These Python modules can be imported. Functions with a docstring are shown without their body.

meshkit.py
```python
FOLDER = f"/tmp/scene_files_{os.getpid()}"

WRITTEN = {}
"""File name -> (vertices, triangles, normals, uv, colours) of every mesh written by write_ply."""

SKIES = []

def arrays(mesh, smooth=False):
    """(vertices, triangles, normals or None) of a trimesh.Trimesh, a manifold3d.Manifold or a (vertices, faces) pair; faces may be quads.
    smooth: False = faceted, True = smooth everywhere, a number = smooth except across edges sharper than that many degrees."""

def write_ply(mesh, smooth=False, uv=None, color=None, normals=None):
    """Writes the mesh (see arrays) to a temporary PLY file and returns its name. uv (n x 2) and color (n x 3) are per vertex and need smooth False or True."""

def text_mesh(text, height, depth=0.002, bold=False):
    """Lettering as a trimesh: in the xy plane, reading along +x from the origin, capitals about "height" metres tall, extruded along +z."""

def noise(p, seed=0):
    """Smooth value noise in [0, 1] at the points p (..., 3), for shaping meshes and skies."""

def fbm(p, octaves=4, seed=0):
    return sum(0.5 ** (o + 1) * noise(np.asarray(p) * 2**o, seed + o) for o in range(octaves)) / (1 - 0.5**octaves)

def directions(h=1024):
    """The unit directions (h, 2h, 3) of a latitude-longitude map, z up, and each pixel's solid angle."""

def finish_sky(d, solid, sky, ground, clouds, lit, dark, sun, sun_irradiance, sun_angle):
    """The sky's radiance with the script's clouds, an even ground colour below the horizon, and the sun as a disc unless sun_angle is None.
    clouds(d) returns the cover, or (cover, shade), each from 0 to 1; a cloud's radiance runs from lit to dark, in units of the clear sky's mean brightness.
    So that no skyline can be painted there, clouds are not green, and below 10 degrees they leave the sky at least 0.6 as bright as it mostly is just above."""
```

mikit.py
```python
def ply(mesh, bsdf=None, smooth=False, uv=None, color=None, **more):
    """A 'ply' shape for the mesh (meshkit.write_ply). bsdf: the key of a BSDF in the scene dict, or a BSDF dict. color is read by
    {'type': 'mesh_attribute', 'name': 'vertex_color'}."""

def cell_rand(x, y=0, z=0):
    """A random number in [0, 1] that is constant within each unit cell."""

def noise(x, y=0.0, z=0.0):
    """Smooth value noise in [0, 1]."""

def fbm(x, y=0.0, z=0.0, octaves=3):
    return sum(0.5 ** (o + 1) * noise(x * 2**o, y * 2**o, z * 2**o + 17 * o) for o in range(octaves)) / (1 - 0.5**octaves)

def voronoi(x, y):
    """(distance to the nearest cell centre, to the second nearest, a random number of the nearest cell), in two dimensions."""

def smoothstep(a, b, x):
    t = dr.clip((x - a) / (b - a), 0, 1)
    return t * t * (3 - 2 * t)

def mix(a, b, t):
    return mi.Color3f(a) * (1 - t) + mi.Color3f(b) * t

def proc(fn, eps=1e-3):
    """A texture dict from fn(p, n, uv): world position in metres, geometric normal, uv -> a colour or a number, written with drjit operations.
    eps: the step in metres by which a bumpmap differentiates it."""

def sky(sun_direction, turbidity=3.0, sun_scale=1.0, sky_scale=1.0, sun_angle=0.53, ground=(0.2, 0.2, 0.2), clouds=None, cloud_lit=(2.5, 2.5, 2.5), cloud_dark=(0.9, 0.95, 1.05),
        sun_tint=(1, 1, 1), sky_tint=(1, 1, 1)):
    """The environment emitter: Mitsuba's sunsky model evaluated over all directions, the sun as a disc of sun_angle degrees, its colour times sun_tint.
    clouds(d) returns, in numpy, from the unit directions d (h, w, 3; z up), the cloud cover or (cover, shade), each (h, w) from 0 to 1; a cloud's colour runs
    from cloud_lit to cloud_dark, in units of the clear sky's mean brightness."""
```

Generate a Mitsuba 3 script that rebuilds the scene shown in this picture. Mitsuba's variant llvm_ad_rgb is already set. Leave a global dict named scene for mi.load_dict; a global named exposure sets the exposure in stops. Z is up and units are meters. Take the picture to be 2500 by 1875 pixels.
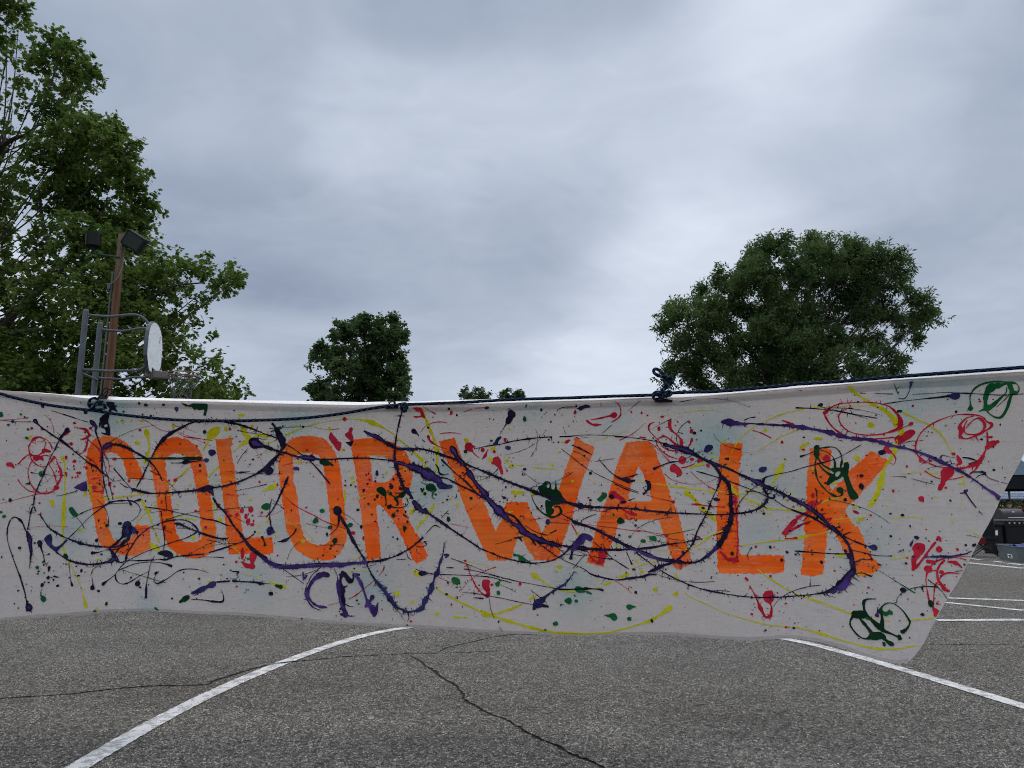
import math, random
import numpy as np, trimesh, mitsuba as mi, drjit as dr, mikit, meshkit
import manifold3d as m3
import shapely, shapely.affinity
from shapely.geometry import Polygon, MultiPolygon, Point, LineString
from shapely.ops import unary_union
from mikit import ply, proc, noise, fbm, voronoi, cell_rand, smoothstep, mix

T = mi.ScalarTransform4f
scene, labels = {}, {}

# ------------------------------------------------------------------ camera, sky, exposure
CAM_H, PITCH = 0.95, math.radians(9.72)
scene['camera'] = dict(type='perspective', fov=68.0, fov_axis='x', near_clip=0.05, far_clip=5000.0,
    to_world=T().look_at(origin=[0, 0, CAM_H], target=[0, math.cos(PITCH), CAM_H + math.sin(PITCH)], up=[0, 0, 1]))
exposure = 2.4

# overcast sky: (azimuth, elevation, brightness) of the cloud masses, blended softly and broken up by noise
CLOUDS = np.array([[-39.0,30.0,158],[-34.3,29.2,170],[-21.1,32.2,178],[-5.1,35.0,168],[8.5,35.0,176],[21.2,33.4,224],[32.0,30.7,192],[35.7,25.2,172],[39.0,30.0,170],[-28.8,24.3,172],[-20.6,25.8,186],[-11.5,27.1,203],[0.0,28.7,202],[9.9,29.7,205],[14.8,30.6,203],[20.4,31.1,232],[28.8,24.3,196],[25.2,28.9,205],[-24.4,19.5,158],[-21.7,19.9,162],[-15.8,20.5,172],[-8.1,20.5,178],[0.0,21.2,166],[5.5,22.9,186],[8.2,26.2,206],[15.0,22.9,214],[23.3,22.7,192],[33.4,20.8,182],[-19.3,14.4,142],[-17.1,15.7,145],[-7.9,15.7,178],[-3.8,16.4,185],[-1.6,14.0,184],[4.8,14.5,224],[11.1,17.9,238],[8.0,17.5,214],[1.6,17.6,172],[31.7,15.7,172],[29.3,15.2,170],[34.8,16.7,180],[32.6,12.9,196],[33.4,9.6,182],[30.1,10.8,196],[-18.6,11.8,208],[-20.3,12.0,200],[-16.3,11.0,180],[-20.7,9.3,185],[-10.0,10.7,184],[-4.7,10.8,196],[0.0,10.9,208],[5.3,10.8,238],[7.8,9.2,224],[14.3,20.6,230],[-6.4,18.7,176],[17.1,16.3,215]])

def clouds(d):
    az = np.degrees(np.arctan2(d[..., 0], d[..., 1])); el = np.degrees(np.arcsin(np.clip(d[..., 2], -1, 1)))
    q = d / np.maximum(d[..., 2:] + 0.22, 0.06)
    n1 = meshkit.fbm(q * [1.6, 2.6, 0] + [3.1, 7.7, 1.0], 5, seed=3) - .5
    n2 = meshkit.fbm(q * [2.0, 3.0, 0] + [9.1, 1.7, 4.0], 5, seed=11) - .5
    n3 = meshkit.fbm(q * [5, 6, 0] + [2.1, 5.7, 8.0], 5, seed=23) - .5
    w = np.stack([n1, n2, 0 * n1], -1)
    n4 = meshkit.fbm(q * [8, 10, 0] + w * 6 + [5.1, 2.2, 3.0], 5, seed=41) - .5
    n5 = meshkit.fbm(q * [24, 27, 0] + w * 9 + [1.1, 8.2, 6.0], 4, seed=57) - .5
    az = az + 9 * n1; el = el + 6 * n2
    num = np.full(az.shape, 0.02 * 222.0); den = np.full(az.shape, 0.02)
    for a, e, b in CLOUDS:
        w = np.exp(-(((az - a + 180) % 360 - 180) * math.cos(math.radians(e)) / 4.2) ** 2 - ((el - e) / 3.0) ** 2)
        num += w * b; den += w
    b = num / den + 12 * n3 + 6 * n1 + 14 * n4 + 8 * n5
    b = 187 + .86 * (b - 187)
    lin = np.clip(b / 255, 0, 1) ** 2.2
    up = np.clip((el - 34) / 42, 0, 1); lin = lin * (1 + 1.5 * up * up * (3 - 2 * up))   # an overcast sky is brightest overhead
    shade = (SKY_LIT - lin) / (SKY_LIT - SKY_DARK)
    return np.ones_like(b), np.clip(shade, 0, 1)
SKY_LIT, SKY_DARK = 2.5 * (238 / 255) ** 2.2, (135 / 255) ** 2.2
K = 2.1
scene['sky'] = mikit.sky([0.25, 0.5, 0.95], turbidity=3, sun_scale=0.10, sun_angle=34, ground=(.13, .13, .13), clouds=clouds,
    cloud_lit=[2.5 * K * c for c in (.81, .85, .895)], cloud_dark=[K * c for c in (.20, .258, .372)])

# ------------------------------------------------------------------ helpers
def free(name):
    if name not in scene and name not in labels and not any(k.startswith(name + '__') for k in scene): return name
    i = 1
    while True:
        k = '%s_%03d' % (name, i)
        if k not in scene and k not in labels and not any(q.startswith(k + '__') for q in scene): return k
        i += 1
_used = {}
def key_for(name, parent=None):
    base = (parent + '__' + name) if parent else name
    i = _used.get(base, 0); _used[base] = i + 1
    return base if i == 0 else '%s_%03d' % (base, i)
def thing(name, label, cat, group=None, kind=None):
    k = key_for(name); labels[k] = {}
    if label: labels[k]['label'] = label
    if cat: labels[k]['category'] = cat
    if group: labels[k]['group'] = group
    if kind: labels[k]['kind'] = kind
    return k
def part(name, mesh, mat, parent, smooth=False, label=None, kind=None, **kw):
    k = key_for(name, parent)
    scene[k] = ply(mesh, mat, smooth=smooth, **kw)
    if label or kind:
        labels[k] = {}
        if label: labels[k]['label'] = label
        if kind: labels[k]['kind'] = kind
    return k
def cat(*ms): return trimesh.util.concatenate([m for m in ms])
def box(sx, sy, sz, c=(0, 0, 0), bevel=0.0):
    if bevel > 0:
        b = bevel; pts = []
        for x in (-1, 1):
            for y in (-1, 1):
                for z in (-1, 1):
                    pts += [(x * (sx / 2 - b), y * (sy / 2 - b), z * sz / 2), (x * (sx / 2 - b), y * sy / 2, z * (sz / 2 - b)), (x * sx / 2, y * (sy / 2 - b), z * (sz / 2 - b))]
        m = trimesh.convex.convex_hull(np.array(pts))
    else: m = trimesh.creation.box((sx, sy, sz))
    m.apply_translation(c); return m
def frame_of(t):
    t = t / np.linalg.norm(t); a = np.array([0, 0, 1.0]) if abs(t[2]) < .9 else np.array([1.0, 0, 0])
    u = np.cross(t, a); u /= np.linalg.norm(u); return u, np.cross(t, u)
def tube(pts, r, sides=10, closed=False):
    p = np.asarray(pts, float); n = len(p); r = np.broadcast_to(np.asarray(r, float), (n,))
    t = np.gradient(p, axis=0)
    if closed: t = np.roll(p, -1, 0) - np.roll(p, 1, 0)
    t /= np.linalg.norm(t, axis=1, keepdims=True) + 1e-12
    u, _ = frame_of(t[0]); V = []; ang = np.arange(sides) * 2 * math.pi / sides
    for i in range(n):
        u = u - t[i] * (u @ t[i]); u /= np.linalg.norm(u); w = np.cross(t[i], u)
        V.append(p[i] + r[i] * (np.cos(ang)[:, None] * u + np.sin(ang)[:, None] * w))
    V = np.concatenate(V); Fc = []
    for i in range(n if closed else n - 1):
        a, b = i * sides, ((i + 1) % n) * sides
        for j in range(sides):
            k = (j + 1) % sides; Fc += [(a + j, a + k, b + k), (a + j, b + k, b + j)]
    if not closed:
        V = np.vstack([V, p[:1], p[-1:]]); c0, c1 = n * sides, n * sides + 1
        for j in range(sides):
            k = (j + 1) % sides; Fc += [(c0, k, j), (c1, (n - 1) * sides + j, (n - 1) * sides + k)]
    return trimesh.Trimesh(V, np.array(Fc), process=False)
def crom(P, n=8, closed=False):
    P = np.asarray(P, float)
    if len(P) < 3: return np.array([P[0] + (P[-1] - P[0]) * t for t in np.linspace(0, 1, n + 1)])
    Q = np.vstack([P[-1:], P, P[:2]]) if closed else np.vstack([2 * P[:1] - P[1:2], P, 2 * P[-1:] - P[-2:-1]])
    out = []
    for i in range(len(Q) - 3):
        a, b, c, d = Q[i:i + 4]
        for t in np.linspace(0, 1, n, endpoint=False):
            out.append(.5 * ((2 * b) + (c - a) * t + (2 * a - 5 * b + 4 * c - d) * t * t + (3 * b - a - 3 * c + d) * t ** 3))
    if not closed: out.append(Q[-2])
    return np.array(out)
def sweep_tubes(segs, sides=6):
    return cat(*[tube(p, r, sides) for p, r in segs])
def tri(poly):
    v, f = trimesh.creation.triangulate_polygon(poly, engine='earcut'); return np.asarray(v), np.asarray(f)
def prism(poly, h):
    return cat(*[trimesh.creation.extrude_polygon(g, h, engine='earcut') for g in getattr(poly, 'geoms', [poly])])
def place(m, rotz=0.0, at=(0, 0, 0), tilt=None):
    m = m.copy()
    if tilt is not None: m.apply_transform(tilt)
    m.apply_transform(trimesh.transformations.rotation_matrix(rotz, [0, 0, 1])); m.apply_translation(at); return m
rot = lambda a, ax: trimesh.transformations.rotation_matrix(a, ax)
rgb = lambda *c: {'type': 'rgb', 'value': list(c)}

# ------------------------------------------------------------------ materials
def mat(name, d, two=True):
    scene[name] = {'type': 'twosided', 'bsdf': d} if two else d
    return name
def plain(name, c, rough=.6, **kw):
    return mat(name, dict(type='principled', base_color=rgb(*c), roughness=rough, **{'specular': .15, **kw}))

def asphalt(p, n, uv):
    d1, d2, r = voronoi(p.x * 125, p.y * 125)
    e1, e2, r2 = voronoi(p.x * 210 + 17.3, p.y * 210 + 4.1)
    f1, f2, r3 = voronoi(p.x * 62 + 3.1, p.y * 62 + 9.4)
    edge = smoothstep(.03, .32, d2 - d1)
    b = .075 + .19 * r * r + .16 * smoothstep(.82, 1., r) + .07 * (r2 - .5)
    b = dr.select(r3 > .86, b * 1.2 + .015, b)
    b = dr.select(r3 < .14, b * .5, b)
    b = b * (.22 + .78 * edge)
    coarse = noise(p.x * 44, p.y * 44, 2) + .8 * noise(p.x * 15, p.y * 15, 6) - .9
    b = b * (1 + .34 * coarse)
    big = fbm(p.x * .55 + 5, p.y * .55 + 2, 0, 3); mid = fbm(p.x * 3.1, p.y * 3.1, 3, 3)
    b = b * (.80 + .32 * big + .24 * mid)
    warm = smoothstep(.35, .7, fbm(p.x * .35 + 11, p.y * .35, 1, 2))
    tint = mix((1.0, .92, .815), (1.0, .94, .865), warm)
    oil = smoothstep(.70, .80, fbm(p.x * .8 + 31, p.y * .8 + 12, 4, 3))
    b = b * (1 - .28 * oil)
    return mi.Color3f(b * tint.x, b * tint.y, b * tint.z)
def asphalt_h(p, n, uv):
    d1, d2, r = voronoi(p.x * 125, p.y * 125)
    return smoothstep(.0, .4, d2 - d1) * (.45 + .55 * r)
mat('asphalt_mat', dict(type='bumpmap', arbitrary=proc(asphalt_h, 5e-4), scale=.0036, bsdf=dict(type='principled', base_color=proc(asphalt), roughness=.85, specular=.35)))
def line_paint(p, n, uv):
    d1, d2, r = voronoi(p.x * 125, p.y * 125)
    worn = smoothstep(.50, .72, fbm(p.x * 26, p.y * 26, 2, 3) * .75 + .25 * r + .12 * fbm(p.x * 3, p.y * 3, 8, 2))
    pore = 1 - smoothstep(.02, .16, d2 - d1)
    b = .66 + .08 * r - .14 * fbm(p.x * 9, p.y * 9, 6, 2)
    w = dr.clip(.55 * worn + .40 * pore * (.3 + .7 * r), 0, 1)
    return mix((1, 1, 1), (.20, .20, .195), w) * b
mat('line_mat', dict(type='bumpmap', arbitrary=proc(asphalt_h, 5e-4), scale=.0024, bsdf=dict(type='principled', base_color=proc(line_paint), roughness=.8, specular=.3)))
plain('crack_mat', (.022, .021, .019), .95)
def grass_c(p, n, uv):
    return mix((.05, .085, .022), (.09, .12, .04), fbm(p.x * .8, p.y * .8, 0, 4))
mat('grass_mat', dict(type='principled', base_color=proc(grass_c), roughness=.9))

def canvas(p, n, uv):
    weave = noise(p.x * 55, p.z * 520, 1) - .5
    weave2 = noise(p.x * 480, p.z * 90, 5) - .5
    slub = smoothstep(.74, .84, noise(p.x * 28, p.z * 330, 7))
    big = fbm(p.x * 1.7 + 3, p.z * 2.6, 2, 3) - .5
    fleck = smoothstep(.80, .86, noise(p.x * 160, p.z * 260, 4)) * smoothstep(.5, .7, noise(p.x * 14, p.z * 14, 9))
    b = .535 + .05 * weave + .05 * weave2 - .045 * slub + .05 * big - .07 * fleck
    crease = 0.0
    for zc in (1.18, .93, .70):
        crease = crease + dr.exp(-dr.square((p.z - zc - .02 * p.x - .012 * dr.sin(p.x * 1.3)) / .005))
    b = b * (1 - .035 * crease)
    c = mix((1.0, .92, .875), (1.0, .925, .895), smoothstep(.3, .7, fbm(p.x * .9, p.z * .9, 12, 2)))
    # teal halos soaked into the cloth round the wettest splashes
    st = mi.Float(0)
    for x, z, r, a in STAINS:
        st = dr.maximum(st, a * dr.exp(-(dr.square((p.x - x) / r) + dr.square((p.z - z) / (r * 1.05)))))
    st = st * (.55 + .9 * (fbm(p.x * 7, p.z * 7, 5, 3)))
    return b * c * mix((1, 1, 1), (.62, .86, .90), dr.clip(st * 1.35, 0, 1))
STAINS = [[-1.985,1.456,0.114,0.9],[-2.205,0.94,0.095,0.5],[-1.688,0.901,0.076,0.4],[-1.885,0.803,0.114,0.4],[-1.063,1.375,0.095,0.6],[-1.384,1.355,0.057,0.3],[-0.401,1.098,0.114,0.7],[-0.321,1.158,0.076,0.5],[0.47,1.367,0.076,0.3],[0.878,1.259,0.133,0.7],[1.089,1.078,0.095,0.4],[0.078,1.438,0.076,0.4],[0.283,0.625,0.114,0.5],[-0.683,0.632,0.114,0.5],[-1.231,0.632,0.114,0.4],[1.245,1.041,0.076,0.4],[1.583,1.42,0.095,0.7],[1.72,1.421,0.095,0.5],[-2.138,0.861,0.095,0.5],[-1.74,0.536,0.076,0.4],[1.032,0.874,0.076,0.35],[0.174,1.055,0.076,0.4],[1.188,0.843,0.076,0.3],[1.386,0.831,0.114,0.3],[-1.4,1.078,0.076,0.4],[-1.106,0.882,0.076,0.35]]
def weave_h(p, n, uv):
    return noise(p.x * 600, p.z * 120, 1) + noise(p.x * 130, p.z * 640, 5)
mat('canvas_mat', dict(type='bumpmap', arbitrary=proc(weave_h, 5e-4), scale=.0005, bsdf=dict(type='principledthin', base_color=proc(canvas), roughness=.9, diff_trans=0.7, spec_trans=0.0)), two=False)
mat('skylit_hem_mat', dict(type='bumpmap', arbitrary=proc(weave_h, 5e-4), scale=.0005, bsdf=dict(type='principledthin', base_color=rgb(.93, .90, .90), roughness=.9, diff_trans=.3, spec_trans=0.0)), two=False)  # same canvas, coloured paler to stand for sky light on the fold
def paint_mat(name, a, b, rough, trans=None, scale=30., gaps=0.):
    def col(p, n, uv, a=a, b=b, gaps=gaps, scale=scale):
        c = mix(a, b, smoothstep(.3, .7, fbm(p.x * scale, p.z * scale, 3, 3)))
        if gaps:
            c = c * (.84 + .20 * noise(p.x * 7, p.z * 150, 8) + .06 * noise(p.x * 60, p.z * 9, 3))
            dry = smoothstep(.66, .74, noise(p.x * 120, p.z * 420, 2) * .6 + .4 * noise(p.x * 11, p.z * 13, 4))
            c = mix((1, 1, 1), (1, 1, 1), 0) * c * (1 - dry * gaps) + mi.Color3f(.6, .52, .48) * (dry * gaps)
        return c
    if trans: return mat(name, dict(type='principledthin', base_color=proc(col), roughness=rough, diff_trans=trans), two=False)
    return mat(name, dict(type='principled', base_color=proc(col), roughness=.75, specular=.08))
paint_mat('orange_paint', (1.0, .132, .015), (1.0, .196, .034), .8, trans=.35, scale=9., gaps=.22)
paint_mat('yellow_paint', (.66, .62, .012), (.74, .70, .05), .7, trans=.8, scale=40.)
paint_mat('red_paint', (.42, .012, .030), (.50, .022, .045), .5, scale=24.)
paint_mat('green_paint', (.006, .085, .025), (.012, .13, .038), .45, scale=24.)
paint_mat('dark_green_paint', (.003, .022, .008), (.006, .040, .015), .35, scale=20.)
paint_mat('dark_paint', (.008, .006, .018), (.020, .013, .045), .45, scale=45.)
paint_mat('blue_paint', (.018, .018, .070), (.035, .035, .13), .4, scale=30.)
paint_mat('purple_paint', (.036, .017, .095), (.075, .040, .19), .45, scale=26.)

def rope_c(p, n, uv):
    s = uv.x * 34 + uv.y
    q = s - dr.floor(s)
    w = smoothstep(.36, .42, q) * (1 - smoothstep(.66, .72, q))
    g = noise(p.x * 900, p.y * 900, p.z * 900)
    return mix((.003, .004, .009), (.026, .066, .14), w) * (.75 + .5 * g)
mat('rope_mat', dict(type='principled', base_color=proc(rope_c), roughness=.8, specular=.1))
plain('clip_mat', (.012, .011, .012), .35)
plain('clip_metal', (.30, .27, .24), .35, metallic=.8)

def pole_c(p, n, uv):
    g = noise(p.x * 60, p.y * 60, p.z * 1.3); k = fbm(p.x * 22, p.y * 22, p.z * .35, 3)
    c = mix((.070, .030, .015), (.165, .074, .038), smoothstep(.25, .75, .5 * g + .5 * k))
    grey = smoothstep(5.9, 7.2, p.z) * (.5 + .5 * k)
    check = smoothstep(.74, .80, noise(p.x * 75, p.y * 75, p.z * .8 + 40))
    return mix((1, 1, 1), (1, 1, 1), 0) * (c * (1 - grey) + mi.Color3f(.17, .14, .11) * grey) * (1 - .6 * check)
mat('pole_mat', dict(type='principled', base_color=proc(pole_c), roughness=.85))
def galv_c(p, n, uv):
    k = fbm(p.x * 9, p.y * 9, p.z * 5, 3)
    return mix((.055, .066, .080), (.12, .135, .155), k)
mat('galvanised', dict(type='principled', base_color=proc(galv_c), roughness=.55, metallic=.1, specular=.3))
def board_c(p, n, uv):
    k = fbm(p.x * 5, p.y * 5, p.z * 5, 4); st = smoothstep(.62, .8, noise(p.x * 14, p.y * 14, p.z * 1.5))
    return mix((.60, .66, .70), (.74, .78, .80), k) * (1 - .12 * st)
mat('board_mat', dict(type='principled', base_color=proc(board_c), roughness=.45))
def rim_c(p, n, uv):
    return mix((.16, .055, .036), (.17, .15, .13), smoothstep(.42, .58, fbm(p.x * 14, p.y * 14, p.z * 14, 3)))
mat('rim_mat', dict(type='principled', base_color=proc(rim_c), roughness=.6))
plain('bracket_mat', (.20, .17, .17), .6)
plain('chain_mat', (.11, .125, .125), .5)
plain('lamp_mat', (.020, .023, .021), .7)
plain('lamp_glass', (.040, .052, .050), .35)
plain('lamp_arm', (.035, .07, .045), .6)
plain('wire_mat', (.22, .20, .17), .6)

def leaf_mat(name, a, b, trans, sc):
    def col(p, n, uv, a=a, b=b, sc=sc):
        r = cell_rand(dr.floor(p.x * 11), dr.floor(p.y * 11), dr.floor(p.z * 11))
        k = smoothstep(.25, .75, fbm(p.x * sc, p.y * sc, p.z * sc, 3) * .65 + .35 * r)
        return mix(a, b, k)
    return mat(name, dict(type='principledthin', base_color=proc(col), roughness=.8, diff_trans=trans, eta=1.15), two=False)
leaf_mat('plane_leaf', (.070, .128, .028), (.150, .215, .058), .9, .8)
leaf_mat('ash_leaf', (.056, .100, .038), (.122, .182, .068), .85, .7)
leaf_mat('mid_leaf', (.052, .095, .038), (.108, .162, .064), .85, .6)
leaf_mat('far_leaf', (.045, .075, .034), (.075, .115, .052), .5, .5)
leaf_mat('bush_leaf', (.090, .150, .030), (.150, .215, .050), .75, .8)
leaf_mat('hedge_leaf', (.045, .070, .025), (.085, .110, .035), .6, .9)
leaf_mat('red_leaf', (.085, .030, .022), (.13, .055, .040), .5, .9)
def bark_c(p, n, uv):
    return mix((.022, .019, .016), (.055, .048, .040), fbm(p.x * 7, p.y * 7, p.z * 4, 4))
mat('bark_mat', dict(type='principled', base_color=proc(bark_c), roughness=.9))

# ------------------------------------------------------------------ pavement with its cracks and painted lines
def ribbon(pts, w, jit=0.0, seed=0, taper=False, n=10, smooth=True, wj=.0):
    rng = np.random.default_rng(seed)
    P = crom(pts, n) if smooth else np.asarray(pts, float)
    if jit:
        s = np.r_[0, np.cumsum(np.linalg.norm(np.diff(P, axis=0), axis=1))]
        u = np.arange(0, s[-1], .018); P = np.c_[np.interp(u, s, P[:, 0]), np.interp(u, s, P[:, 1])]
        walk = np.cumsum(rng.normal(0, jit, P.shape), 0); walk -= np.linspace(0, 1, len(P))[:, None] * walk[-1]
        P = P + np.clip(walk * .4, -.03, .03) + rng.normal(0, jit, P.shape)
    t = np.gradient(P, axis=0); t /= np.linalg.norm(t, axis=1, keepdims=True); nrm = np.c_[-t[:, 1], t[:, 0]]
    ww = np.full(len(P), w / 2.)
    if wj: ww = ww * np.exp(rng.normal(0, wj, len(P)))
    if taper: ww = ww * np.clip(np.minimum(np.arange(len(P)), np.arange(len(P))[::-1]) / 8., .15, 1)
    a, b = P + nrm * ww[:, None], P - nrm * ww[:, None]
    return unary_union([Polygon([a[i], a[i + 1], b[i + 1], b[i]]).buffer(.0004) for i in range(len(P) - 1)])
CRACKS = [[[-2.977,4.106],[-2.73,4.16],[-2.629,4.191],[-2.467,4.242],[-2.368,4.284],[-2.221,4.381],[-2.033,4.466],[-1.909,4.478],[-1.735,4.495],[-1.724,4.567],[-1.704,4.691],[-1.638,4.891],[-1.56,5.05],[-1.467,5.133],[-1.369,5.211],[-1.221,5.292],[-1.112,5.358],[-0.903,5.409],[-0.722,5.47],[-0.517,5.497],[-0.342,5.523],[-0.02,5.596]],[[-0.517,5.497],[-0.471,5.709],[-0.365,5.877],[-0.235,6.066],[-0.132,6.211],[-0.001,6.327],[0.177,6.325],[0.764,6.41]],[[-0.722,5.47],[-0.633,5.267],[-0.545,5.035],[-0.487,4.891],[-0.428,4.723],[-0.345,4.537],[-0.277,4.31],[-0.255,4.155],[-0.176,4.012],[-0.114,3.878],[-0.035,3.773],[0.0,3.694],[0.061,3.545],[0.128,3.441],[0.191,3.344],[0.241,3.252],[0.299,3.179],[0.352,3.091],[0.466,2.932]],[[2.879,5.876],[3.053,5.887],[3.163,5.867],[3.274,5.853],[3.406,5.873],[3.534,5.847],[3.681,5.853],[3.774,5.839],[3.997,5.825]]]
crack_polys = [ribbon(c, w, jit=.0035, seed=i, taper=True, wj=.35) for i, (c, w) in enumerate(zip(CRACKS, (.024, .020, .016, .020)))]
allcracks = unary_union(crack_polys)
near = shapely.box(-9, 1.2, 9, 13).difference(allcracks)
def flat(poly, z):
    V, Fc, n = [], [], 0
    for g in getattr(poly, 'geoms', [poly]):
        if g.area < 1e-7: continue
        v, f = tri(g); V.append(np.c_[v, np.full(len(v), z)]); Fc.append(f + n); n += len(v)
    m = trimesh.Trimesh(np.vstack(V), np.vstack(Fc), process=False)
    if m.face_normals[:, 2].mean() < 0: m.invert()
    return m
pave = thing('pavement', None, None, kind='structure')
labels[pave]['label'] = 'worn grey asphalt court with coarse stone aggregate'
ring = shapely.box(-60, -40, 60, 75).difference(shapely.box(-9, 1.2, 9, 13))
part('surface', cat(flat(near, 0.0), flat(ring, 0.0)), 'asphalt_mat', pave)
for i, cp in enumerate(crack_polys):
    part('crack', flat(cp.buffer(.03), -.004 - .0006 * i), 'crack_mat', pave)
def paint_line(poly, z=.004, rough=.004, seed=0):
    rng = np.random.default_rng(seed); out = []
    for g in getattr(poly, 'geoms', [poly]):
        c = np.array(g.exterior.segmentize(.03).coords)[:-1]
        out.append(Polygon(c + rng.normal(0, rough * .5, c.shape)).buffer(0))
    return unary_union(out).difference(allcracks.buffer(.003))
from scipy.interpolate import UnivariateSpline
ARC = [(-1.60, 2.2), (-1.62, 2.7)] + [[-1.631,3.086],[-1.649,3.312],[-1.648,3.563],[-1.657,3.857],[-1.647,4.155],[-1.617,4.326],[-1.564,4.678],[-1.493,4.976],[-1.446,5.164],[-1.387,5.453],[-1.292,5.877],[-1.19,6.234],[-1.073,6.51],[-0.921,6.651]] + [(-.62, 6.84), (-.2, 7.0), (.3, 7.06), (.85, 6.98), (1.35, 6.78), (1.8, 6.44)] + [[2.18,6.012],[2.274,5.569],[2.36,5.072],[2.449,4.691],[2.502,4.326],[2.574,4.035]] + [(2.63, 3.6), (2.67, 3.1), (2.69, 2.5)]
_a = np.array(ARC); _s = np.r_[0, np.cumsum(np.linalg.norm(np.diff(_a, axis=0), axis=1))]; _u = np.linspace(0, _s[-1], 90)
ARC = np.c_[UnivariateSpline(_s, _a[:, 0], s=.010)(_u), UnivariateSpline(_s, _a[:, 1], s=.010)(_u)]
arc_w = ribbon(ARC, .092, n=3)
part('painted_line', flat(paint_line(arc_w, seed=1), .004), 'line_mat', pave, label='curved white court line passing under the banner')
for i, (l, w) in enumerate(zip([[[4.992,8.979],[5.687,8.716]],[[4.709,8.531],[5.104,7.84]],[[3.832,7.131],[4.654,7.163]],[[8.986,15.384],[9.054,13.782]],[[9.834,15.913],[9.755,15.448]],[[9.689,15.194],[9.672,14.711]],[[9.901,16.933],[9.831,16.305]]], (.12, .10, .12, .17, .12, .16, .12))):
    part('painted_line', flat(paint_line(ribbon(l, w, smooth=False), rough=.003, seed=10 + i), .004), 'line_mat', pave)
far = shapely.Point(0, 0).buffer(900, 48).difference(shapely.box(-60, -40, 60, 75))
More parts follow.
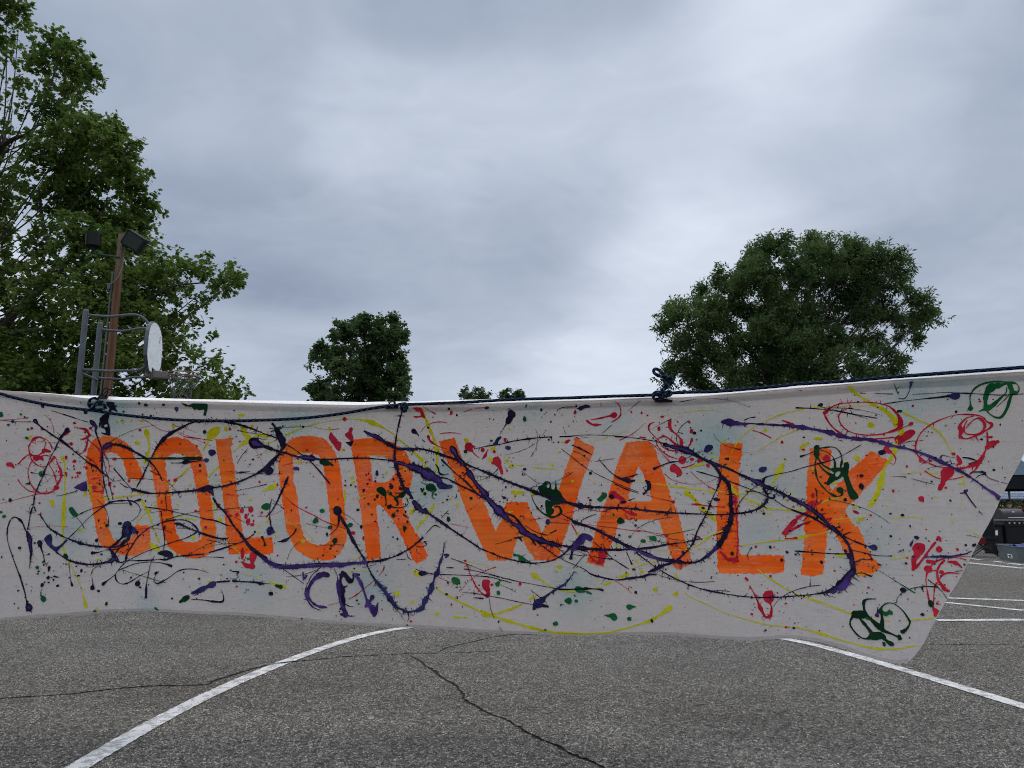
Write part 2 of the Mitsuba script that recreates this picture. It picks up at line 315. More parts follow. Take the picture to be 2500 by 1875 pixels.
# loose-looking stones of the worn surface stand proud of the binder where they are near enough to be told apart
def stones(seed=5, pitch=.0150):
    r = np.random.default_rng(seed)
    ys = np.arange(2.75, 8.6, pitch); P = []
    for y in ys:
        w = .74 * y + .35; x = np.arange(-w, w, pitch); P.append(np.c_[x, np.full(len(x), y)])
    P = np.vstack(P); P = P + r.uniform(-.5, .5, P.shape) * pitch
    keep = r.random(len(P)) < .86
    for g in LINE_POLYS + [allcracks.buffer(.004)]: keep &= ~shapely.contains_xy(g, P[:, 0], P[:, 1])
    P = P[keep]; n = len(P); a0 = r.uniform(0, 6.28, n)
    rad = r.uniform(.0034, .0078, n); hgt = rad * r.uniform(.30, .75, n); asp = r.uniform(.65, 1.35, n)
    ang = a0[:, None] + np.arange(4)[None] * math.pi / 2 + r.uniform(-.35, .35, (n, 4)); rr = rad[:, None] * r.uniform(.75, 1.2, (n, 4))
    V = np.zeros((n, 5, 3)); V[:, :4, 0] = P[:, :1] + rr * np.cos(ang) * asp[:, None]; V[:, :4, 1] = P[:, 1:] + rr * np.sin(ang) / asp[:, None]; V[:, :4, 2] = -.0006
    V[:, 4, :2] = P + r.uniform(-.35, .35, (n, 2)) * rad[:, None]; V[:, 4, 2] = hgt
    f = np.array([(0, 1, 4), (1, 2, 4), (2, 3, 4), (3, 0, 4)])
    tone = .045 + .25 * r.random(n) ** 1.7 + .15 * (r.random(n) > .94)
    tone *= .72 + .55 * meshkit.noise(np.c_[P * 2.2, P[:, :1] * 0]) 
    warm = r.uniform(0, 1, n)
    C = tone[:, None] * (np.array([1, .965, .90]) * (1 - warm[:, None]) + np.array([1, .92, .81]) * warm[:, None])
    return trimesh.Trimesh(V.reshape(-1, 3), (f[None] + (np.arange(n) * 5)[:, None, None]).reshape(-1, 3), process=False), np.repeat(C, 5, 0)
LINE_POLYS = [arc_w] + [ribbon(l, .12, smooth=False) for l in [[[4.992,8.979],[5.687,8.716]],[[4.709,8.531],[5.104,7.84]],[[3.832,7.131],[4.654,7.163]],[[8.986,15.384],[9.054,13.782]],[[9.834,15.913],[9.755,15.448]],[[9.689,15.194],[9.672,14.711]],[[9.901,16.933],[9.831,16.305]]][:3]]
for g in LINE_POLYS: shapely.prepare(g)
stone_mesh, stone_tone = stones()
mat('stone_mat', dict(type='principled', base_color={'type': 'mesh_attribute', 'name': 'vertex_color'}, roughness=.85, specular=.3))
part('aggregate', stone_mesh, 'stone_mat', pave, color=stone_tone, kind='stuff')
lawn = thing('lawn', 'green grass field beyond the court', None, kind='structure')
scene[lawn] = ply(flat(far, -.01), 'grass_mat')
rng = np.random.default_rng(77)
def twig(L, r, bend):
    x = np.linspace(-L / 2, L / 2, 6); return tube(np.c_[x, bend * np.sin(x * 40), np.full(6, r)], r, 5)
for (x, y, a, L, lab) in ((-1.05, 5.62, .1, .16, 'dry twig lying on the asphalt right of the curved line'), (.95, 4.05, .05, .07, 'short dry twig lying on the asphalt below the banner middle')):
    k = thing('dry_twig', lab, 'twig')
    scene[k] = ply(place(twig(L, .0035, .006), a, (x, y, .001)), 'wire_mat')

# ------------------------------------------------------------------ the banner
def sst(a, b, x):
    t = np.clip((x - a) / (b - a), 0, 1); return t * t * (3 - 2 * t)
def cloth_y(x, z):
    """how far the cloth hangs from the camera at x across and z up"""
    t = np.clip((1.5 - z) / 1.1, 0, 1.4)
    y = 3.75 - .85 * sst(-.6, 2.3, x)
    y = y + .012 * np.sin(2.1 * x + .6) + t * t * .035 * np.sin(2.7 * x + .9 + .8 * z) + .008 * np.sin(5.3 * x + 2. * z) * t
    y = y - .16 * sst(.9, 1.7, x) * t * t
    y = y - .085 * sst(1.16, 1.56, z) ** 1.3
    for xk in (-2.03, -.53, .68): y = y + .011 * np.sin(17 * (x - xk) + 6 * (z - 1.45) * np.sign(x - xk)) * np.exp(-((x - xk) / .32) ** 2 - ((1.52 - z) / .20) ** 2)
    y = y + .006 * np.sin(4.3 * x + 3.1 * z) + .004 * np.sin(7.7 * x - 2.3 * z + 1.)
    for xc, a in ((-1.36, .003), (.12, -.003), (1.12, .003)): y = y + a * np.exp(-((x - xc - .015 * np.sin(z * 5.)) / .013) ** 2)
    for zc, a in ((1.18, .0030), (.93, -.0035), (.70, .0030)):
        y = y + a * np.exp(-((z - zc - .02 * x - .012 * np.sin(x * 1.3)) / .012) ** 2)
    return y
EDGE = {"top":[(-2.513,1.548),(-2.312,1.533),(-2.208,1.525),(-2.099,1.509),(-2.008,1.504),(-1.847,1.498),(-1.376,1.486),(-1.044,1.478),(-0.741,1.473),(-0.501,1.478),(-0.092,1.472),(0.2,1.469),(0.573,1.464),(0.689,1.459),(0.892,1.457),(1.125,1.463),(1.348,1.468),(1.531,1.473),(1.703,1.475),(1.955,1.485),(2.115,1.494)],"strip":[(-2.514,1.55),(-2.312,1.539),(-2.261,1.535),(-2.154,1.528),(-2.008,1.526),(-1.739,1.513),(-1.376,1.502),(-1.043,1.5),(-0.639,1.495),(-0.38,1.503),(-0.244,1.503),(0.006,1.502),(0.248,1.498),(0.573,1.49),(0.688,1.486),(0.89,1.486),(1.124,1.487),(1.347,1.484),(1.53,1.484),(1.703,1.486),(1.955,1.496),(2.115,1.503)],"bottom":[(-2.461,0.446),(-2.318,0.458),(-2.116,0.472),(-1.905,0.49),(-1.697,0.494),(-1.458,0.483),(-1.339,0.481),(-1.106,0.467),(-0.859,0.446),(-0.618,0.428),(-0.368,0.418),(-0.091,0.4),(0.245,0.4),(0.456,0.419),(0.665,0.438),(0.861,0.438),(0.974,0.441),(1.115,0.46),(1.197,0.458),(1.277,0.441),(1.313,0.428),(1.384,0.409),(1.428,0.407),(1.458,0.415)],"right":[(2.115,1.494),(2.053,1.359),(1.96,1.177),(1.891,1.071),(1.842,0.993),(1.808,0.934),(1.761,0.865),(1.713,0.789),(1.667,0.717),(1.611,0.639),(1.554,0.55),(1.514,0.484),(1.484,0.443),(1.458,0.415)]}
top = np.array([(-2.98, 1.60), (-2.75, 1.578)] + EDGE['top']); strip = np.array([(-2.98, 1.60), (-2.75, 1.579)] + EDGE['strip'])
bot = np.array([(-2.90, .425), (-2.68, .435)] + EDGE['bottom']); right = np.array(EDGE['right'])
def resample(P, n):
    P = crom(P, 6); s = np.r_[0, np.cumsum(np.linalg.norm(np.diff(P, axis=0), axis=1))]; u = np.linspace(0, s[-1], n)
    return np.c_[np.interp(u, s, P[:, 0]), np.interp(u, s, P[:, 1])]
NS, NT = 420, 120
A_, B_, R_ = resample(top, NS), resample(bot, NS), resample(right, NT)
L_ = resample(np.array([(-2.98, 1.60), (-2.955, 1.2), (-2.93, .8), (-2.90, .425)]), NT)
s = np.linspace(0, 1, NS)[:, None, None]; t = np.linspace(0, 1, NT)[None, :, None]
G = (1 - t) * A_[:, None] + t * B_[:, None] + (1 - s) * L_[None] + s * R_[None] - ((1 - s) * (1 - t) * A_[0] + s * (1 - t) * A_[-1] + (1 - s) * t * B_[0] + s * t * B_[-1])
def grid_mesh(X, Y, Z):
    n, m = X.shape; i = np.arange(n * m).reshape(n, m)
    q = np.stack([i[:-1, :-1], i[:-1, 1:], i[1:, 1:], i[1:, :-1]], -1).reshape(-1, 4)
    return trimesh.Trimesh(np.stack([X, Y, Z], -1).reshape(-1, 3), np.vstack([q[:, [0, 1, 2]], q[:, [0, 2, 3]]]), process=False)
banner = thing('banner', 'long off white canvas banner lettered COLOR WALK in orange under paint splatter', 'banner')
X, Z = G[..., 0], G[..., 1]
part('cloth', grid_mesh(X, cloth_y(X, Z) - .014 * np.clip(1 - t[..., 0] / .018, 0, 1) ** 2, Z), 'canvas_mat', banner, smooth=True)
# the doubled-over top hem: a second layer behind, its fold standing a little above the front layer
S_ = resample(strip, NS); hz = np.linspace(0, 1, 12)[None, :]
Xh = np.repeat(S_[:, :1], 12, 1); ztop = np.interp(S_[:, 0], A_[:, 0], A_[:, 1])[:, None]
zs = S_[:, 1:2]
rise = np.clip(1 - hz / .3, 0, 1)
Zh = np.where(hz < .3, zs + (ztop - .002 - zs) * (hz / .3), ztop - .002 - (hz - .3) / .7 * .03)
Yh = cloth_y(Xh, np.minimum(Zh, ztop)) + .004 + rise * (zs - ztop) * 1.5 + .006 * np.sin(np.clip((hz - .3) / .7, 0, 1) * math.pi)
part('top_hem', grid_mesh(Xh, Yh, Zh), 'skylit_hem_mat', banner, smooth=True, label='folded top hem of the banner coloured paler for sky light')
hb = np.linspace(0, 1, 5)[None, :]; Xb = np.repeat(B_[:, :1], 5, 1); Zb = B_[:, 1:2] + hb * .013 - .001
part('bottom_hem', grid_mesh(Xb, cloth_y(Xb, Zb) - .0016, Zb), 'canvas_mat', banner, smooth=True)
def on_cloth(poly, off, edge=.015):
    """paint: a polygon in banner millimetres laid on the cloth"""
    V, Fc, n = [], [], 0
    for g in getattr(poly, 'geoms', [poly]):
        if g.geom_type != 'Polygon' or g.area < 4: continue
        v, f = tri(g); v3 = np.c_[v / 1000., np.zeros(len(v))]
        v3, f = trimesh.remesh.subdivide_to_size(v3, f, edge, max_iter=12)
        V.append(v3[:, :2]); Fc.append(f + n); n += len(v3)
    if not V: return None
    v = np.vstack(V); return trimesh.Trimesh(np.c_[v[:, 0], cloth_y(v[:, 0], v[:, 1]) - off, v[:, 1]], np.vstack(Fc), process=False)
cloth_poly = Polygon(np.vstack([A_, R_[1:], B_[::-1], L_[::-1][:-1]]) * 1000).buffer(-4)
rng = np.random.default_rng(12)
def rough(poly, amp, step, seed):
    r = np.random.default_rng(seed); out = []
    def ring(c):
        c = np.array(LineString(c).segmentize(step).coords)[:-1]
        t = np.roll(c, -1, 0) - np.roll(c, 1, 0); t /= np.linalg.norm(t, axis=1, keepdims=True) + 1e-9
        k = r.normal(0, amp, len(c)); k = k * .6 + .25 * (np.roll(k, 1) + np.roll(k, -1))
        return c + np.c_[-t[:, 1], t[:, 0]] * k[:, None]
    for g in getattr(poly, 'geoms', [poly]):
        if g.geom_type == 'Polygon': out.append(Polygon(ring(g.exterior.coords), [ring(h.coords) for h in g.interiors]).buffer(0))
    return unary_union(out)
def smooth_ring(c, n=4):
    return crom(np.array(c, float).reshape(-1, 2), n, closed=True)
names = {}
for i, (n, o, hs) in enumerate([
['C',[-2106,1193,-2100,1259,-2081,1299,-2050,1323,-2006,1330,-1956,1324,-1916,1304,-1885,1274,-1863,1228,-1833,1177,-1812,1137,-1807,1116,-1886,1121,-1898,1137,-1906,1172,-1925,1213,-1952,1244,-1988,1251,-2014,1244,-2026,1213,-2022,1142,-2004,1041,-1987,965,-1956,867,-1940,833,-1910,816,-1868,818,-1841,833,-1831,863,-1829,899,-1759,893,-1746,789,-1785,764,-1826,751,-1873,754,-1938,773,-1990,798,-2014,833,-2024,872,-2048,957,-2071,1041,-2097,1132],[]],
['O',[-1772,1243,-1745,1288,-1702,1315,-1649,1323,-1598,1314,-1557,1287,-1527,1247,-1505,1191,-1489,1131,-1470,1040,-1448,941,-1432,888,-1428,829,-1437,780,-1470,750,-1515,738,-1565,745,-1617,765,-1655,794,-1678,833,-1701,897,-1716,951,-1739,1040,-1767,1141,-1782,1202],[[-1703,1212,-1682,1235,-1646,1246,-1609,1234,-1582,1201,-1564,1151,-1543,1075,-1525,990,-1509,911,-1501,858,-1501,829,-1525,816,-1576,816,-1607,833,-1625,868,-1640,927,-1663,1025,-1688,1116,-1703,1177]]],
['L',[-1454,1310,-1410,1313,-1370,1319,-1372,1293,-1381,1273,-1374,1233,-1359,1162,-1342,1061,-1321,966,-1304,872,-1293,839,-1231,839,-1155,840,-1147,796,-1146,772,-1155,759,-1251,761,-1358,761,-1369,800,-1383,859,-1395,947,-1413,1061,-1432,1162,-1447,1243],[]],
['O',[-1146,1222,-1142,1263,-1121,1288,-1101,1298,-1077,1318,-1024,1327,-963,1326,-917,1313,-887,1278,-861,1232,-845,1187,-831,1111,-814,1011,-802,912,-795,850,-798,820,-821,767,-854,738,-898,731,-947,733,-998,757,-1040,791,-1071,840,-1089,884,-1107,973,-1117,1021,-1135,1111,-1145,1172],[[-1075,1217,-1060,1232,-1029,1245,-983,1245,-953,1235,-932,1212,-920,1162,-906,1096,-892,1021,-876,912,-872,869,-873,830,-896,806,-931,801,-972,816,-1004,850,-1018,899,-1033,968,-1041,1021,-1057,1086,-1069,1106,-1067,1162]]],
['R',[-788,1273,-780,1308,-704,1318,-643,1313,-583,1294,-533,1264,-512,1234,-496,1188,-490,1137,-494,1092,-514,1052,-538,1021,-522,971,-506,937,-484,888,-438,819,-406,756,-416,736,-458,715,-481,741,-512,800,-554,884,-596,943,-632,987,-647,1000,-661,990,-648,899,-636,810,-629,741,-692,730,-701,771,-722,899,-739,998,-749,1061,-768,1162,-781,1222],[[-699,1233,-634,1228,-593,1213,-570,1178,-577,1142,-601,1112,-641,1102,-681,1106,-688,1162]]],
['W',[-361,1298,-283,1322,-263,1267,-247,1227,-211,1171,-175,1110,-144,1035,-113,951,-78,868,-53,917,-29,1006,70,1007,94,951,142,863,167,913,201,1009,220,1067,249,1153,283,1239,297,1301,382,1255,368,1208,334,1127,305,1032,276,923,252,867,237,825,218,758,199,736,104,737,79,779,36,861,6,778,1,745,-33,734,-110,731,-123,758,-168,850,-225,973,-261,1068,-288,1136,-330,1233],[]],
['A',[521,1271,561,1277,616,1275,648,1236,660,1180,671,1143,686,1087,704,1019,723,964,737,906,741,890,751,842,768,772,771,737,743,725,713,711,704,726,687,792,673,849,654,912,650,928,595,925,491,926,479,902,451,819,428,763,415,714,379,722,341,732,366,808,385,887,409,957,447,1054,467,1125,491,1195,509,1242],[[572,1164,589,1136,609,1075,626,1006,522,1006,539,1076]]],
['L',[909,1253,951,1252,992,1250,990,1202,979,1171,972,1082,963,951,958,883,955,819,962,780,1032,780,1121,781,1114,713,1028,707,874,703,873,774,877,883,880,951,892,1061,899,1173],[]],
['K',[1241,1217,1277,1218,1312,1215,1307,1173,1301,1109,1295,1038,1337,1083,1364,1120,1405,1159,1446,1199,1466,1188,1496,1160,1477,1130,1435,1081,1382,1012,1335,975,1345,942,1358,910,1373,896,1389,833,1414,770,1429,747,1395,719,1365,706,1349,733,1326,787,1306,851,1280,904,1270,871,1261,809,1252,761,1242,715,1201,704,1170,709,1172,721,1178,758,1192,841,1200,924,1210,984,1223,1111],[]]]):
    p = Polygon(np.array(o, float).reshape(-1, 2), [np.array(h, float).reshape(-1, 2) for h in hs]).buffer(0)
    p = p.buffer(6).buffer(-12).buffer(6) if n in 'COR' else p
    p = rough(p, 2.4, 4., 100 + i)
    rr = np.random.default_rng(300 + i); c = np.array(p.exterior.segmentize(16).coords)
    fr = [Polygon(Point(*q).buffer(rr.uniform(1, 3.2), 3).exterior) for q in c[rr.random(len(c)) < .22] + rr.normal(0, 4, (int((rr.random(0).size == 0)), 2)) * 0]
    p = unary_union([p] + fr)
    part('letter', on_cloth(p, .0012), 'orange_paint', banner, label='orange painted letter ' + n)
MATS = dict(N='dark_paint', P='purple_paint', B='blue_paint', R='red_paint', G='green_paint', D='dark_green_paint', Y='yellow_paint')
NAMES = dict(N='dark_drip', P='purple_splash', B='blue_splash', R='red_splash', G='green_splash', D='dark_green_splash', Y='yellow_splash')
LAYER = dict(Y=.0018, R=.0024, G=.0030, D=.0032, N=.0036, B=.0038, P=.0040)
THIN = .86
def brush(pts, spikes, seed, scale=1.0, minus=0.0):
    r = np.random.default_rng(seed); P = np.array(pts, float).reshape(-1, 3)
    Q = crom(P, 10); Q[:, 2] = np.maximum(Q[:, 2] * scale * THIN - minus, 0)
    if Q[:, 2].max() < 1: return None
    s_ = np.r_[0, np.cumsum(np.linalg.norm(np.diff(Q[:, :2], axis=0), axis=1))]
    u = np.arange(0, s_[-1] + 1e-6, 4.0) if s_[-1] > 8 else np.linspace(0, max(s_[-1], .01), 3)
    Q = np.c_[[np.interp(u, s_, Q[:, k]) for k in range(3)]].T
    w = Q[:, 2] * np.exp(np.convolve(r.normal(0, .42, len(Q) + 4), np.ones(5) / 5, 'valid') + np.convolve(r.normal(0, .8, len(Q) + 16), np.ones(17) / 17, 'valid'))
    t_ = np.gradient(Q[:, :2], axis=0); t_ /= np.linalg.norm(t_, axis=1, keepdims=True) + 1e-9; nn = np.c_[-t_[:, 1], t_[:, 0]]
    keep = w > .5; shapes = []
    a = Q[:, :2] + nn * w[:, None] / 2; b = Q[:, :2] - nn * w[:, None] / 2
    for i in range(len(Q) - 1):
        if keep[i] and keep[i + 1]:
            shapes.append(shapely.MultiPoint([a[i], b[i], a[i + 1], b[i + 1]]).convex_hull.buffer(.15, 1))
    for i in range(0, len(Q), 2):
        if w[i] > 5: shapes.append(Point(*Q[i, :2]).buffer(w[i] / 2, 5))
    if spikes:
        for i in range(len(Q)):
            if keep[i] and r.random() < spikes * .62:
                sd = 1 if r.random() < .5 else -1
                L = min(r.gamma(2., 4.4), 26) + .3 * w[i]; d_ = nn[i] * sd + t_[i] * r.normal(0, .55); d_ /= np.linalg.norm(d_)
                c0 = Q[i, :2] + nn[i] * sd * w[i] * .35; hw = r.uniform(1.5, 3.2)
                tip = c0 + d_ * (L + w[i] * .15)
                shapes.append(Polygon([c0 + t_[i] * hw, tip, c0 - t_[i] * hw]))
                if r.random() < .35: shapes.append(Point(*tip).buffer(r.uniform(1.2, 2.6), 3))
    g = unary_union(shapes)
    return g.intersection(cloth_poly)
count = 0
def lay(col, poly, i):
    if poly is None or poly.is_empty: return
    for g in sorted(getattr(poly, 'geoms', [poly]), key=lambda g: -g.area):      # a stroke that breaks up is several drips
        if g.geom_type != 'Polygon' or g.area < 40: continue
        m = on_cloth(g.simplify(.3), LAYER[col] + .0000012 * i, .030)
        if m is not None: part(NAMES[col], m, MATS[col], banner)
STROKES = [
['N',0,[-2263,1451,3.0,-2169,1422,5.1,-2119,1405,4.6,-2080,1395,3.6]],
['NP',0.5,[-2345,1401,28.4,-2338,1391,20.3,-2329,1381,8.1,-2306,1361,7.1,-2237,1314,8.2,-2212,1299,15.4,-2173,1264,8.2,-2122,1224,7.2,-2091,1198,9.3,-2059,1183,10.3,-2014,1147,6.2,-1958,1109,3.6]],
['NP',0.3,[-2069,1398,28.4,-2050,1374,23.4,-2054,1354,17.3,-2045,1314,9.2,-2027,1259,8.2,-2024,1218,17.5,-2024,1193,15.4,-2019,1152,7.2,-2003,1091,7.2,-1976,1021,5.1,-1971,1011,15.4]],
['N',0,[-2019,1249,4.1,-2003,1218,3.6,-1987,1203,2.6]],
['N',0,[-2018,1213,3.1,-1999,1152,4.1,-1978,1096,4.1,-1952,1016,8.2]],
['N',0,[-1985,1436,10.1,-1991,1414,5.1,-2007,1478,2.0]],
['D',0,[-1988,1421,8.1,-1991,1394,10.2,-1983,1374,5.1]],
['N',0.3,[-2189,1360,23.4,-2215,1334,11.2,-2238,1304,9.2,-2254,1269,8.2,-2271,1244,5.1,-2293,1188,6.2,-2310,1137,7.2,-2328,1081,6.2,-2340,1036,5.1,-2343,991,8.2,-2353,956,6.2,-2360,871,6.2]],
['P',0,[-2235,1309,5.1,-2251,1284,8.2,-2260,1264,4.1]],
['NP',0.5,[-2363,865,11.3,-2348,828,26.8,-2340,788,22.7,-2336,763,13.4,-2338,729,5.2,-2338,706,4.1,-2340,687,2.1]],
['NP',0,[-2368,870,8.2,-2392,912,7.2,-2426,935,7.2,-2449,917,7.2,-2457,867,8.2,-2451,818,5.2,-2420,739,5.2,-2381,650,6.2,-2355,581,7.2,-2340,528,10.4,-2329,506,20.7,-2321,496,10.4]],
['NP',0,[-2339,492,13.5,-2330,491,8.3,-2320,489,3.1,-2314,481,5.2]],
['N',0,[-2347,997,12.3,-2356,992,2.6,-2362,977,2.6,-2353,962,2.6,-2334,967,4.1,-2328,962,8.2,-2340,987,6.2]],
['N',0.7,[-2310,950,2.6,-2285,917,8.2,-2255,882,7.2,-2225,862,13.4,-2193,845,10.3,-2162,832,7.2,-2109,813,7.2,-2055,800,8.2,-1992,794,7.2,-1939,792,10.3,-1903,798,8.2,-1874,828,15.4]],
['NP',0.4,[-2299,813,25.8,-2290,788,7.2,-2275,748,5.2,-2265,714,4.1,-2254,709,2.6]],
['N',0.3,[-2216,768,8.3,-2181,746,7.2,-2143,726,9.3,-2101,714,10.3]],
['NP',0.7,[-2143,726,8.3,-2080,712,12.4,-2027,710,13.4,-1975,717,13.4,-1934,727,20.6,-1919,739,25.7,-1891,720,7.2,-1865,726,5.1]],
['N',0.5,[-1919,744,25.7,-1935,769,20.5,-1949,788,10.3,-1920,808,12.3,-1891,838,15.4,-1872,863,30.8,-1862,878,35.9,-1872,897,30.8]],
['N',0,[-1851,858,15.4,-1859,833,15.4,-1878,813,8.2,-1902,784,6.2,-1925,754,5.1]],
['N',0,[-1949,779,5.1,-1912,784,3.1,-1877,799,4.1,-1834,813,4.1,-1826,809,2.6]],
['N',0,[-1922,779,5.1,-1892,794,4.1,-1868,818,5.1,-1855,789,3.1,-1879,764,2.6]],
['NP',0,[-2034,764,15.4,-2016,765,11.3,-2000,768,5.1,-1980,774,2.6,-1960,783,2.6]],
['N',0,[-2125,611,15.5,-2134,635,4.6,-2142,675,4.1,-2149,716,3.6]],
['N',0,[-2021,600,22.7,-2021,622,5.2,-2029,648,3.1]],
['N',0,[-2032,665,4.1,-2025,685,4.6,-2010,697,3.6,-1994,699,2.6]],
['NP',0,[-1969,617,16.5,-1942,639,5.1,-1913,661,6.2,-1898,681,4.6,-1863,696,4.1,-1817,713,4.1,-1766,721,4.6,-1715,722,5.1,-1664,714,6.1,-1630,702,12.3]],
['NP',0,[-1627,699,2.6,-1638,711,2.0]],
['N',0,[-1911,661,8.2,-1906,642,8.2,-1888,624,4.6,-1862,619,4.1,-1831,630,3.6,-1788,657,3.1,-1737,682,2.0]],
['N',0.1,[-1863,730,12.3,-1858,764,7.2,-1840,794,6.2,-1813,838,7.2,-1768,878,7.2,-1729,897,8.2,-1680,915,8.2,-1629,922,6.1,-1588,921,7.2,-1552,907,7.2,-1524,883,9.2,-1521,870,9.2,-1543,851,6.1,-1582,833,4.6,-1631,819,4.1,-1691,797,3.6,-1745,779,3.1,-1800,755,3.1,-1850,730,3.6,-1879,706,4.1,-1898,681,4.1]],
['NP',0.5,[-1633,905,8.2,-1612,903,15.3,-1580,890,7.1,-1524,868,4.1,-1483,853,12.3,-1421,836,10.2,-1371,833,6.1]],
['N',0,[-1622,883,3.1,-1579,882,3.1,-1549,873,2.6]],
['N',0,[-1789,984,4.1,-1747,979,8.2,-1705,974,6.1,-1632,959,4.1,-1518,935,3.1,-1490,927,7.2,-1439,919,10.2,-1387,900,5.1,-1355,892,3.1]],
['N',0,[-2100,957,7.2,-2120,945,3.1,-2154,927,2.1]],
['N',0,[-2162,832,6.2,-2112,882,4.1,-2067,932,4.1,-2004,982,6.2,-1969,1002,7.2,-1932,1001,4.1,-1869,1003,4.1]],
['NP',0,[-1972,1005,12.3,-1954,1010,7.2,-1907,1015,6.2,-1865,1014,6.2,-1833,1002,5.1,-1812,977,4.1,-1817,947,3.6,-1841,922,3.1,-1856,915,2.6]],
['N',0,[-2100,957,4.1,-2050,977,5.1,-1999,990,6.2,-1972,1002,9.3]],
['NP',0,[-1861,997,17.4,-1870,1009,5.1,-1885,1035,4.1]],
['N',0,[-1818,1018,13.3,-1849,1012,3.1]],
['N',0,[-1964,1172,6.2,-1936,1142,4.6,-1900,1106,4.1,-1865,1073,5.1]],
['N',0,[-1926,1101,7.2,-1898,1083,5.1,-1876,1076,4.1]],
['N',0,[-1676,1197,5.1,-1629,1197,7.2,-1598,1202,27.6,-1572,1204,7.1,-1536,1206,3.1,-1508,1210,4.1,-1495,1209,22.5]],
['N',0,[-1707,965,3.1,-1695,911,4.1,-1678,828,3.1,-1679,784,3.1,-1681,772,6.1]],
['N',0,[-1693,1045,4.1,-1684,1000,4.1,-1676,963,5.1]],
['D',0,[-1703,764,15.3,-1678,765,30.7,-1657,760,35.8,-1636,753,20.4]],
['N',0,[-1685,762,15.3,-1662,761,20.5,-1641,753,12.3]],
['NP',0.2,[-1855,728,3.1,-1767,730,6.1,-1696,734,4.1,-1665,734,12.3,-1616,748,7.2,-1556,754,6.1,-1481,761,4.1]],
['N',0,[-1456,766,4.1,-1407,780,5.1,-1362,794,4.1,-1459,768,4.1,-1356,800,4.6,-1296,820,5.1,-1252,849,6.1,-1243,859,6.1]],
['N',0,[-1720,753,4.1,-1735,721,4.1,-1743,682,4.6,-1749,633,5.1,-1750,609,9.2,-1748,566,12.3,-1748,555,17.4]],
['N',0,[-1696,677,8.2,-1714,667,12.3,-1706,675,10.2]],
['N',0,[-1706,667,2.6,-1716,638,3.1,-1700,623,4.6,-1677,629,4.6,-1640,653,3.6,-1601,680,4.1,-1561,690,4.6,-1511,688,4.1,-1450,673,2.0]],
['N',0,[-1794,621,17.4,-1790,636,4.1,-1787,648,2.6]],
['D',0,[-1580,538,12.3,-1561,550,30.6,-1539,562,30.6]],
['N',0,[-1526,550,4.6,-1470,547,5.1,-1420,540,5.1,-1379,539,10.2,-1371,553,8.2,-1377,577,4.1,-1389,596,2.0]],
['B',0,[-1523,579,15.3,-1489,591,20.4,-1455,608,22.5,-1421,622,22.5]],
['N',0,[-1517,567,3.1,-1474,591,4.1,-1426,625,7.1,-1382,632,6.1,-1351,634,6.1,-1409,630,8.2,-1379,633,7.1,-1344,635,6.1]],
['N',0.4,[-1331,636,15.3,-1303,633,7.1,-1253,631,7.1,-1217,629,12.2,-1197,624,22.4,-1182,624,7.1,-1151,623,2.5]],
['N',0,[-1342,680,5.1,-1322,678,7.1,-1307,677,8.2,-1317,664,4.1,-1308,655,4.1,-1320,646,3.1,-1348,645,2.0]],
['N',0.6,[-1840,1078,6.2,-1822,1116,7.2,-1800,1167,11.3,-1782,1212,8.2,-1757,1258,12.3,-1723,1303,14.3,-1679,1337,18.3,-1620,1366,10.1,-1577,1386,10.1,-1530,1395,10.1,-1458,1395,7.1,-1502,1396,7.1,-1425,1395,6.0,-1361,1387,11.1,-1311,1374,9.1,-1261,1357,7.1,-1207,1335,7.1,-1156,1318,9.1,-1126,1293,12.2]],
['N',0,[-1245,1372,4.5,-1254,1342,5.1]],
['NP',0.5,[-2019,1269,22.6,-1993,1287,25.6,-1973,1289,15.4,-1952,1287,12.3,-1916,1279,11.3,-1863,1253,9.2,-1826,1233,12.3,-1787,1207,7.2,-1747,1167,5.1,-1711,1108,4.1]],
['N',0,[-1787,1207,7.2,-1772,1233,6.1]],
['N',0.8,[-1865,1071,12.3,-1849,1068,25.6,-1806,1056,13.3,-1769,1050,11.3,-1711,1051,7.2,-1639,1055,8.2,-1548,1063,10.2,-1487,1073,25.5,-1480,1076,23.5,-1439,1079,9.2,-1380,1091,8.2,-1324,1109,8.2,-1275,1132,11.2,-1220,1162,12.2,-1181,1197,19.4,-1137,1245,13.3]],
['D',0,[-1849,1063,10.3,-1795,1055,10.2,-1753,1049,5.1]],
['NP',0,[-1479,1069,15.3,-1463,1056,22.5,-1454,1036,6.1]],
['N',0.2,[-1171,1384,20.2,-1155,1362,23.3,-1143,1337,30.4,-1126,1303,30.5,-1124,1273,25.5,-1134,1253,15.3]],
['NP',0.5,[-1274,1303,12.2,-1264,1293,27.5,-1233,1283,20.4,-1203,1273,13.2,-1152,1255,12.2,-1111,1245,13.2,-1049,1227,16.3,-998,1222,21.4,-947,1215,18.3,-896,1214,9.2,-846,1217,8.2,-775,1220,7.1,-714,1220,8.2,-644,1214,7.2,-593,1209,12.3,-553,1198,22.5,-491,1178,25.6,-450,1163,30.8,-422,1147,41.0,-385,1127,46.1,-349,1107,30.7]],
['N',0,[-1274,1303,5.1,-1253,1313,5.1,-1233,1315,6.1,-1223,1310,4.1,-1197,1313,2.5]],
['N',0,[-1114,1290,8.1,-1075,1268,5.1,-1039,1242,7.1,-1019,1232,4.1]],
['N',0,[-993,1210,7.1,-955,1172,6.1,-918,1131,7.1,-883,1091,3.6]],
['N',0.4,[-1093,1129,7.1,-1100,1111,11.2,-1113,1076,6.1,-1133,1026,6.1,-1149,991,5.1,-1167,961,6.1,-1191,934,3.1]],
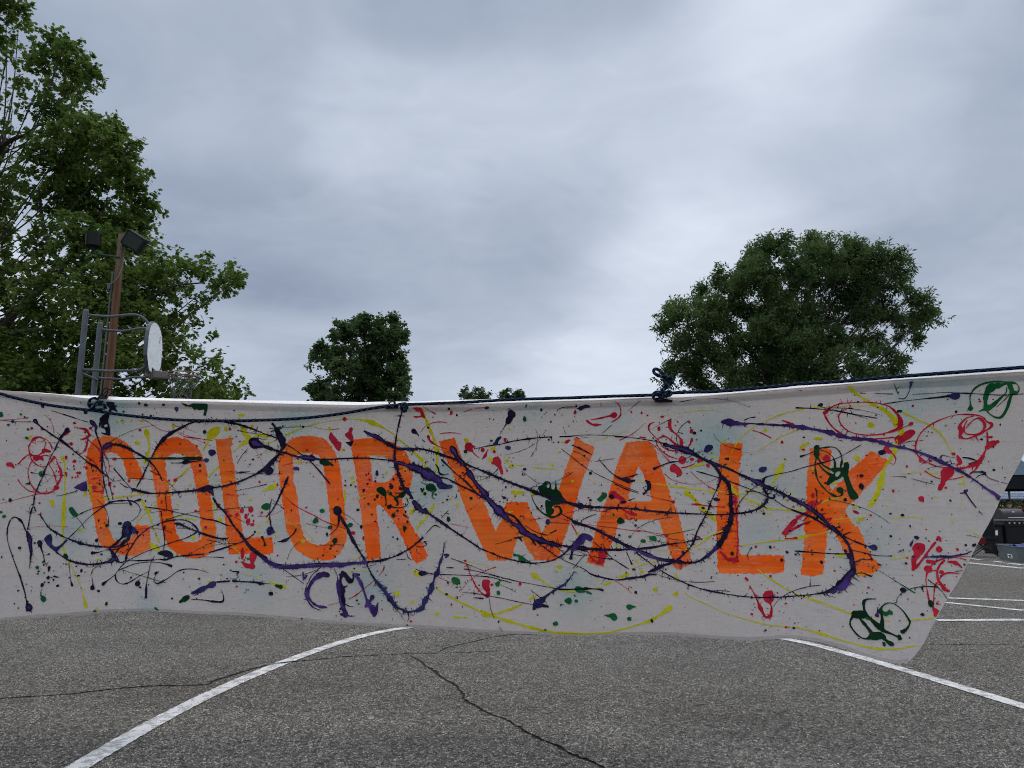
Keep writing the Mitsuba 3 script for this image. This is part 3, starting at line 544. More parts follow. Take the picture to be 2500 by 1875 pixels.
['N',0,[-1166,1021,3.1,-1172,999,4.1,-1174,961,4.6,-1170,927,7.1,-1162,892,6.1,-1157,878,15.3]],
['N',0,[-1190,1159,25.5,-1210,1157,5.1,-1228,1158,3.1]],
['P',0,[-1057,1168,20.4,-1072,1169,5.1,-1080,1167,3.1]],
['N',0,[-1353,1147,3.1,-1312,1152,10.2,-1279,1155,2.6]],
['N',0.3,[-1454,1026,8.2,-1429,991,11.2,-1391,956,7.2,-1352,902,7.1,-1308,853,14.3,-1281,818,18.4,-1253,788,16.3,-1216,762,13.2,-1168,730,15.3]],
['P',0.8,[-1194,742,12.2,-1163,723,20.4,-1121,704,25.4,-1070,698,23.4,-1020,704,18.3,-971,704,22.3,-921,707,15.2,-872,709,18.3,-823,709,18.3,-774,714,15.2,-726,719,12.2,-696,725,15.3]],
['N',0.4,[-1168,725,7.1,-1101,711,6.1,-1021,711,6.1,-922,718,6.1,-823,719,6.1,-701,723,8.1,-628,731,12.2,-565,749,9.2,-507,778,8.2,-462,810,8.2,-428,840,10.2]],
['N',0,[-506,766,3.6,-501,746,5.1,-480,729,3.6]],
['N',0,[-555,734,2.6,-505,736,2.0]],
['N',0,[-467,800,2.6,-437,793,3.6,-412,807,3.6,-428,819,3.1,-405,819,2.0]],
['N',0,[-462,785,3.1,-459,771,4.1,-439,758,3.1]],
['N',0,[-1085,687,4.1,-1044,661,3.0,-986,623,2.5]],
['N',0,[-1128,818,5.1,-1098,823,12.2,-1076,833,14.2,-1064,845,5.1,-1049,859,7.1,-1038,882,10.2]],
['N',0,[-839,953,12.2,-835,918,9.2,-838,894,7.1,-855,869,4.6,-879,850,3.0]],
['N',0.4,[-831,943,7.1,-817,918,10.2,-796,889,17.3,-780,855,11.2,-764,825,11.2,-727,767,9.2,-701,728,13.2,-681,684,9.2,-649,636,15.3,-614,597,11.2,-583,554,12.2,-558,526,14.3]],
['B',0.8,[-654,641,15.3,-614,600,15.3,-578,550,20.4,-548,516,18.3,-523,504,12.2,-493,492,12.2,-459,497,15.3,-444,501,25.5,-420,513,22.5]],
['N',0,[-562,516,4.1,-532,488,3.1,-509,454,2.5]],
['N',0,[-565,512,3.1,-557,497,2.5,-537,495,2.5]],
['N',0,[-491,487,8.2,-488,464,4.1,-497,448,2.5]],
['N',0,[-483,480,4.1,-466,478,3.1,-461,492,3.1]],
['B',0.6,[-420,516,10.2,-416,539,20.4,-402,563,12.3,-387,592,25.5,-378,606,20.4,-385,606,23.5,-376,630,7.2,-369,654,17.4,-355,678,25.6,-350,703,20.4,-343,727,23.5,-338,741,15.3,-331,766,8.2,-327,815,2.6]],
['B',0,[-323,756,17.4,-308,756,15.3,-321,742,10.2]],
['N',0,[-437,669,15.3,-419,673,22.5,-404,671,7.2,-362,666,6.1,-267,663,5.1,-167,659,4.6,-102,654,4.6,-43,640,4.6,1,629,3.0]],
['N',0,[-230,691,3.6,-182,684,4.1,-92,664,4.6,6,641,4.5,103,625,4.5,199,610,6.0,236,607,6.9,292,610,6.9,337,615,8.8,382,615,6.8,404,613,14.5,415,607,9.7]],
['N',0,[-238,581,2.5,-181,579,3.1,-112,568,4.1,-43,557,4.1,35,542,4.0,103,532,6.0,141,530,15.0,168,526,22.0]],
['B',0.3,[285,689,2.9,274,670,4.9,246,634,6.9,213,612,7.9,170,582,11.0,132,548,20.0,110,528,30.1,101,511,20.1]],
['B',0,[241,631,7.9,252,620,11.8]],
['N',0,[89,598,2.5,122,573,3.0,151,553,3.0,163,537,2.5]],
['N',0,[-109,556,2.5,-104,527,3.0,-99,503,2.5,-82,461,2.5]],
['N',0,[-62,452,12.2,-65,442,6.1]],
['N',0,[-60,426,2.5,-43,405,2.5]],
['N',0,[-184,559,4.1,-161,557,7.1,-134,555,7.1]],
['N',0,[-315,697,3.6,-277,696,3.1]],
['N',0.4,[-536,1451,5.0,-550,1402,8.1,-567,1334,9.2,-575,1274,12.3,-577,1218,18.4,-556,1142,15.4,-530,1082,11.3]],
['NP',0.5,[-545,1102,8.2,-529,1077,13.3,-509,1057,22.5,-483,1021,13.3]],
['NP',0.5,[-477,1006,25.6,-446,971,27.7,-415,959,30.7,-403,951,12.3,-351,917,20.4,-285,872,10.2,-223,833,9.2,-163,795,8.1,-148,786,7.1,-93,765,7.1,-43,746,7.1,6,735,6.0,79,724,7.0,132,725,7.0,185,736,6.9,232,761,8.9,261,787,11.8,293,825,19.6]],
['N',0,[279,788,11.8,274,759,9.8,270,743,17.7]],
['N',0,[237,763,3.0,274,768,3.9,311,762,3.9,334,766,4.9,320,751,3.9,297,722,3.9,281,703,2.5]],
['N',0,[293,825,5.9,256,787,6.9,237,763,4.9]],
['NP',0.6,[-723,1350,15.2,-693,1333,24.3,-663,1323,25.4,-623,1298,17.3,-568,1269,13.3,-527,1266,22.5,-492,1264,15.3,-466,1264,11.2,-469,1269,11.2,-402,1256,12.3,-335,1233,11.2,-273,1212,13.2,-216,1186,10.2,-145,1157,9.1,-69,1124,13.1,6,1093,13.0,70,1068,12.9,129,1043,12.9,167,1028,11.8,239,1009,11.8,304,989,14.6,364,982,14.5,432,979,8.6,499,977,8.6,569,973,7.5,536,974,8.5,605,965,8.4,672,958,7.4,739,953,6.4,804,950,6.4,886,947,6.3,946,951,6.3,993,957,8.0,1036,972,8.9,1060,990,10.6,1075,1011,8.8,1076,1028,8.8,1061,1059,13.3]],
['N',0,[1077,1020,10.6,1096,1015,8.8,1103,1028,6.2]],
['N',0,[1062,1085,13.3,1071,1102,6.2,1106,1113,4.0,1166,1126,3.9,1222,1144,3.5,1273,1157,3.4,1313,1169,3.4,1338,1180,3.4,1378,1204,3.4,1416,1228,2.1]],
['NP',0.6,[687,1256,18.6,717,1245,23.1,754,1235,18.4,775,1225,20.2,796,1215,16.5,836,1189,11.9,876,1167,18.2,912,1153,9.0,936,1143,10.8,974,1120,13.4,1012,1099,17.8,1050,1079,26.6,1072,1063,17.7,1095,1054,14.1,1131,1034,12.3,1173,1006,16.5,1207,985,19.0,1232,963,18.9,1256,938,18.8,1280,905,17.0,1302,881,15.3,1287,900,15.3,1311,871,12.7,1331,839,14.3,1340,804,12.6,1339,764,18.4,1340,732,15.1,1320,708,21.0,1301,680,21.0,1265,654,16.9,1228,640,7.7,1177,629,5.2,1142,624,4.3,1072,614,4.4,984,611,4.4,908,618,4.5,819,633,5.5,752,654,4.6,692,682,4.6,647,709,3.7,602,741,3.7,548,784,3.8]],
['N',0,[1231,638,3.4,1253,632,3.4,1275,625,3.4]],
['N',0,[1324,868,5.9,1342,878,3.4,1350,879,2.5]],
['N',0,[1320,865,5.9,1348,848,5.0,1376,834,4.2,1395,825,5.8]],
['B',0,[1398,825,12.5,1407,822,24.9,1420,821,20.7]],
['N',0,[1159,801,4.3,1209,798,4.3,1277,794,5.1,1336,795,6.7]],
['N',0,[1344,809,2.5,1367,804,2.9,1389,799,3.3,1404,793,4.1,1433,790,5.0,1455,790,5.8,1466,791,9.0]],
['N',0,[1392,797,3.3,1401,782,2.9,1389,774,3.3,1370,776,3.3,1359,765,3.3,1349,766,3.3]],
['N',0,[1347,721,4.2,1364,724,3.3,1382,717,5.0,1395,711,8.3]],
['N',0,[809,1135,3.7,854,1120,4.5,925,1094,4.5,991,1064,3.6,1048,1037,3.5,1074,1022,4.4]],
['N',0,[1100,1009,4.4,1134,981,5.2,1176,959,10.4,1225,938,8.6,1267,905,9.4,1296,885,9.3,1280,901,9.4,1302,881,8.5]],
['N',0,[1215,915,4.3,1186,904,3.5,1164,889,3.5]],
['N',0.7,[876,1165,18.2,895,1133,13.6,906,1110,18.1,929,1083,16.2,937,1039,13.5,936,995,17.1,936,951,22.5,928,907,17.1,910,872,16.2,919,896,19.8,905,857,22.5,879,817,22.6,850,787,18.1,816,760,11.8,784,745,10.1,747,743,11.0,714,748,16.6,682,750,20.4,644,756,20.5,611,768,18.7,561,789,16.0,506,813,14.3,463,837,11.5,421,860,14.4,367,887,12.6,317,903,16.6,289,913,29.3,271,927,6.8,229,953,4.9]],
['P',0,[837,778,9.1,863,800,11.8,875,817,4.5]],
['P',0,[527,800,6.6,570,783,9.4,611,766,11.2,653,752,11.2,682,749,7.4]],
['N',0.6,[906,1110,18.1,888,1061,5.4,865,1013,4.5,849,973,6.4,833,938,6.4,802,880,7.3,783,829,7.3,757,793,6.4,727,764,9.2,698,742,10.2,661,729,14.0,631,713,12.1,601,699,4.7]],
['N',0,[861,859,3.6,886,868,6.3,910,877,6.3]],
['N',0,[639,1151,12.2,668,1164,5.6,706,1177,9.3,753,1184,3.7,800,1208,4.1,842,1223,3.6]],
['N',0,[469,1119,3.8,495,1105,4.8,526,1097,19.0,553,1099,9.5]],
['N',0,[496,1109,4.8,536,1118,4.7,571,1129,3.8]],
['N',0.3,[601,1098,11.3,611,1089,23.5,615,1070,20.6,604,1052,6.6,586,1036,9.4]],
['N',0,[468,1086,3.8,521,1060,3.8,573,1041,3.8]],
['N',0,[528,1011,7.6,557,1022,2.4]],
['N',0,[497,1002,12.4,519,1006,4.7]],
['N',0,[407,1195,4.8,427,1168,5.8,458,1134,4.8,498,1110,6.7,538,1104,14.2]],
['N',0,[498,1110,4.8,538,1118,4.3,571,1129,3.8]],
['N',0,[283,1268,4.9,321,1250,5.8,375,1220,3.9]],
['N',0,[233,1252,3.4,279,1215,2.9,344,1161,2.9,412,1121,2.9,479,1087,2.9,572,1046,2.4]],
['N',0,[43,1154,2.5,85,1122,2.5,129,1087,2.5]],
['N',0.3,[-186,1262,4.6,-125,1274,6.0,-54,1282,7.0,-14,1291,7.0,56,1301,5.9,129,1307,5.9,187,1309,4.9]],
['N',0,[226,1309,4.9,274,1309,6.8,321,1313,4.3,391,1311,3.8,460,1305,3.8,527,1297,4.3,471,1301,4.3,538,1294,4.7,605,1282,5.6,662,1268,4.7,717,1248,4.6]],
['N',0,[316,1307,1.9,345,1302,2.9,363,1299,1.9]],
['N',0.2,[-345,1213,9.2,-299,1167,5.1,-257,1131,5.1,-226,1106,10.2,-175,1055,5.1,-134,1025,7.1]],
['N',0.4,[-349,1127,8.2,-313,1119,8.2,-277,1099,10.2,-215,1071,8.1,-164,1043,7.1,-124,1016,10.1]],
['NP',0.6,[-294,1267,30.5,-283,1252,27.5,-268,1227,15.3,-247,1202,20.4,-222,1171,13.2,-208,1146,35.6,-190,1120,20.3,-170,1090,22.3,-139,1055,28.3,-114,1020,27.3,-78,981,30.3,-43,949,32.2,-28,933,30.2,6,904,25.1,36,890,30.1,55,868,35.0,113,837,27.9,152,823,24.8,200,810,17.8,247,803,12.8,316,795,16.6,375,792,12.6,429,791,9.6,495,792,9.5,505,794,7.6,549,796,7.6,625,806,11.2,676,818,6.5,738,828,5.5,792,840,5.5,820,845,4.6]],
['N',0,[-43,964,7.0,-14,949,9.0,11,937,10.0,36,908,15.0,60,874,10.0]],
['N',0,[36,937,3.0,50,942,4.0,60,933,2.5]],
['N',0,[60,897,3.0,104,871,3.0,143,857,3.0,171,852,2.5]],
['N',0.2,[75,851,4.0,133,809,4.0,199,762,4.0,246,737,3.9,293,717,4.9,334,700,3.9,356,682,6.8,396,670,7.7,462,659,9.6,514,666,9.5,556,675,7.6,503,668,8.6,546,672,9.5,580,680,11.3,605,689,9.4,634,688,3.7]],
['N',0,[94,832,5.0,109,809,7.0,113,804,2.5]],
['N',0,[200,810,2.5,223,786,2.5,246,780,2.0]],
['N',0,[371,827,4.8,407,795,4.8,450,755,4.8,489,728,6.7,523,707,3.3]],
['N',0,[512,783,3.3,524,752,2.8,534,728,9.5]],
['N',0,[-6,1425,29.5,-9,1402,14.8,-19,1385,22.7,-29,1373,6.9,-51,1340,4.0,-60,1327,2.5]],
['N',0,[-54,1355,1.5,-53,1355,1.5]],
['N',0,[176,911,2.5,247,908,2.0,294,909,2.0]],
['N',0,[-51,1037,4.0,-39,1027,13.1,-26,1027,7.0]],
['N',0,[-269,1046,4.1,-271,1031,7.1,-279,1025,4.1]],
['N',0,[-483,1351,25.4,-468,1341,10.2,-458,1329,7.1]],
['N',0,[-443,1311,3.1,-428,1299,6.1]],
['N',0,[68,1463,6.8,65,1446,3.9]],
['N',0,[319,1434,23.9,343,1442,19.1,359,1439,9.5]],
['N',0,[210,1426,3.9,225,1437,3.9,248,1442,3.4,305,1441,4.3]],
['N',0,[419,1320,3.3,461,1356,2.4]],
['N',0,[527,1411,2.3,557,1437,2.8,584,1458,2.8]],
['N',0,[6,837,3.0,31,840,10.0,48,843,5.0]],
['N',0,[36,838,10.0,50,821,3.0]],
['N',0,[-341,932,5.1,-321,954,5.1,-301,947,3.1]],
['N',0,[-324,954,2.6,-306,969,10.2]],
['N',0,[-418,854,3.1,-396,879,4.1,-374,896,6.1,-346,884,2.6]],
['N',0,[-396,879,2.0,-376,874,2.0]],
['N',0,[-236,1136,7.1,-216,1151,10.2,-196,1161,6.1]],
['N',0,[176,860,5.9,209,877,7.9]],
['N',0,[317,918,3.9,350,937,4.8,386,950,2.4]],
['N',0,[418,961,3.8,459,979,4.8]],
['P',0.35,[913,1344,13.4,933,1343,28.6,949,1337,25.0,977,1334,17.8,1000,1330,17.7,1016,1332,9.7,1047,1328,7.9,1075,1325,7.0,1112,1321,11.4,1162,1316,12.1,1200,1308,17.3,1244,1298,13.7,1266,1292,18.8,1317,1277,16.2,1323,1273,16.1,1358,1260,18.6,1400,1251,16.8,1442,1245,15.9,1486,1231,17.4,1520,1217,14.9,1563,1205,12.3,1602,1188,15.5,1632,1173,14.7,1667,1151,14.6,1699,1131,14.5,1743,1102,12.0,1778,1072,10.4,1808,1044,14.4,1833,1024,19.9,1846,1005,14.3]],
['N',0,[996,1346,6.2,1015,1355,4.4,1040,1357,6.1]],
['N',0,[1850,1016,6.4,1858,1020,3.2]],
['N',0,[1205,1187,10.4,1228,1195,3.5,1250,1205,3.4]],
['N',0,[1700,1403,12.0,1686,1401,5.6,1665,1399,4.8,1604,1395,3.2,1552,1391,3.3,1515,1387,4.1,1477,1382,6.6]],
['N',0,[1578,1414,1.6,1602,1415,2.4,1637,1415,2.0,1682,1417,3.2,1727,1413,4.0,1776,1409,3.2,1830,1404,4.0,1884,1400,4.7,1921,1402,3.9,1961,1403,3.1]],
['N',0,[1569,1431,4.0,1563,1415,3.6,1552,1400,4.9,1529,1403,2.4]],
['N',0,[1403,1431,6.6,1426,1428,2.5]],
['N',0,[1454,1426,2.5,1481,1423,3.3,1514,1420,2.9]],
['N',0,[1176,1458,2.6,1202,1454,5.9]],
['N',0,[1478,1402,2.1,1490,1402,2.9]],
['N',0,[1368,1373,3.3,1387,1373,2.5]],
['N',0,[1665,1164,2.8,1677,1176,3.6,1697,1169,2.4,1721,1166,2.0]],
['N',0,[1742,1166,2.8,1766,1162,4.0,1789,1151,4.0,1767,1144,2.0,1755,1138,2.4]],
['N',0,[1762,1108,3.2,1794,1109,5.6,1814,1103,5.6,1796,1115,4.8]],
['N',0,[1776,1084,2.4,1788,1095,3.6,1810,1099,4.0,1822,1085,3.2,1855,1071,2.4]],
['N',0,[1860,1070,2.0,1886,1062,2.8]],
['N',0,[1548,1225,2.5,1576,1234,2.9,1596,1233,2.0]],
['N',0,[1576,1240,2.5,1582,1234,2.5]],
['N',0,[1603,1237,3.3,1620,1236,3.7]],
['P',0,[1734,1036,16.0,1741,1040,8.0]],
['N',0,[1715,1028,2.0,1733,1029,6.4,1741,1013,5.6,1760,972,2.4]],
['N',0,[1767,962,4.8,1780,943,2.0]],
['N',0,[1504,1097,1.7,1524,1096,2.1,1548,1093,4.9]],
['N',0,[1564,1087,1.6,1606,1072,2.0,1638,1063,1.6]],
['N',0,[1671,1051,2.0,1693,1038,2.4]],
['N',0,[1337,1248,3.4,1348,1245,5.1,1351,1239,2.1]],
['NP',0,[1728,834,7.9,1736,838,6.4,1736,831,4.0]],
['B',0.4,[1566,788,4.0,1582,790,6.4,1615,792,7.2,1645,793,8.0,1668,797,5.6,1696,803,5.6,1722,815,4.0]],
['P',0,[1390,569,16.4,1393,579,5.7,1397,601,3.3]],
['R',0.3,[-2387,1279,5.1,-2370,1306,9.2,-2349,1321,13.3,-2324,1323,8.2,-2305,1304,4.6,-2310,1269,4.1,-2321,1249,6.2,-2346,1234,7.2,-2371,1237,10.3,-2384,1251,6.2,-2387,1279,5.1]],
['R',0,[-2324,1322,5.1,-2294,1309,4.6,-2275,1279,8.2,-2272,1264,6.2]],
['R',0.3,[-2384,1246,5.1,-2370,1213,9.2,-2343,1189,7.2,-2307,1180,4.6,-2283,1198,7.2,-2264,1223,17.5,-2260,1233,22.6]],
['R',0,[-2326,1233,4.6,-2300,1236,4.1,-2280,1228,5.1]],
['R',0,[-2356,1223,20.5,-2325,1223,22.6,-2314,1208,10.3]],
['R',0.3,[-2365,1213,9.2,-2379,1188,7.2,-2384,1147,5.7,-2371,1106,5.7,-2337,1063,7.2,-2296,1048,10.3,-2256,1061,10.3,-2241,1081,18.5,-2232,1071,10.3]],
['R',0.4,[-2251,1208,4.6,-2224,1157,7.2,-2226,1117,7.2,-2239,1091,12.3]],
['R',0,[-2288,1193,4.1,-2265,1162,4.6,-2254,1137,6.2,-2242,1101,6.2]],
['R',0,[-2431,1119,12.3,-2407,1089,5.7,-2372,1063,4.6,-2331,1055,6.2]],
['R',0,[-2435,1193,12.3,-2414,1218,9.2,-2387,1241,7.2]],
['R',0.4,[-2154,1369,3.1,-2129,1366,5.1,-2100,1359,10.2,-2087,1334,13.3,-2104,1319,10.2,-2135,1312,5.1]],
['R',0.4,[-2095,1314,8.2,-2107,1269,11.3,-2123,1249,4.6,-2138,1241,3.1]],
['R',0,[-2090,1309,6.1,-2057,1279,5.1,-2037,1259,12.3]],
['R',0,[-2042,1269,15.4,-2034,1244,12.3,-2036,1203,7.2]],
['R',0,[-2113,1234,4.1,-2071,1208,5.1,-2036,1162,10.3,-2027,1147,5.1]],
['R',0.2,[-2019,1254,4.1,-1995,1213,4.6,-1987,1167,4.1,-1999,1137,4.1,-2034,1127,5.1,-2074,1119,5.1]],
['R',0.3,[-2055,1061,7.2,-2026,1058,10.3,-2004,1066,12.3]],
['R',0,[-2222,1304,15.3,-2208,1289,15.4]],
['R',0,[-2220,1329,5.1,-2199,1339,11.2,-2176,1354,7.1]],
['R',0,[-1816,1410,3.0,-1780,1392,3.0,-1730,1359,3.0,-1679,1347,2.5]],
['R',0,[-1649,1113,12.3,-1635,1126,4.1,-1611,1141,2.6]],
['R',0,[-1637,1342,3.0,-1607,1324,4.1,-1566,1319,5.1,-1495,1309,3.0,-1464,1303,4.6]],
['R',0,[-1325,1293,5.1,-1324,1292,4.6]],
['R',0,[-1052,991,4.1,-1005,966,5.1,-953,942,4.1,-907,917,4.6,-850,897,4.1,-796,878,2.5]],
['R',0,[-1116,1046,2.5,-1084,1016,2.5,-1052,991,3.1]],
['R',0,[-1296,786,10.2,-1295,761,15.3,-1294,732,6.1]],
['R',0,[-775,554,6.1,-744,568,6.1,-706,598,5.1,-661,634,3.6]],
['R',0,[-868,526,2.5,-830,534,3.0,-801,544,2.5]],
['R',0,[-613,708,3.1,-615,688,4.6,-636,659,3.1]],
['R',0,[-145,1212,5.1,-130,1230,15.1,-122,1249,7.1,-114,1259,2.5]],
['R',0,[-450,1346,3.0,-427,1373,4.1,-390,1390,4.6,-349,1394,7.1,-313,1388,2.5]],
['R',0,[-355,1339,2.5,-298,1342,6.1,-247,1335,2.0]],
['R',0,[-412,1326,12.2,-402,1304,8.2,-361,1278,4.6,-320,1265,3.1]],
['R',0,[348,1377,19.2,358,1369,14.4,372,1360,7.7,386,1357,8.6,418,1357,3.3]],
['R',0,[365,1381,7.7,404,1386,4.8,445,1394,9.5,468,1397,20.8]],
['R',0,[467,1458,6.6,485,1447,4.2,496,1418,4.7,492,1389,8.5,457,1366,4.3]],
['R',0,[406,1449,4.7,415,1460,4.7]],
['R',0,[-179,1454,3.0,-144,1455,4.0,-124,1455,6.9]],
['R',0,[-235,1437,2.5,-205,1447,3.0,-192,1452,2.5]],
['R',0.5,[490,979,9.5,516,961,14.2,541,951,23.6,559,947,14.1]],
['R',0,[511,947,4.7,524,924,3.8,546,933,3.8,552,919,5.7,561,928,3.8]],
['R',0,[318,975,2.9,387,965,3.9,449,958,2.9]],
['R',0,[276,913,4.9,363,900,3.9,453,889,3.8,567,874,2.8,564,878,3.8,652,864,2.8,681,857,9.3]],
['R',0,[603,1034,2.8,649,1019,2.8,696,1007,3.7,712,1003,11.1]],
['R',0,[297,1306,4.4,321,1293,5.8]],
['R',0,[255,1283,11.7,274,1294,4.4]],
['R',0.4,[-217,711,7.1,-205,679,5.1,-182,631,7.1,-157,593,8.1,-127,567,7.1]],
['R',0.4,[316,830,3.9,339,793,4.9,361,757,5.8,388,730,6.8]],
['R',0,[275,905,4.9,294,872,5.9,301,854,6.8]],
['R',0.2,[641,1358,5.6,621,1348,7.4,618,1325,4.2,640,1297,4.2,662,1273,4.7,679,1245,5.6,708,1230,5.6,742,1228,7.4,776,1241,6.4,793,1267,7.3,795,1283,5.5]],
['R',0.3,[707,1366,11.0,703,1344,23.0,710,1321,12.0,734,1297,7.4,751,1274,11.0,750,1246,13.8,734,1252,9.2,691,1290,7.4,662,1287,6.5,651,1264,4.2,670,1231,3.7,699,1207,4.6,733,1192,5.5]],
['R',0,[618,1272,4.2,649,1246,3.7,678,1212,3.7,708,1174,3.7]],
['R',0,[682,1308,3.7,670,1296,2.8]],
['R',0,[748,1152,4.2,773,1156,6.4,807,1170,3.7]],
['R',0,[754,1223,3.7,752,1210,4.6]],
['R',0,[1031,1302,5.3,1064,1289,3.5,1095,1270,5.3,1101,1267,7.9]],
['R',0,[1139,1338,6.1,1154,1331,8.7,1170,1320,21.6,1181,1307,21.6]],
['R',0,[999,1322,8.0,1001,1320,7.1]],
['R',0,[581,1294,6.6,605,1290,6.6]],
['R',0,[784,993,7.3,807,991,6.4,855,984,3.6,918,979,8.1]],
['R',0.4,[954,995,7.2,955,951,6.3,956,907,6.3,956,847,7.2,957,836,6.3,948,780,6.3,943,759,17.9,932,760,18.0,908,762,10.8]],
['R',0,[939,816,4.5,958,819,5.4]],
['R',0.4,[886,792,9.0,901,775,10.8,916,758,7.2,955,755,10.7]],
['R',0.2,[1056,548,10.5,1045,536,10.5,1034,538,8.8,1019,574,9.7,1007,614,8.9,994,643,6.2,987,657,13.3]],
['R',0,[976,686,8.0,983,676,9.8]],
['R',0.3,[1226,968,12.9,1208,955,17.3,1182,938,15.6,1159,913,17.4,1143,892,26.2,1127,871,26.2,1121,879,13.1]],
['R',0,[1126,850,8.7,1147,850,5.2,1169,854,6.9]],
['R',0,[1150,883,13.1,1169,896,8.7,1198,913,6.1,1224,922,3.4]],
['R',0,[1255,926,4.3,1276,930,8.5,1294,934,6.0]],
['R',0,[805,851,11.0,812,848,4.6]],
['R',0.3,[1288,1361,16.9,1312,1384,7.6,1336,1393,5.9,1361,1395,4.6,1410,1395,4.1,1459,1389,4.5,1501,1375,6.6,1527,1350,9.0,1543,1321,10.7,1542,1292,14.8,1525,1279,8.2,1480,1266,5.0,1435,1264,4.6,1387,1275,4.6,1358,1295,5.9,1340,1323,6.8,1337,1348,4.6,1349,1364,4.2,1379,1382,4.2]],
['R',0,[1284,1359,8.5,1301,1325,7.6,1323,1295,6.8,1348,1273,7.6,1379,1256,6.7]],
['R',0.2,[1358,1264,8.5,1400,1245,8.4,1449,1247,7.5,1490,1249,7.5,1524,1252,10.7]],
['R',0,[1535,1272,2.5,1552,1288,4.1,1570,1296,4.1,1580,1302,14.7,1588,1306,9.8]],
['N',0,[1476,1192,24.9,1483,1194,20.8]],
['R',0,[1511,1191,5.8,1521,1174,7.4,1521,1157,5.0,1513,1145,3.3,1498,1150,2.5]],
['R',0.2,[1590,1188,6.5,1595,1225,6.6,1612,1265,4.1,1645,1296,5.7,1687,1318,4.4,1732,1331,4.4,1781,1330,5.6,1817,1322,6.4,1836,1302,9.6,1854,1292,9.6,1847,1278,10.4,1829,1267,9.6,1803,1252,6.4,1764,1238,4.8,1742,1247,12.1]],
['R',0,[1742,1249,12.1,1748,1269,20.1,1743,1289,12.1,1764,1316,6.4,1792,1325,6.4]],
['R',0,[1768,1310,4.8,1757,1281,5.6,1764,1258,6.4,1796,1254,6.4,1821,1267,9.6,1829,1291,12.0,1811,1315,7.2,1789,1309,4.8,1768,1284,4.0,1761,1276,3.2]],
['R',0.3,[1836,1263,5.6,1837,1227,6.4,1825,1191,9.6,1800,1151,16.0,1769,1134,11.2,1732,1123,6.4,1698,1127,5.7,1664,1130,4.5,1628,1146,5.3,1604,1167,9.8,1590,1188,5.7]],
['R',0,[1600,1167,5.7,1618,1142,3.3]],
['R',0,[1799,1143,6.4,1781,1119,5.6,1761,1102,7.2]],
['R',0,[1832,1203,16.0,1852,1217,25.6,1872,1225,12.0,1879,1228,17.6]],
['R',0,[1835,1243,5.6,1851,1243,11.2]],
['R',0,[1727,1173,8.1,1730,1160,20.1,1732,1144,16.1,1715,1136,4.0]],
['R',0,[1613,1116,7.3,1629,1100,4.1,1658,1085,4.0,1699,1083,4.0,1739,1093,6.4]],
['R',0,[1364,963,5.9,1372,957,10.1,1382,952,4.2]],
['R',0,[1601,1157,8.2,1603,1149,5.7]],
['R',0,[1608,844,7.2,1599,833,11.3,1583,813,8.1,1563,786,8.9,1543,761,8.9,1529,744,10.5]],
['R',0,[1575,773,17.7,1593,772,12.0,1613,780,8.0,1637,788,5.6,1667,789,4.8,1697,781,4.8]],
['R',0,[1651,791,4.0,1681,794,3.2,1711,793,3.2]],
['R',0.2,[1626,778,8.0,1608,759,7.2,1597,734,8.0,1595,708,10.4,1604,686,14.4,1611,672,17.5,1624,669,11.9]],
['R',0,[1598,710,5.6,1614,727,4.8,1635,734,6.4,1669,732,4.0]],
['R',0,[1638,773,9.6,1657,771,12.0,1672,760,8.0,1679,749,4.0]],
['R',0,[1592,770,4.0,1577,752,5.6,1570,744,20.1]],
['R',0,[1568,737,6.4,1558,710,4.8,1555,673,4.8,1555,633,6.4,1562,611,6.4,1567,593,14.3,1576,591,5.6]],
['R',0,[1595,702,5.6,1582,687,7.2,1574,659,4.0,1565,619,4.0]],
['R',0,[1272,933,6.0,1293,933,7.7]],
['G',0,[-2507,1437,20.2,-2508,1423,18.2]],
['G',0,[-2397,1321,15.3,-2385,1316,12.3]],
['D',0,[-2388,1096,10.3,-2365,1099,10.3]],
['G',0,[-2158,973,18.5,-2141,951,28.8,-2130,946,22.7]],
['D',0,[-1612,1486,5.0,-1592,1474,9.0,-1572,1469,10.0,-1535,1478,30.0,-1520,1473,40.0,-1497,1468,30.0]],
['D',0,[-1546,1469,25.0,-1547,1449,8.0]],
['D',0,[-1489,1468,12.0,-1493,1444,10.0,-1500,1424,12.1]],
['D',0,[-1529,1219,15.3,-2036,1221,1.2]],
['P',0,[-2304,1473,22.2,-2303,1468,17.2]],
['P',0,[-2090,1442,15.1,-2092,1439,10.1]],
['D',0,[-1505,1346,18.2,-1506,1336,7.1]],
['N',0,[-2016,825,12.3,-2021,823,10.3]],
['N',0,[-2244,694,15.5,-2245,674,5.2]],
['N',0,[-2225,653,4.1,-2209,650,7.2,-2193,647,3.1]],
['G',0,[-2275,562,8.3,-2264,547,23.8,-2256,537,20.7]],
['G',0,[-2275,559,10.4,-2277,581,5.2,-2273,595,3.1]],
['G',0,[-1699,509,15.3,-1682,497,12.3]],
['D',0,[-2171,753,25.8,-2157,743,12.4]],
['G',0,[-1181,1347,10.1,-1139,1365,15.2,-1129,1365,10.1]],
['G',0,[-1152,1283,4.1,-1146,1273,10.2]],
['D',0,[-931,1202,20.4,-911,1197,30.6,-890,1192,10.2,-875,1184,7.1]],
['G',0,[-1207,984,15.3,-1189,986,30.6,-1177,991,10.2]],
['G',0,[-951,914,28.5,-945,928,22.4,-936,909,20.3]],
['G',0,[-794,894,10.2,-776,899,25.4]],
['D',0,[-1203,840,22.4,-1192,820,7.1,-1185,796,18.3]],
['D',0,[-1120,615,20.3,-1095,608,25.4]],
['N',0,[-439,671,15.3,-424,669,25.6,-409,670,15.3]],
['D',0,[-619,1041,10.2,-613,1011,9.2,-615,989,13.3]],
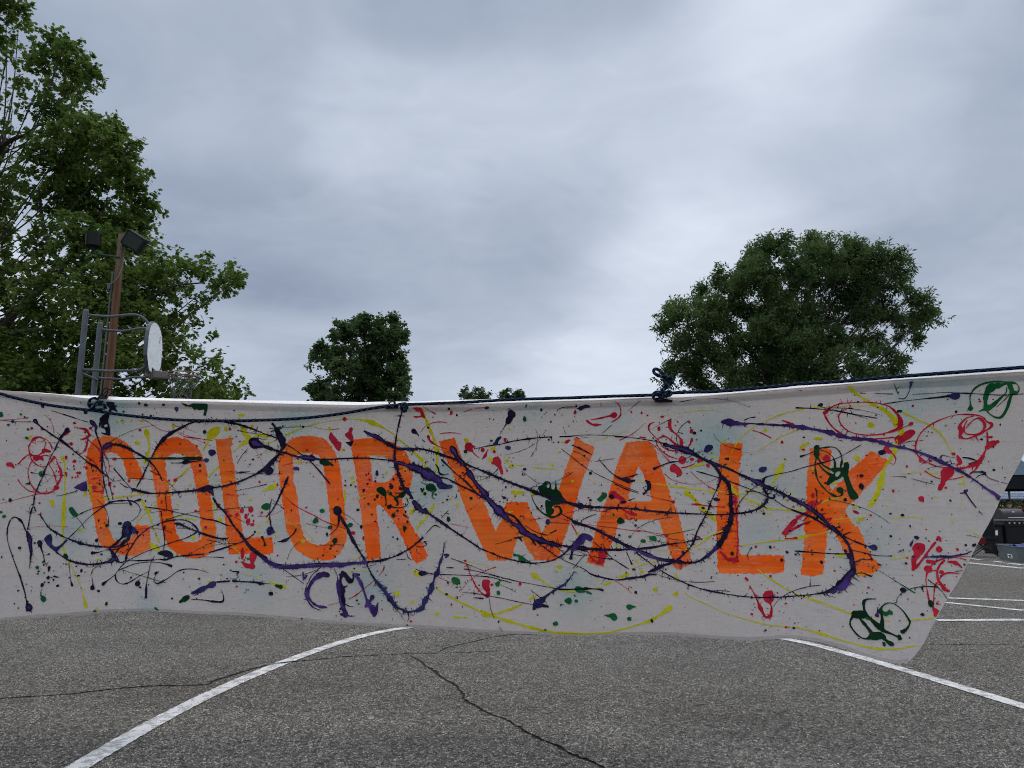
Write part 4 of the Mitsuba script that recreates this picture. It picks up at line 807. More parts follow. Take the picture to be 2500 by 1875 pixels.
['D',0.3,[-609,1056,4.1,-584,1039,6.1,-564,1031,15.4,-539,1041,30.7,-529,1052,20.5]],
['D',0,[-568,1026,15.4,-555,1001,12.3,-562,991,7.2]],
['D',0,[-592,989,12.3,-567,981,7.2,-527,984,4.6,-507,1001,4.6,-516,1031,4.6]],
['D',0,[-547,1074,15.4,-534,1067,12.3]],
['D',0,[-526,947,7.2,-513,937,7.2,-501,934,3.1]],
['G',0.4,[-384,1061,12.3,-389,1031,7.2,-371,1021,4.1]],
['G',0,[-451,1107,2.0,-421,1092,5.1]],
['N',0,[-376,1193,5.1,-363,1173,7.2,-355,1147,8.2,-329,1139,5.1,-306,1144,3.1]],
['D',0.5,[-415,1178,4.1,-411,1152,8.2,-380,1132,15.4,-370,1112,20.5]],
['D',0,[201,985,9.8,220,983,12.8,229,961,11.8,214,944,8.9,181,936,6.9,133,964,5.0,104,1005,4.0,92,1039,3.0]],
['G',0,[-276,640,20.4,-261,631,20.4]],
['G',0,[-266,605,8.2,-259,607,7.1]],
['G',0,[-43,650,7.1,-33,651,5.1]],
['G',0,[344,599,6.8,366,591,5.8]],
['G',0.4,[11,759,20.1,31,755,10.0,48,740,25.1,70,734,10.0,94,717,10.0]],
['G',0,[458,953,6.7,464,939,9.5]],
['D',0,[926,1186,9.0,938,1186,15.3]],
['D',0,[924,1161,11.7,929,1163,9.0]],
['N',0,[1482,666,16.2,1484,663,8.1]],
['N',0,[1263,1391,8.5,1272,1393,15.2,1279,1392,4.2]],
['D',0,[1535,1353,12.3,1547,1352,9.8]],
['N',0,[1403,1102,16.8,1414,1104,8.4]],
['N',0,[1419,759,9.9,1433,753,3.3]],
['D',0,[1262,1222,21.5,1260,1200,24.1,1258,1179,10.3,1252,1153,4.7,1252,1119,8.6,1257,1089,4.3,1269,1064,3.4,1288,1038,3.4,1313,1020,6.8]],
['D',0,[1268,1217,10.3,1291,1221,6.8,1323,1220,6.8,1339,1201,6.8,1345,1171,5.5,1338,1138,5.5]],
['D',0,[1273,1212,6.9,1300,1199,5.1,1318,1172,6.8,1319,1134,14.5]],
['D',0,[1260,1187,6.0,1276,1153,7.7,1299,1133,11.1,1319,1124,21.3]],
['D',0,[1260,1159,3.9,1281,1127,6.0,1301,1109,12.8]],
['D',0,[1328,1046,25.5,1334,1031,16.9,1328,1023,8.5,1314,1019,5.9]],
['G',0,[1777,1353,31.9,1776,1371,8.0,1773,1402,7.9,1789,1430,6.3,1820,1446,6.3,1862,1451,6.3,1902,1446,9.4,1928,1442,5.5,1940,1426,5.5,1936,1409,9.4,1920,1409,15.7]],
['G',0,[1903,1442,11.8,1916,1413,15.7,1911,1383,9.5,1903,1348,9.5,1886,1319,14.3,1864,1318,10.3,1838,1338,9.5,1828,1365,15.9,1828,1404,10.3,1844,1430,17.3,1874,1437,10.2,1899,1444,7.8]],
['G',0,[1896,1429,6.3,1896,1410,5.5,1880,1391,8.7,1851,1361,19.8,1834,1353,19.9,1804,1340,3.2]],
['G',0,[1913,1406,6.3,1886,1375,3.2,1866,1356,2.0]],
['D',0,[1396,629,4.1,1367,626,7.4,1356,610,9.1,1357,576,8.3,1373,551,9.0,1388,532,13.1,1401,517,17.9,1421,508,6.5,1440,498,8.9,1449,487,16.1]],
['D',0,[1445,502,14.5,1446,499,12.1]],
['D',0,[1398,527,16.3,1404,557,9.8,1405,580,6.5,1414,588,3.7]],
['D',0,[1402,583,9.0,1410,602,4.9,1428,616,5.7,1449,614,5.7,1470,591,5.7,1483,559,5.6,1483,549,3.6,1472,530,4.8,1456,516,12.1]],
['D',0,[1344,569,16.6,1329,568,15.0,1316,558,6.7,1306,538,3.8,1308,519,4.6,1325,491,6.6,1345,482,10.7,1367,492,28.7,1392,498,32.6,1402,484,10.6,1418,471,17.8]],
['D',0,[1336,556,9.9,1354,527,9.1,1366,503,10.7]],
['D',0,[1331,566,12.5,1356,568,10.7]],
['G',0,[1416,577,18.0,1426,581,9.8,1436,585,16.3]],
['G',0,[1358,557,12.4,1376,553,8.2]],
['Y',0,[-2219,1223,20.5,-2209,1188,7.2,-2201,1091,10.3,-2195,981,15.4,-2190,871,12.4,-2191,852,7.2,-2178,778,11.3,-2165,743,20.6,-2136,699,6.2,-2095,631,6.2,-2069,572,4.1,-2049,514,20.7]],
['Y',0,[-2257,1008,18.5,-2247,981,12.4]],
['Y',0,[-1828,1402,10.1,-1811,1398,12.1]],
['Y',0,[-1798,1348,25.4,-1794,1323,10.2,-1788,1268,12.3,-1804,1223,20.5,-1807,1192,28.7]],
['Y',0,[-1479,1321,15.2,-1517,1257,10.2]],
['Y',0,[-1660,1381,15.2,-1657,1362,12.2]],
['Y',0,[-1581,1176,7.2,-1625,1131,8.2,-1677,1075,5.1]],
['Y',0,[-1438,1181,7.1,-1486,1131,5.1]],
['Y',0,[-1997,1023,12.3,-1950,1028,7.2,-1873,1038,6.2,-1805,1051,10.3]],
['Y',0,[-2075,1083,15.4,-2072,1047,12.3,-2063,1007,8.2]],
['Y',0,[-1864,1118,4.1,-1845,1082,3.1]],
['Y',0,[-1807,1012,8.2,-1771,957,12.3,-1738,888,8.2,-1702,814,7.2]],
['Y',0,[-1829,907,4.1,-1786,952,6.1,-1728,1002,5.1]],
['Y',0,[-1748,809,15.4,-1721,789,30.7,-1700,784,20.5]],
['Y',0,[-2018,727,8.2,-2005,732,15.4,-1992,734,10.3]],
['Y',0,[-1455,1002,15.3,-1441,952,6.1]],
['Y',0,[-1316,1362,20.2,-1303,1332,35.5,-1288,1313,25.4,-1335,1278,7.1,-1371,1248,4.1]],
['Y',0,[-1278,1313,4.1,-1242,1332,15.2,-1202,1323,12.2,-1196,1352,4.0]],
['Y',0,[-1223,1288,7.1,-1182,1298,10.2,-1152,1308,4.1]],
['Y',0,[-1333,1426,12.1,-1302,1425,17.1]],
['Y',0,[-1115,1328,8.1,-1074,1347,7.1,-1022,1367,6.1,-971,1382,5.0,-895,1397,4.5,-819,1407,4.0,-768,1407,3.5,-712,1399,15.1,-676,1387,30.3,-641,1372,17.2,-592,1343,7.1,-553,1309,7.1,-507,1274,5.1,-461,1229,20.5,-430,1198,15.4,-427,1173,8.2]],
['Y',0,[-1088,1375,3.0,-1047,1377,2.5,-1007,1370,2.0]],
['Y',0,[-1484,1132,6.1,-1440,1177,5.1]],
['Y',0,[-1214,1061,4.1,-1184,1074,20.4,-1154,1086,20.4]],
['Y',0,[-790,1091,5.1,-771,1106,12.2]],
['Y',0,[-814,1061,10.2,-810,1031,7.1,-814,1001,10.2]],
['Y',0,[-1271,664,8.2,-1241,660,5.1]],
['Y',0,[-1222,653,5.1,-1198,645,7.1]],
['Y',0,[-1152,629,8.1,-1121,620,12.2,-1080,608,20.3]],
['Y',0,[-760,738,8.1,-727,745,5.1]],
['Y',0,[-410,942,8.2,-444,907,7.2,-469,872,3.1]],
['Y',0,[-446,1462,10.1,-431,1433,10.1,-416,1393,12.1,-401,1353,17.3,-386,1319,10.2,-371,1273,15.3,-369,1233,10.2,-370,1152,12.3]],
['Y',0,[21,1183,4.0,56,1179,4.0]],
['Y',0,[95,1171,6.9,134,1165,6.9,211,1158,2.0]],
['Y',0,[1,1054,15.0,26,1051,15.0,60,1051,8.0]],
['Y',0,[16,1044,13.0,9,1022,8.0]],
['Y',0,[90,1048,9.9,107,1036,9.9]],
['Y',0,[375,1093,6.8,389,1086,9.6]],
['Y',0,[-445,1047,10.2,-417,1057,7.2]],
['Y',0,[-381,1001,7.2,-395,966,12.3,-422,927,8.2,-467,877,7.2]],
['Y',0,[-489,961,15.4,-474,976,8.2]],
['Y',0,[-322,1020,2.6,-297,1023,8.2]],
['Y',0,[-14,958,10.0,6,963,8.0]],
['Y',0,[-370,604,5.1,-315,573,8.2,-230,531,10.2,-141,493,12.2,-43,462,12.2,55,436,14.1,151,416,14.0,244,410,11.9,336,414,9.8,424,426,8.7,457,435,8.7,563,475,8.5,609,496,9.4,646,523,7.5,683,554,16.7]],
['Y',0,[-136,477,15.3,-111,480,18.3,-67,490,7.1,-9,508,12.1,50,535,7.1]],
['Y',0,[77,553,4.0,103,568,12.0,115,575,6.0]],
['Y',0,[-269,469,10.2,-244,468,9.2]],
['Y',0,[-232,468,4.6,-207,468,4.6]],
['Y',0,[87,674,5.0,113,661,20.0,137,647,10.0,166,624,9.0,208,607,6.9,245,599,5.9,292,599,6.9,360,613,4.9,404,627,4.8]],
['Y',0,[418,637,11.6,444,647,8.6]],
['Y',0,[488,672,7.6,518,693,9.5]],
['Y',0,[289,865,3.9,305,862,8.8]],
['Y',0,[469,808,9.6,482,811,6.7]],
['Y',0,[947,1208,3.6,959,1229,3.6,979,1264,4.5,1013,1302,4.4,1067,1334,5.3,1116,1357,5.2,1160,1371,5.2,1204,1379,4.3,1258,1384,3.8,1352,1382,3.4,1397,1381,4.2,1446,1379,3.7]],
['Y',0,[1364,1464,16.6,1387,1434,9.9,1424,1404,9.9,1446,1386,16.5,1478,1368,24.7,1503,1347,20.6,1528,1317,24.7,1542,1284,16.4,1549,1272,20.5,1533,1239,8.2,1521,1194,16.5,1504,1162,16.5,1485,1138,8.3,1471,1097,12.5,1461,1064,24.9,1447,1027,20.8,1426,991,20.8,1415,981,16.7]],
['Y',0,[1544,1353,5.7,1576,1333,6.5,1607,1314,5.7,1639,1296,6.5,1670,1267,5.7,1693,1234,5.7,1704,1205,5.7,1716,1181,4.8]],
['Y',0,[1736,1120,6.4,1736,1084,4.8,1736,1052,6.4]],
['Y',0,[1369,918,5.9,1387,930,10.0,1397,938,8.4]],
['Y',0,[1259,1258,10.3,1277,1257,12.0]],
['Y',0,[1208,1220,10.4,1216,1232,11.2,1235,1244,8.6]],
['Y',0,[1146,1170,4.4,1133,1144,17.5,1117,1114,13.2,1105,1089,8.8,1084,1063,7.1]],
['Y',0,[768,1041,27.6,780,1031,13.8,803,1004,11.0,826,973,16.4,845,951,18.2,865,933,9.1,878,911,6.3]],
['Y',0,[553,1099,2.8,643,1083,3.7,727,1068,3.7,810,1056,4.6,891,1046,3.6,990,1036,4.5,1063,1042,3.5]],
['Y',0,[970,1034,6.3,993,1016,6.3,1045,990,7.1,1074,974,8.8,1118,968,7.0,1172,966,8.7,1205,968,10.4]],
['Y',0,[933,1083,6.3,944,1061,16.2,962,1034,17.9]],
['Y',0,[829,845,4.6,862,863,4.1,903,881,3.2]],
['Y',0,[928,1159,3.6,929,1128,3.6]],
['Y',0,[870,1197,7.3,892,1195,6.3]],
['Y',0,[781,1149,6.4,815,1162,9.1,844,1168,6.4]],
['Y',0,[1261,993,10.3,1283,1005,6.0,1336,1021,4.2]],
['Y',0,[955,819,6.3,1017,828,3.6,1073,838,4.4,1129,845,4.4,1176,854,13.0,1219,865,5.2,1285,880,4.3]],
['Y',0,[625,793,2.3,716,797,3.2,798,802,2.7,859,805,2.3]],
['Y',0,[782,811,5.5,811,825,6.4,841,847,4.5,866,865,3.6]],
['Y',0,[481,669,7.6,508,684,11.4,518,689,6.6]],
['Y',0,[525,709,3.8,590,734,4.2,649,753,3.3]],
['Y',0,[709,700,6.5,712,674,13.8,715,661,4.6]],
['Y',0,[742,615,4.6,773,595,3.2,828,572,3.2,885,546,3.6,942,528,4.0,997,515,5.3,1032,507,4.4,1085,504,2.6,1139,504,2.6,1184,492,5.1,1215,483,8.5,1243,479,5.1,1276,467,4.2]],
['Y',0,[1022,723,4.4,1049,699,3.5,1084,672,5.3,1131,641,3.9,1180,620,4.3,1228,600,3.4,1293,574,2.9]],
['Y',0,[1143,633,3.5,1193,618,3.9,1240,602,3.8,1286,582,3.4,1319,567,5.8,1361,558,4.9]],
['Y',0,[1132,503,2.6,1190,495,4.3,1221,487,7.6,1264,472,5.0,1294,466,5.8,1329,457,8.2,1370,451,7.3,1406,453,7.3,1452,462,4.8,1493,475,3.6]],
['Y',0,[1378,555,6.6,1388,554,5.7]],
['Y',0,[1413,554,6.5,1430,552,7.3]],
['Y',0,[1471,559,3.2,1492,560,4.0,1540,570,4.0,1559,577,5.6]],
['Y',0,[1293,788,6.8,1309,787,10.1,1324,789,8.4]],
['Y',0,[1172,853,10.4,1186,855,10.4]],
['Y',0,[1731,888,2.4,1745,878,4.0,1758,869,5.6]],
['P',0,[-875,663,14.2,-900,667,20.3,-929,654,25.4,-952,628,22.3,-965,594,22.3,-963,566,18.3,-942,538,18.2,-912,521,15.2,-868,516,11.2]],
['P',0,[-973,604,8.1,-979,580,7.1,-967,552,10.1,-941,519,5.1,-901,502,3.0]],
['N',0,[-875,663,11.2,-900,668,17.3,-924,659,10.1]],
['N',0,[-923,687,4.6,-949,666,4.1,-967,632,4.1,-981,594,4.6]],
['P',0,[-995,675,7.1,-987,647,9.1,-974,666,5.1,-994,637,4.1]],
['P',0,[-847,695,4.1,-830,656,5.1,-824,618,22.3,-817,570,25.4,-810,537,23.3,-794,504,22.3,-784,480,20.3]],
['N',0,[-807,675,15.2,-815,637,13.2,-803,599,15.2,-802,561,18.3,-795,523,18.3,-781,483,20.3,-813,486,10.1]],
['N',0,[-784,485,8.1,-764,476,6.1,-736,477,3.0]],
['N',0,[-821,666,20.3,-797,666,20.3,-771,637,20.3,-757,642,10.2,-753,670,7.1]],
['N',0,[-804,604,12.2,-780,615,4.6]],
['N',0,[-791,532,6.1,-766,520,4.6,-742,519,2.5]],
['P',0,[-753,670,10.2,-727,641,18.3,-706,598,12.2,-690,555,13.2,-674,527,20.3,-649,493,30.5]],
['P',0,[-689,522,22.4,-670,546,15.3,-661,565,20.3]],
['N',0,[-753,665,15.3,-724,665,8.1]]]
for i, (col, sp, pts) in enumerate(STROKES):
    if col == 'NP':
        lay('N', brush(pts, sp, 1000 + i), i); lay('P', brush(pts, sp * .4, 1000 + i, .92, 11.5), i)
    else: lay(col, brush(pts, sp, 1000 + i), i)
for i, (col, o, hs) in enumerate([
['N',[-1988,1501,-1957,1493,-1952,1477,-1941,1478,-1949,1464,-1940,1445,-1963,1453,-1975,1444,-1990,1441,-1981,1461,-1994,1483],[]],
['N',[-2017,1426,-1994,1436,-1981,1428,-1990,1394,-1983,1374,-1981,1344,-1986,1330,-2016,1338,-2026,1349,-2004,1344,-2010,1364,-2036,1372,-2029,1406],[[-2009,1379,-1997,1386,-1992,1378,-2004,1371]]],
['B',[-2250,855,-2239,837,-2239,808,-2220,793,-2200,800,-2172,827,-2166,820,-2204,778,-2216,768,-2239,783,-2261,803,-2278,827,-2274,840],[]],
['B',[-1885,897,-1874,914,-1849,897,-1825,883,-1825,858,-1840,858,-1851,878,-1861,853,-1878,868],[]],
['B',[-1491,1252,-1478,1261,-1458,1258,-1452,1244,-1470,1232,-1486,1237],[]],
['B',[-1185,873,-1170,890,-1152,878,-1141,863,-1156,855,-1173,848],[]],
['P',[-1065,1178,-1045,1176,-1041,1158,-1052,1162,-1062,1159,-1067,1169],[]],
['N',[-864,968,-858,985,-840,988,-825,973,-826,953,-843,943,-859,953],[]],
['P',[289,825,312,854,331,863,358,854,371,841,357,826,339,835,330,817,312,807,293,788,274,778],[]],
['P',[1255,646,1279,659,1305,692,1324,710,1328,697,1320,677,1308,660,1291,652,1283,663,1278,647,1264,640],[]],
['B',[842,1225,850,1245,862,1250,877,1244,876,1230,860,1216,846,1217],[]],
['B',[1049,1138,1058,1147,1077,1146,1079,1135,1068,1125,1053,1126],[]],
['B',[-84,1293,-74,1312,-56,1320,-51,1311,-64,1297,-71,1280,-94,1276,-97,1281],[]],
['N',[-21,1409,-14,1433,-1,1437,16,1427,15,1408,6,1401,-1,1387,-16,1373,-31,1381,-29,1400],[]],
['B',[1702,1402,1710,1412,1725,1415,1738,1407,1737,1393,1722,1388,1709,1392],[]],
['B',[1567,1471,1582,1471,1576,1454,1571,1439,1567,1427,1568,1447],[]],
['P',[1528,826,1526,837,1538,852,1539,847,1533,832],[]],
['B',[1525,790,1535,793,1540,795,1534,785],[]],
['R',[-2323,1264,-2306,1269,-2280,1259,-2281,1249,-2306,1250,-2318,1244],[]],
['R',[-2496,1193,-2486,1202,-2466,1200,-2453,1182,-2454,1172,-2474,1180,-2490,1182],[]],
['R',[-894,1338,-884,1346,-876,1333,-859,1313,-854,1303,-841,1298,-837,1283,-846,1254,-862,1263,-879,1288,-897,1313],[]],
['R',[-797,1362,-789,1370,-780,1362,-785,1343,-778,1318,-780,1293,-793,1303,-808,1318,-821,1335,-803,1348],[]],
['N',[-816,1297,-801,1300,-780,1303,-783,1288,-791,1277,-803,1285],[]],
['R',[-485,1464,-446,1464,-429,1428,-428,1412,-446,1418,-474,1414,-482,1423,-449,1425,-451,1440,-469,1447],[]],
['R',[-1257,761,-1242,774,-1224,762,-1227,737,-1236,718,-1227,703,-1237,691,-1257,693,-1278,698,-1294,718,-1290,727,-1274,718,-1254,718,-1260,742],[]],
['R',[-232,1271,-224,1291,-204,1294,-191,1280,-178,1275,-191,1263,-181,1240,-150,1215,-137,1210,-176,1228,-196,1248,-222,1254],[]],
['R',[-99,1204,-89,1219,-69,1224,-54,1208,-51,1183,-44,1158,-45,1138,-54,1141,-64,1164,-84,1184,-99,1189],[]],
['R',[449,1050,470,1052,483,1040,496,1030,515,1012,504,1002,482,1016,464,1021,444,1031],[]],
['N',[442,1031,456,1040,467,1024,451,1017],[]],
['R',[-142,634,-125,644,-105,637,-107,618,-104,570,-119,558,-129,572,-122,584,-139,603],[]],
['R',[393,785,420,788,431,779,422,754,408,726,383,730,393,748],[]],
['R',[739,1187,746,1201,758,1203,770,1193,767,1175,752,1168,740,1176],[]],
['R',[703,1154,715,1170,739,1157,751,1136,748,1118,738,1114,721,1130,705,1137],[]],
['R',[942,1021,950,1026,961,1019,960,999,954,990,940,995],[]],
['R',[1033,616,1039,633,1053,641,1067,640,1071,624,1069,602,1060,591,1063,565,1057,536,1049,537,1056,572,1052,588,1038,596],[]],
['R',[1215,993,1234,1005,1258,1001,1259,993,1238,980,1222,965,1217,976],[]],
['R',[1526,1252,1552,1267,1573,1278,1590,1277,1594,1266,1579,1248,1555,1231,1538,1221,1528,1232],[]],
['R',[1504,1241,1510,1220,1505,1208,1514,1195,1510,1187,1494,1191,1484,1200,1491,1217],[]],
['R',[1674,1126,1691,1129,1709,1120,1705,1100,1689,1085,1677,1075,1668,1057,1655,1039,1644,1045,1654,1065,1661,1085,1663,1109],[]],
['R',[1532,820,1541,835,1555,842,1570,838,1575,828,1570,813,1556,794,1540,774,1532,742,1521,742,1525,785,1536,801],[]],
['R',[1564,602,1572,605,1579,592,1570,579,1560,579],[]],
['P',[-2147,1086,-2128,1096,-2113,1104,-2094,1107,-2086,1064,-2109,1060,-2130,1069,-2151,1074],[]],
['D',[-662,1071,-645,1081,-625,1074,-612,1056,-616,1036,-634,1041,-654,1056],[]],
['D',[-525,897,-517,880,-521,862,-529,880],[]],
['D',[-420,1089,-400,1097,-385,1094,-374,1082,-369,1064,-382,1056,-400,1059,-418,1067],[]],
['B',[-369,1097,-344,1107,-318,1094,-292,1089,-295,1074,-328,1069,-359,1074],[]],
['D',[124,1077,143,1087,153,1100,175,1102,183,1086,186,1067,201,1068,205,1113,211,1069,225,1054,239,1028,248,1009,210,992,177,1014,148,1033,129,1053],[[164,1079,172,1095,177,1081,172,1072]]],
['D',[158,1014,182,1009,201,1014,220,1002,201,992,186,980,198,966,181,939,167,939,157,971],[]],
['G',[390,1017,406,1031,415,1048,433,1043,433,1026,419,1015,406,1004],[]],
['D',[475,919,480,928,493,932,507,921,506,912,491,906,477,910],[]],
['G',[287,615,301,625,317,621,321,612,337,605,333,598,310,595,294,599],[]],
['G',[241,557,255,569,268,570,275,554,266,541,252,545],[]],
['G',[414,504,434,507,451,514,466,506,468,488,451,480,438,493,420,498],[]],
['G',[505,545,516,556,531,553,547,547,532,540,518,531],[]],
['D',[1306,1135,1334,1138,1347,1138,1350,1154,1360,1158,1367,1152,1364,1124,1360,1104,1372,1053,1385,1024,1381,1010,1361,1010,1353,1035,1349,1070,1342,1100,1331,1092,1309,1080,1292,1066,1285,1074,1300,1105,1315,1117],[[1316,1107,1322,1119,1333,1121,1335,1113,1324,1100]]],
['Y',[-1487,1351,-1466,1366,-1435,1373,-1428,1351,-1453,1321,-1485,1307,-1500,1314],[]],
['Y',[-1491,1332,-1469,1357,-1437,1372,-1427,1352,-1440,1332,-1471,1313,-1497,1308],[]],
['Y',[-560,583,-550,590,-536,583,-540,566,-554,566],[]],
['Y',[-477,678,-465,684,-439,669,-431,652,-454,659,-469,666],[]],
['Y',[-234,1311,-221,1315,-210,1303,-219,1293,-232,1298],[]],
['Y',[693,608,706,620,716,618,713,605,699,603],[]],
['P',[-669,517,-654,512,-641,531,-634,541,-634,503,-643,475,-658,475],[]]]):
    p = Polygon(smooth_ring(o), [smooth_ring(h) for h in hs]).buffer(0)
    lay(col, rough(p, .7, 4., 500 + i).intersection(cloth_poly), i)
CLUSTERS = [
['R',-2096,1199,86,76,46,1.8],
['R',-2017,1119,57,57,30,1.6],
['R',-2326,1199,95,114,30,1.5],
['R',-1250,930,57,57,14,2.2],
['R',-1299,756,30,38,12,2],
['R',-1709,1138,114,76,14,1.5],
['R',-1447,1297,76,38,10,1.6],
['R',-1010,960,114,76,12,1.4],
['R',-40,1213,76,57,12,1.5],
['R',430,978,76,49,22,1.8],
['R',727,1138,95,114,26,1.8],
['R',664,1304,95,76,16,1.6],
['R',1014,592,57,76,14,1.4],
['R',1065,708,38,57,10,1.4],
['R',1466,1218,114,76,16,1.4],
['R',1625,1083,114,95,16,1.5],
['R',1573,804,76,76,22,1.8],
['R',1599,657,57,57,14,1.6],
['R',-156,614,49,57,18,1.6],
['R',1168,942,76,57,22,1.6],
['R',1255,991,76,57,14,1.5],
['N',-2222,627,95,57,34,1.6],
['N',-2063,1159,57,76,20,1.4],
['N',-1837,960,114,76,20,1.3],
['N',-1890,862,95,49,26,1.4],
['N',-1664,593,171,57,26,1.3],
['N',-1231,632,114,38,16,1.3],
['N',-639,1038,76,76,34,2.0],
['N',-402,1118,95,95,34,1.8],
['N',-740,1098,76,57,18,1.6],
['N',-215,594,57,38,26,1.3],
['N',58,1016,76,57,22,1.5],
['N',323,1053,114,95,26,1.5],
['N',193,1359,114,76,24,1.3],
['N',-20,1404,114,49,20,1.3],
['N',813,1226,133,76,24,1.3],
['N',866,976,114,57,24,1.4],
['N',630,746,133,57,26,1.4],
['N',1051,514,57,46,20,1.2],
['N',1142,793,46,38,20,1.2],
['N',1384,926,114,95,24,1.4],
['N',1520,788,114,76,16,1.4],
['N',1280,812,76,76,14,1.4],
['N',-1106,1277,114,95,24,1.4],
['N',-1307,1257,95,95,18,1.3],
['N',-2354,1456,114,76,14,1.4],
['N',-1540,1433,152,38,16,1.2],
['N',-830,484,228,30,14,1.3],
['D',-636,940,95,76,20,2.2],
['D',-582,1098,76,57,16,1.8],
['D',-846,824,57,76,12,2],
['D',-2266,685,76,114,14,2],
['D',-1848,1455,114,38,12,2],
['D',-381,1058,76,57,18,2.2],
['D',877,872,76,76,8,1.6],
['G',227,493,95,57,8,2.6],
['G',714,818,114,38,8,2],
['Y',-1385,1336,114,76,16,2.4],
['Y',-1106,882,114,57,12,2],
['Y',-1631,1277,95,114,14,2],
['Y',-779,1078,76,114,18,2],
['Y',-462,1098,95,114,16,2],
['Y',0,1192,114,76,12,2],
['Y',1096,1216,114,95,10,2],
['Y',1037,975,95,57,12,2],
['Y',627,659,114,76,10,2],
['Y',1686,1035,57,114,8,1.6],
['Y',-1520,784,95,95,12,2]]
# hair-fine drips flicked across the lettering
fr_ = np.random.default_rng(71); mats_ = []
for i in range(130):
    x, z = fr_.uniform(-2500, 1850), fr_.uniform(600, 1440); a = fr_.normal(0, .7) + (math.pi if fr_.random() < .5 else 0); L = fr_.uniform(50, 300); k_ = fr_.normal(0, .004); pts = []
    w0 = fr_.uniform(1.6, 3.6)
    for j in range(6):
        pts += [x, z, w0 * (1 + .8 * (j == 0) * fr_.random()) * (1 - .1 * j)]; x += math.cos(a) * L / 5; z += math.sin(a) * L / 5 * .6; a += k_ * L / 5
    col = 'NNNNRRYYGD'[fr_.integers(10)]; g = brush(pts, .12, 4000 + i, 1.16)
    if g is not None and g.geom_type == 'Polygon' and g.area > 40: part('fine_drip', on_cloth(g.simplify(.25), LAYER[col] - .0003 + .0000012 * i, .035), MATS[col], banner)
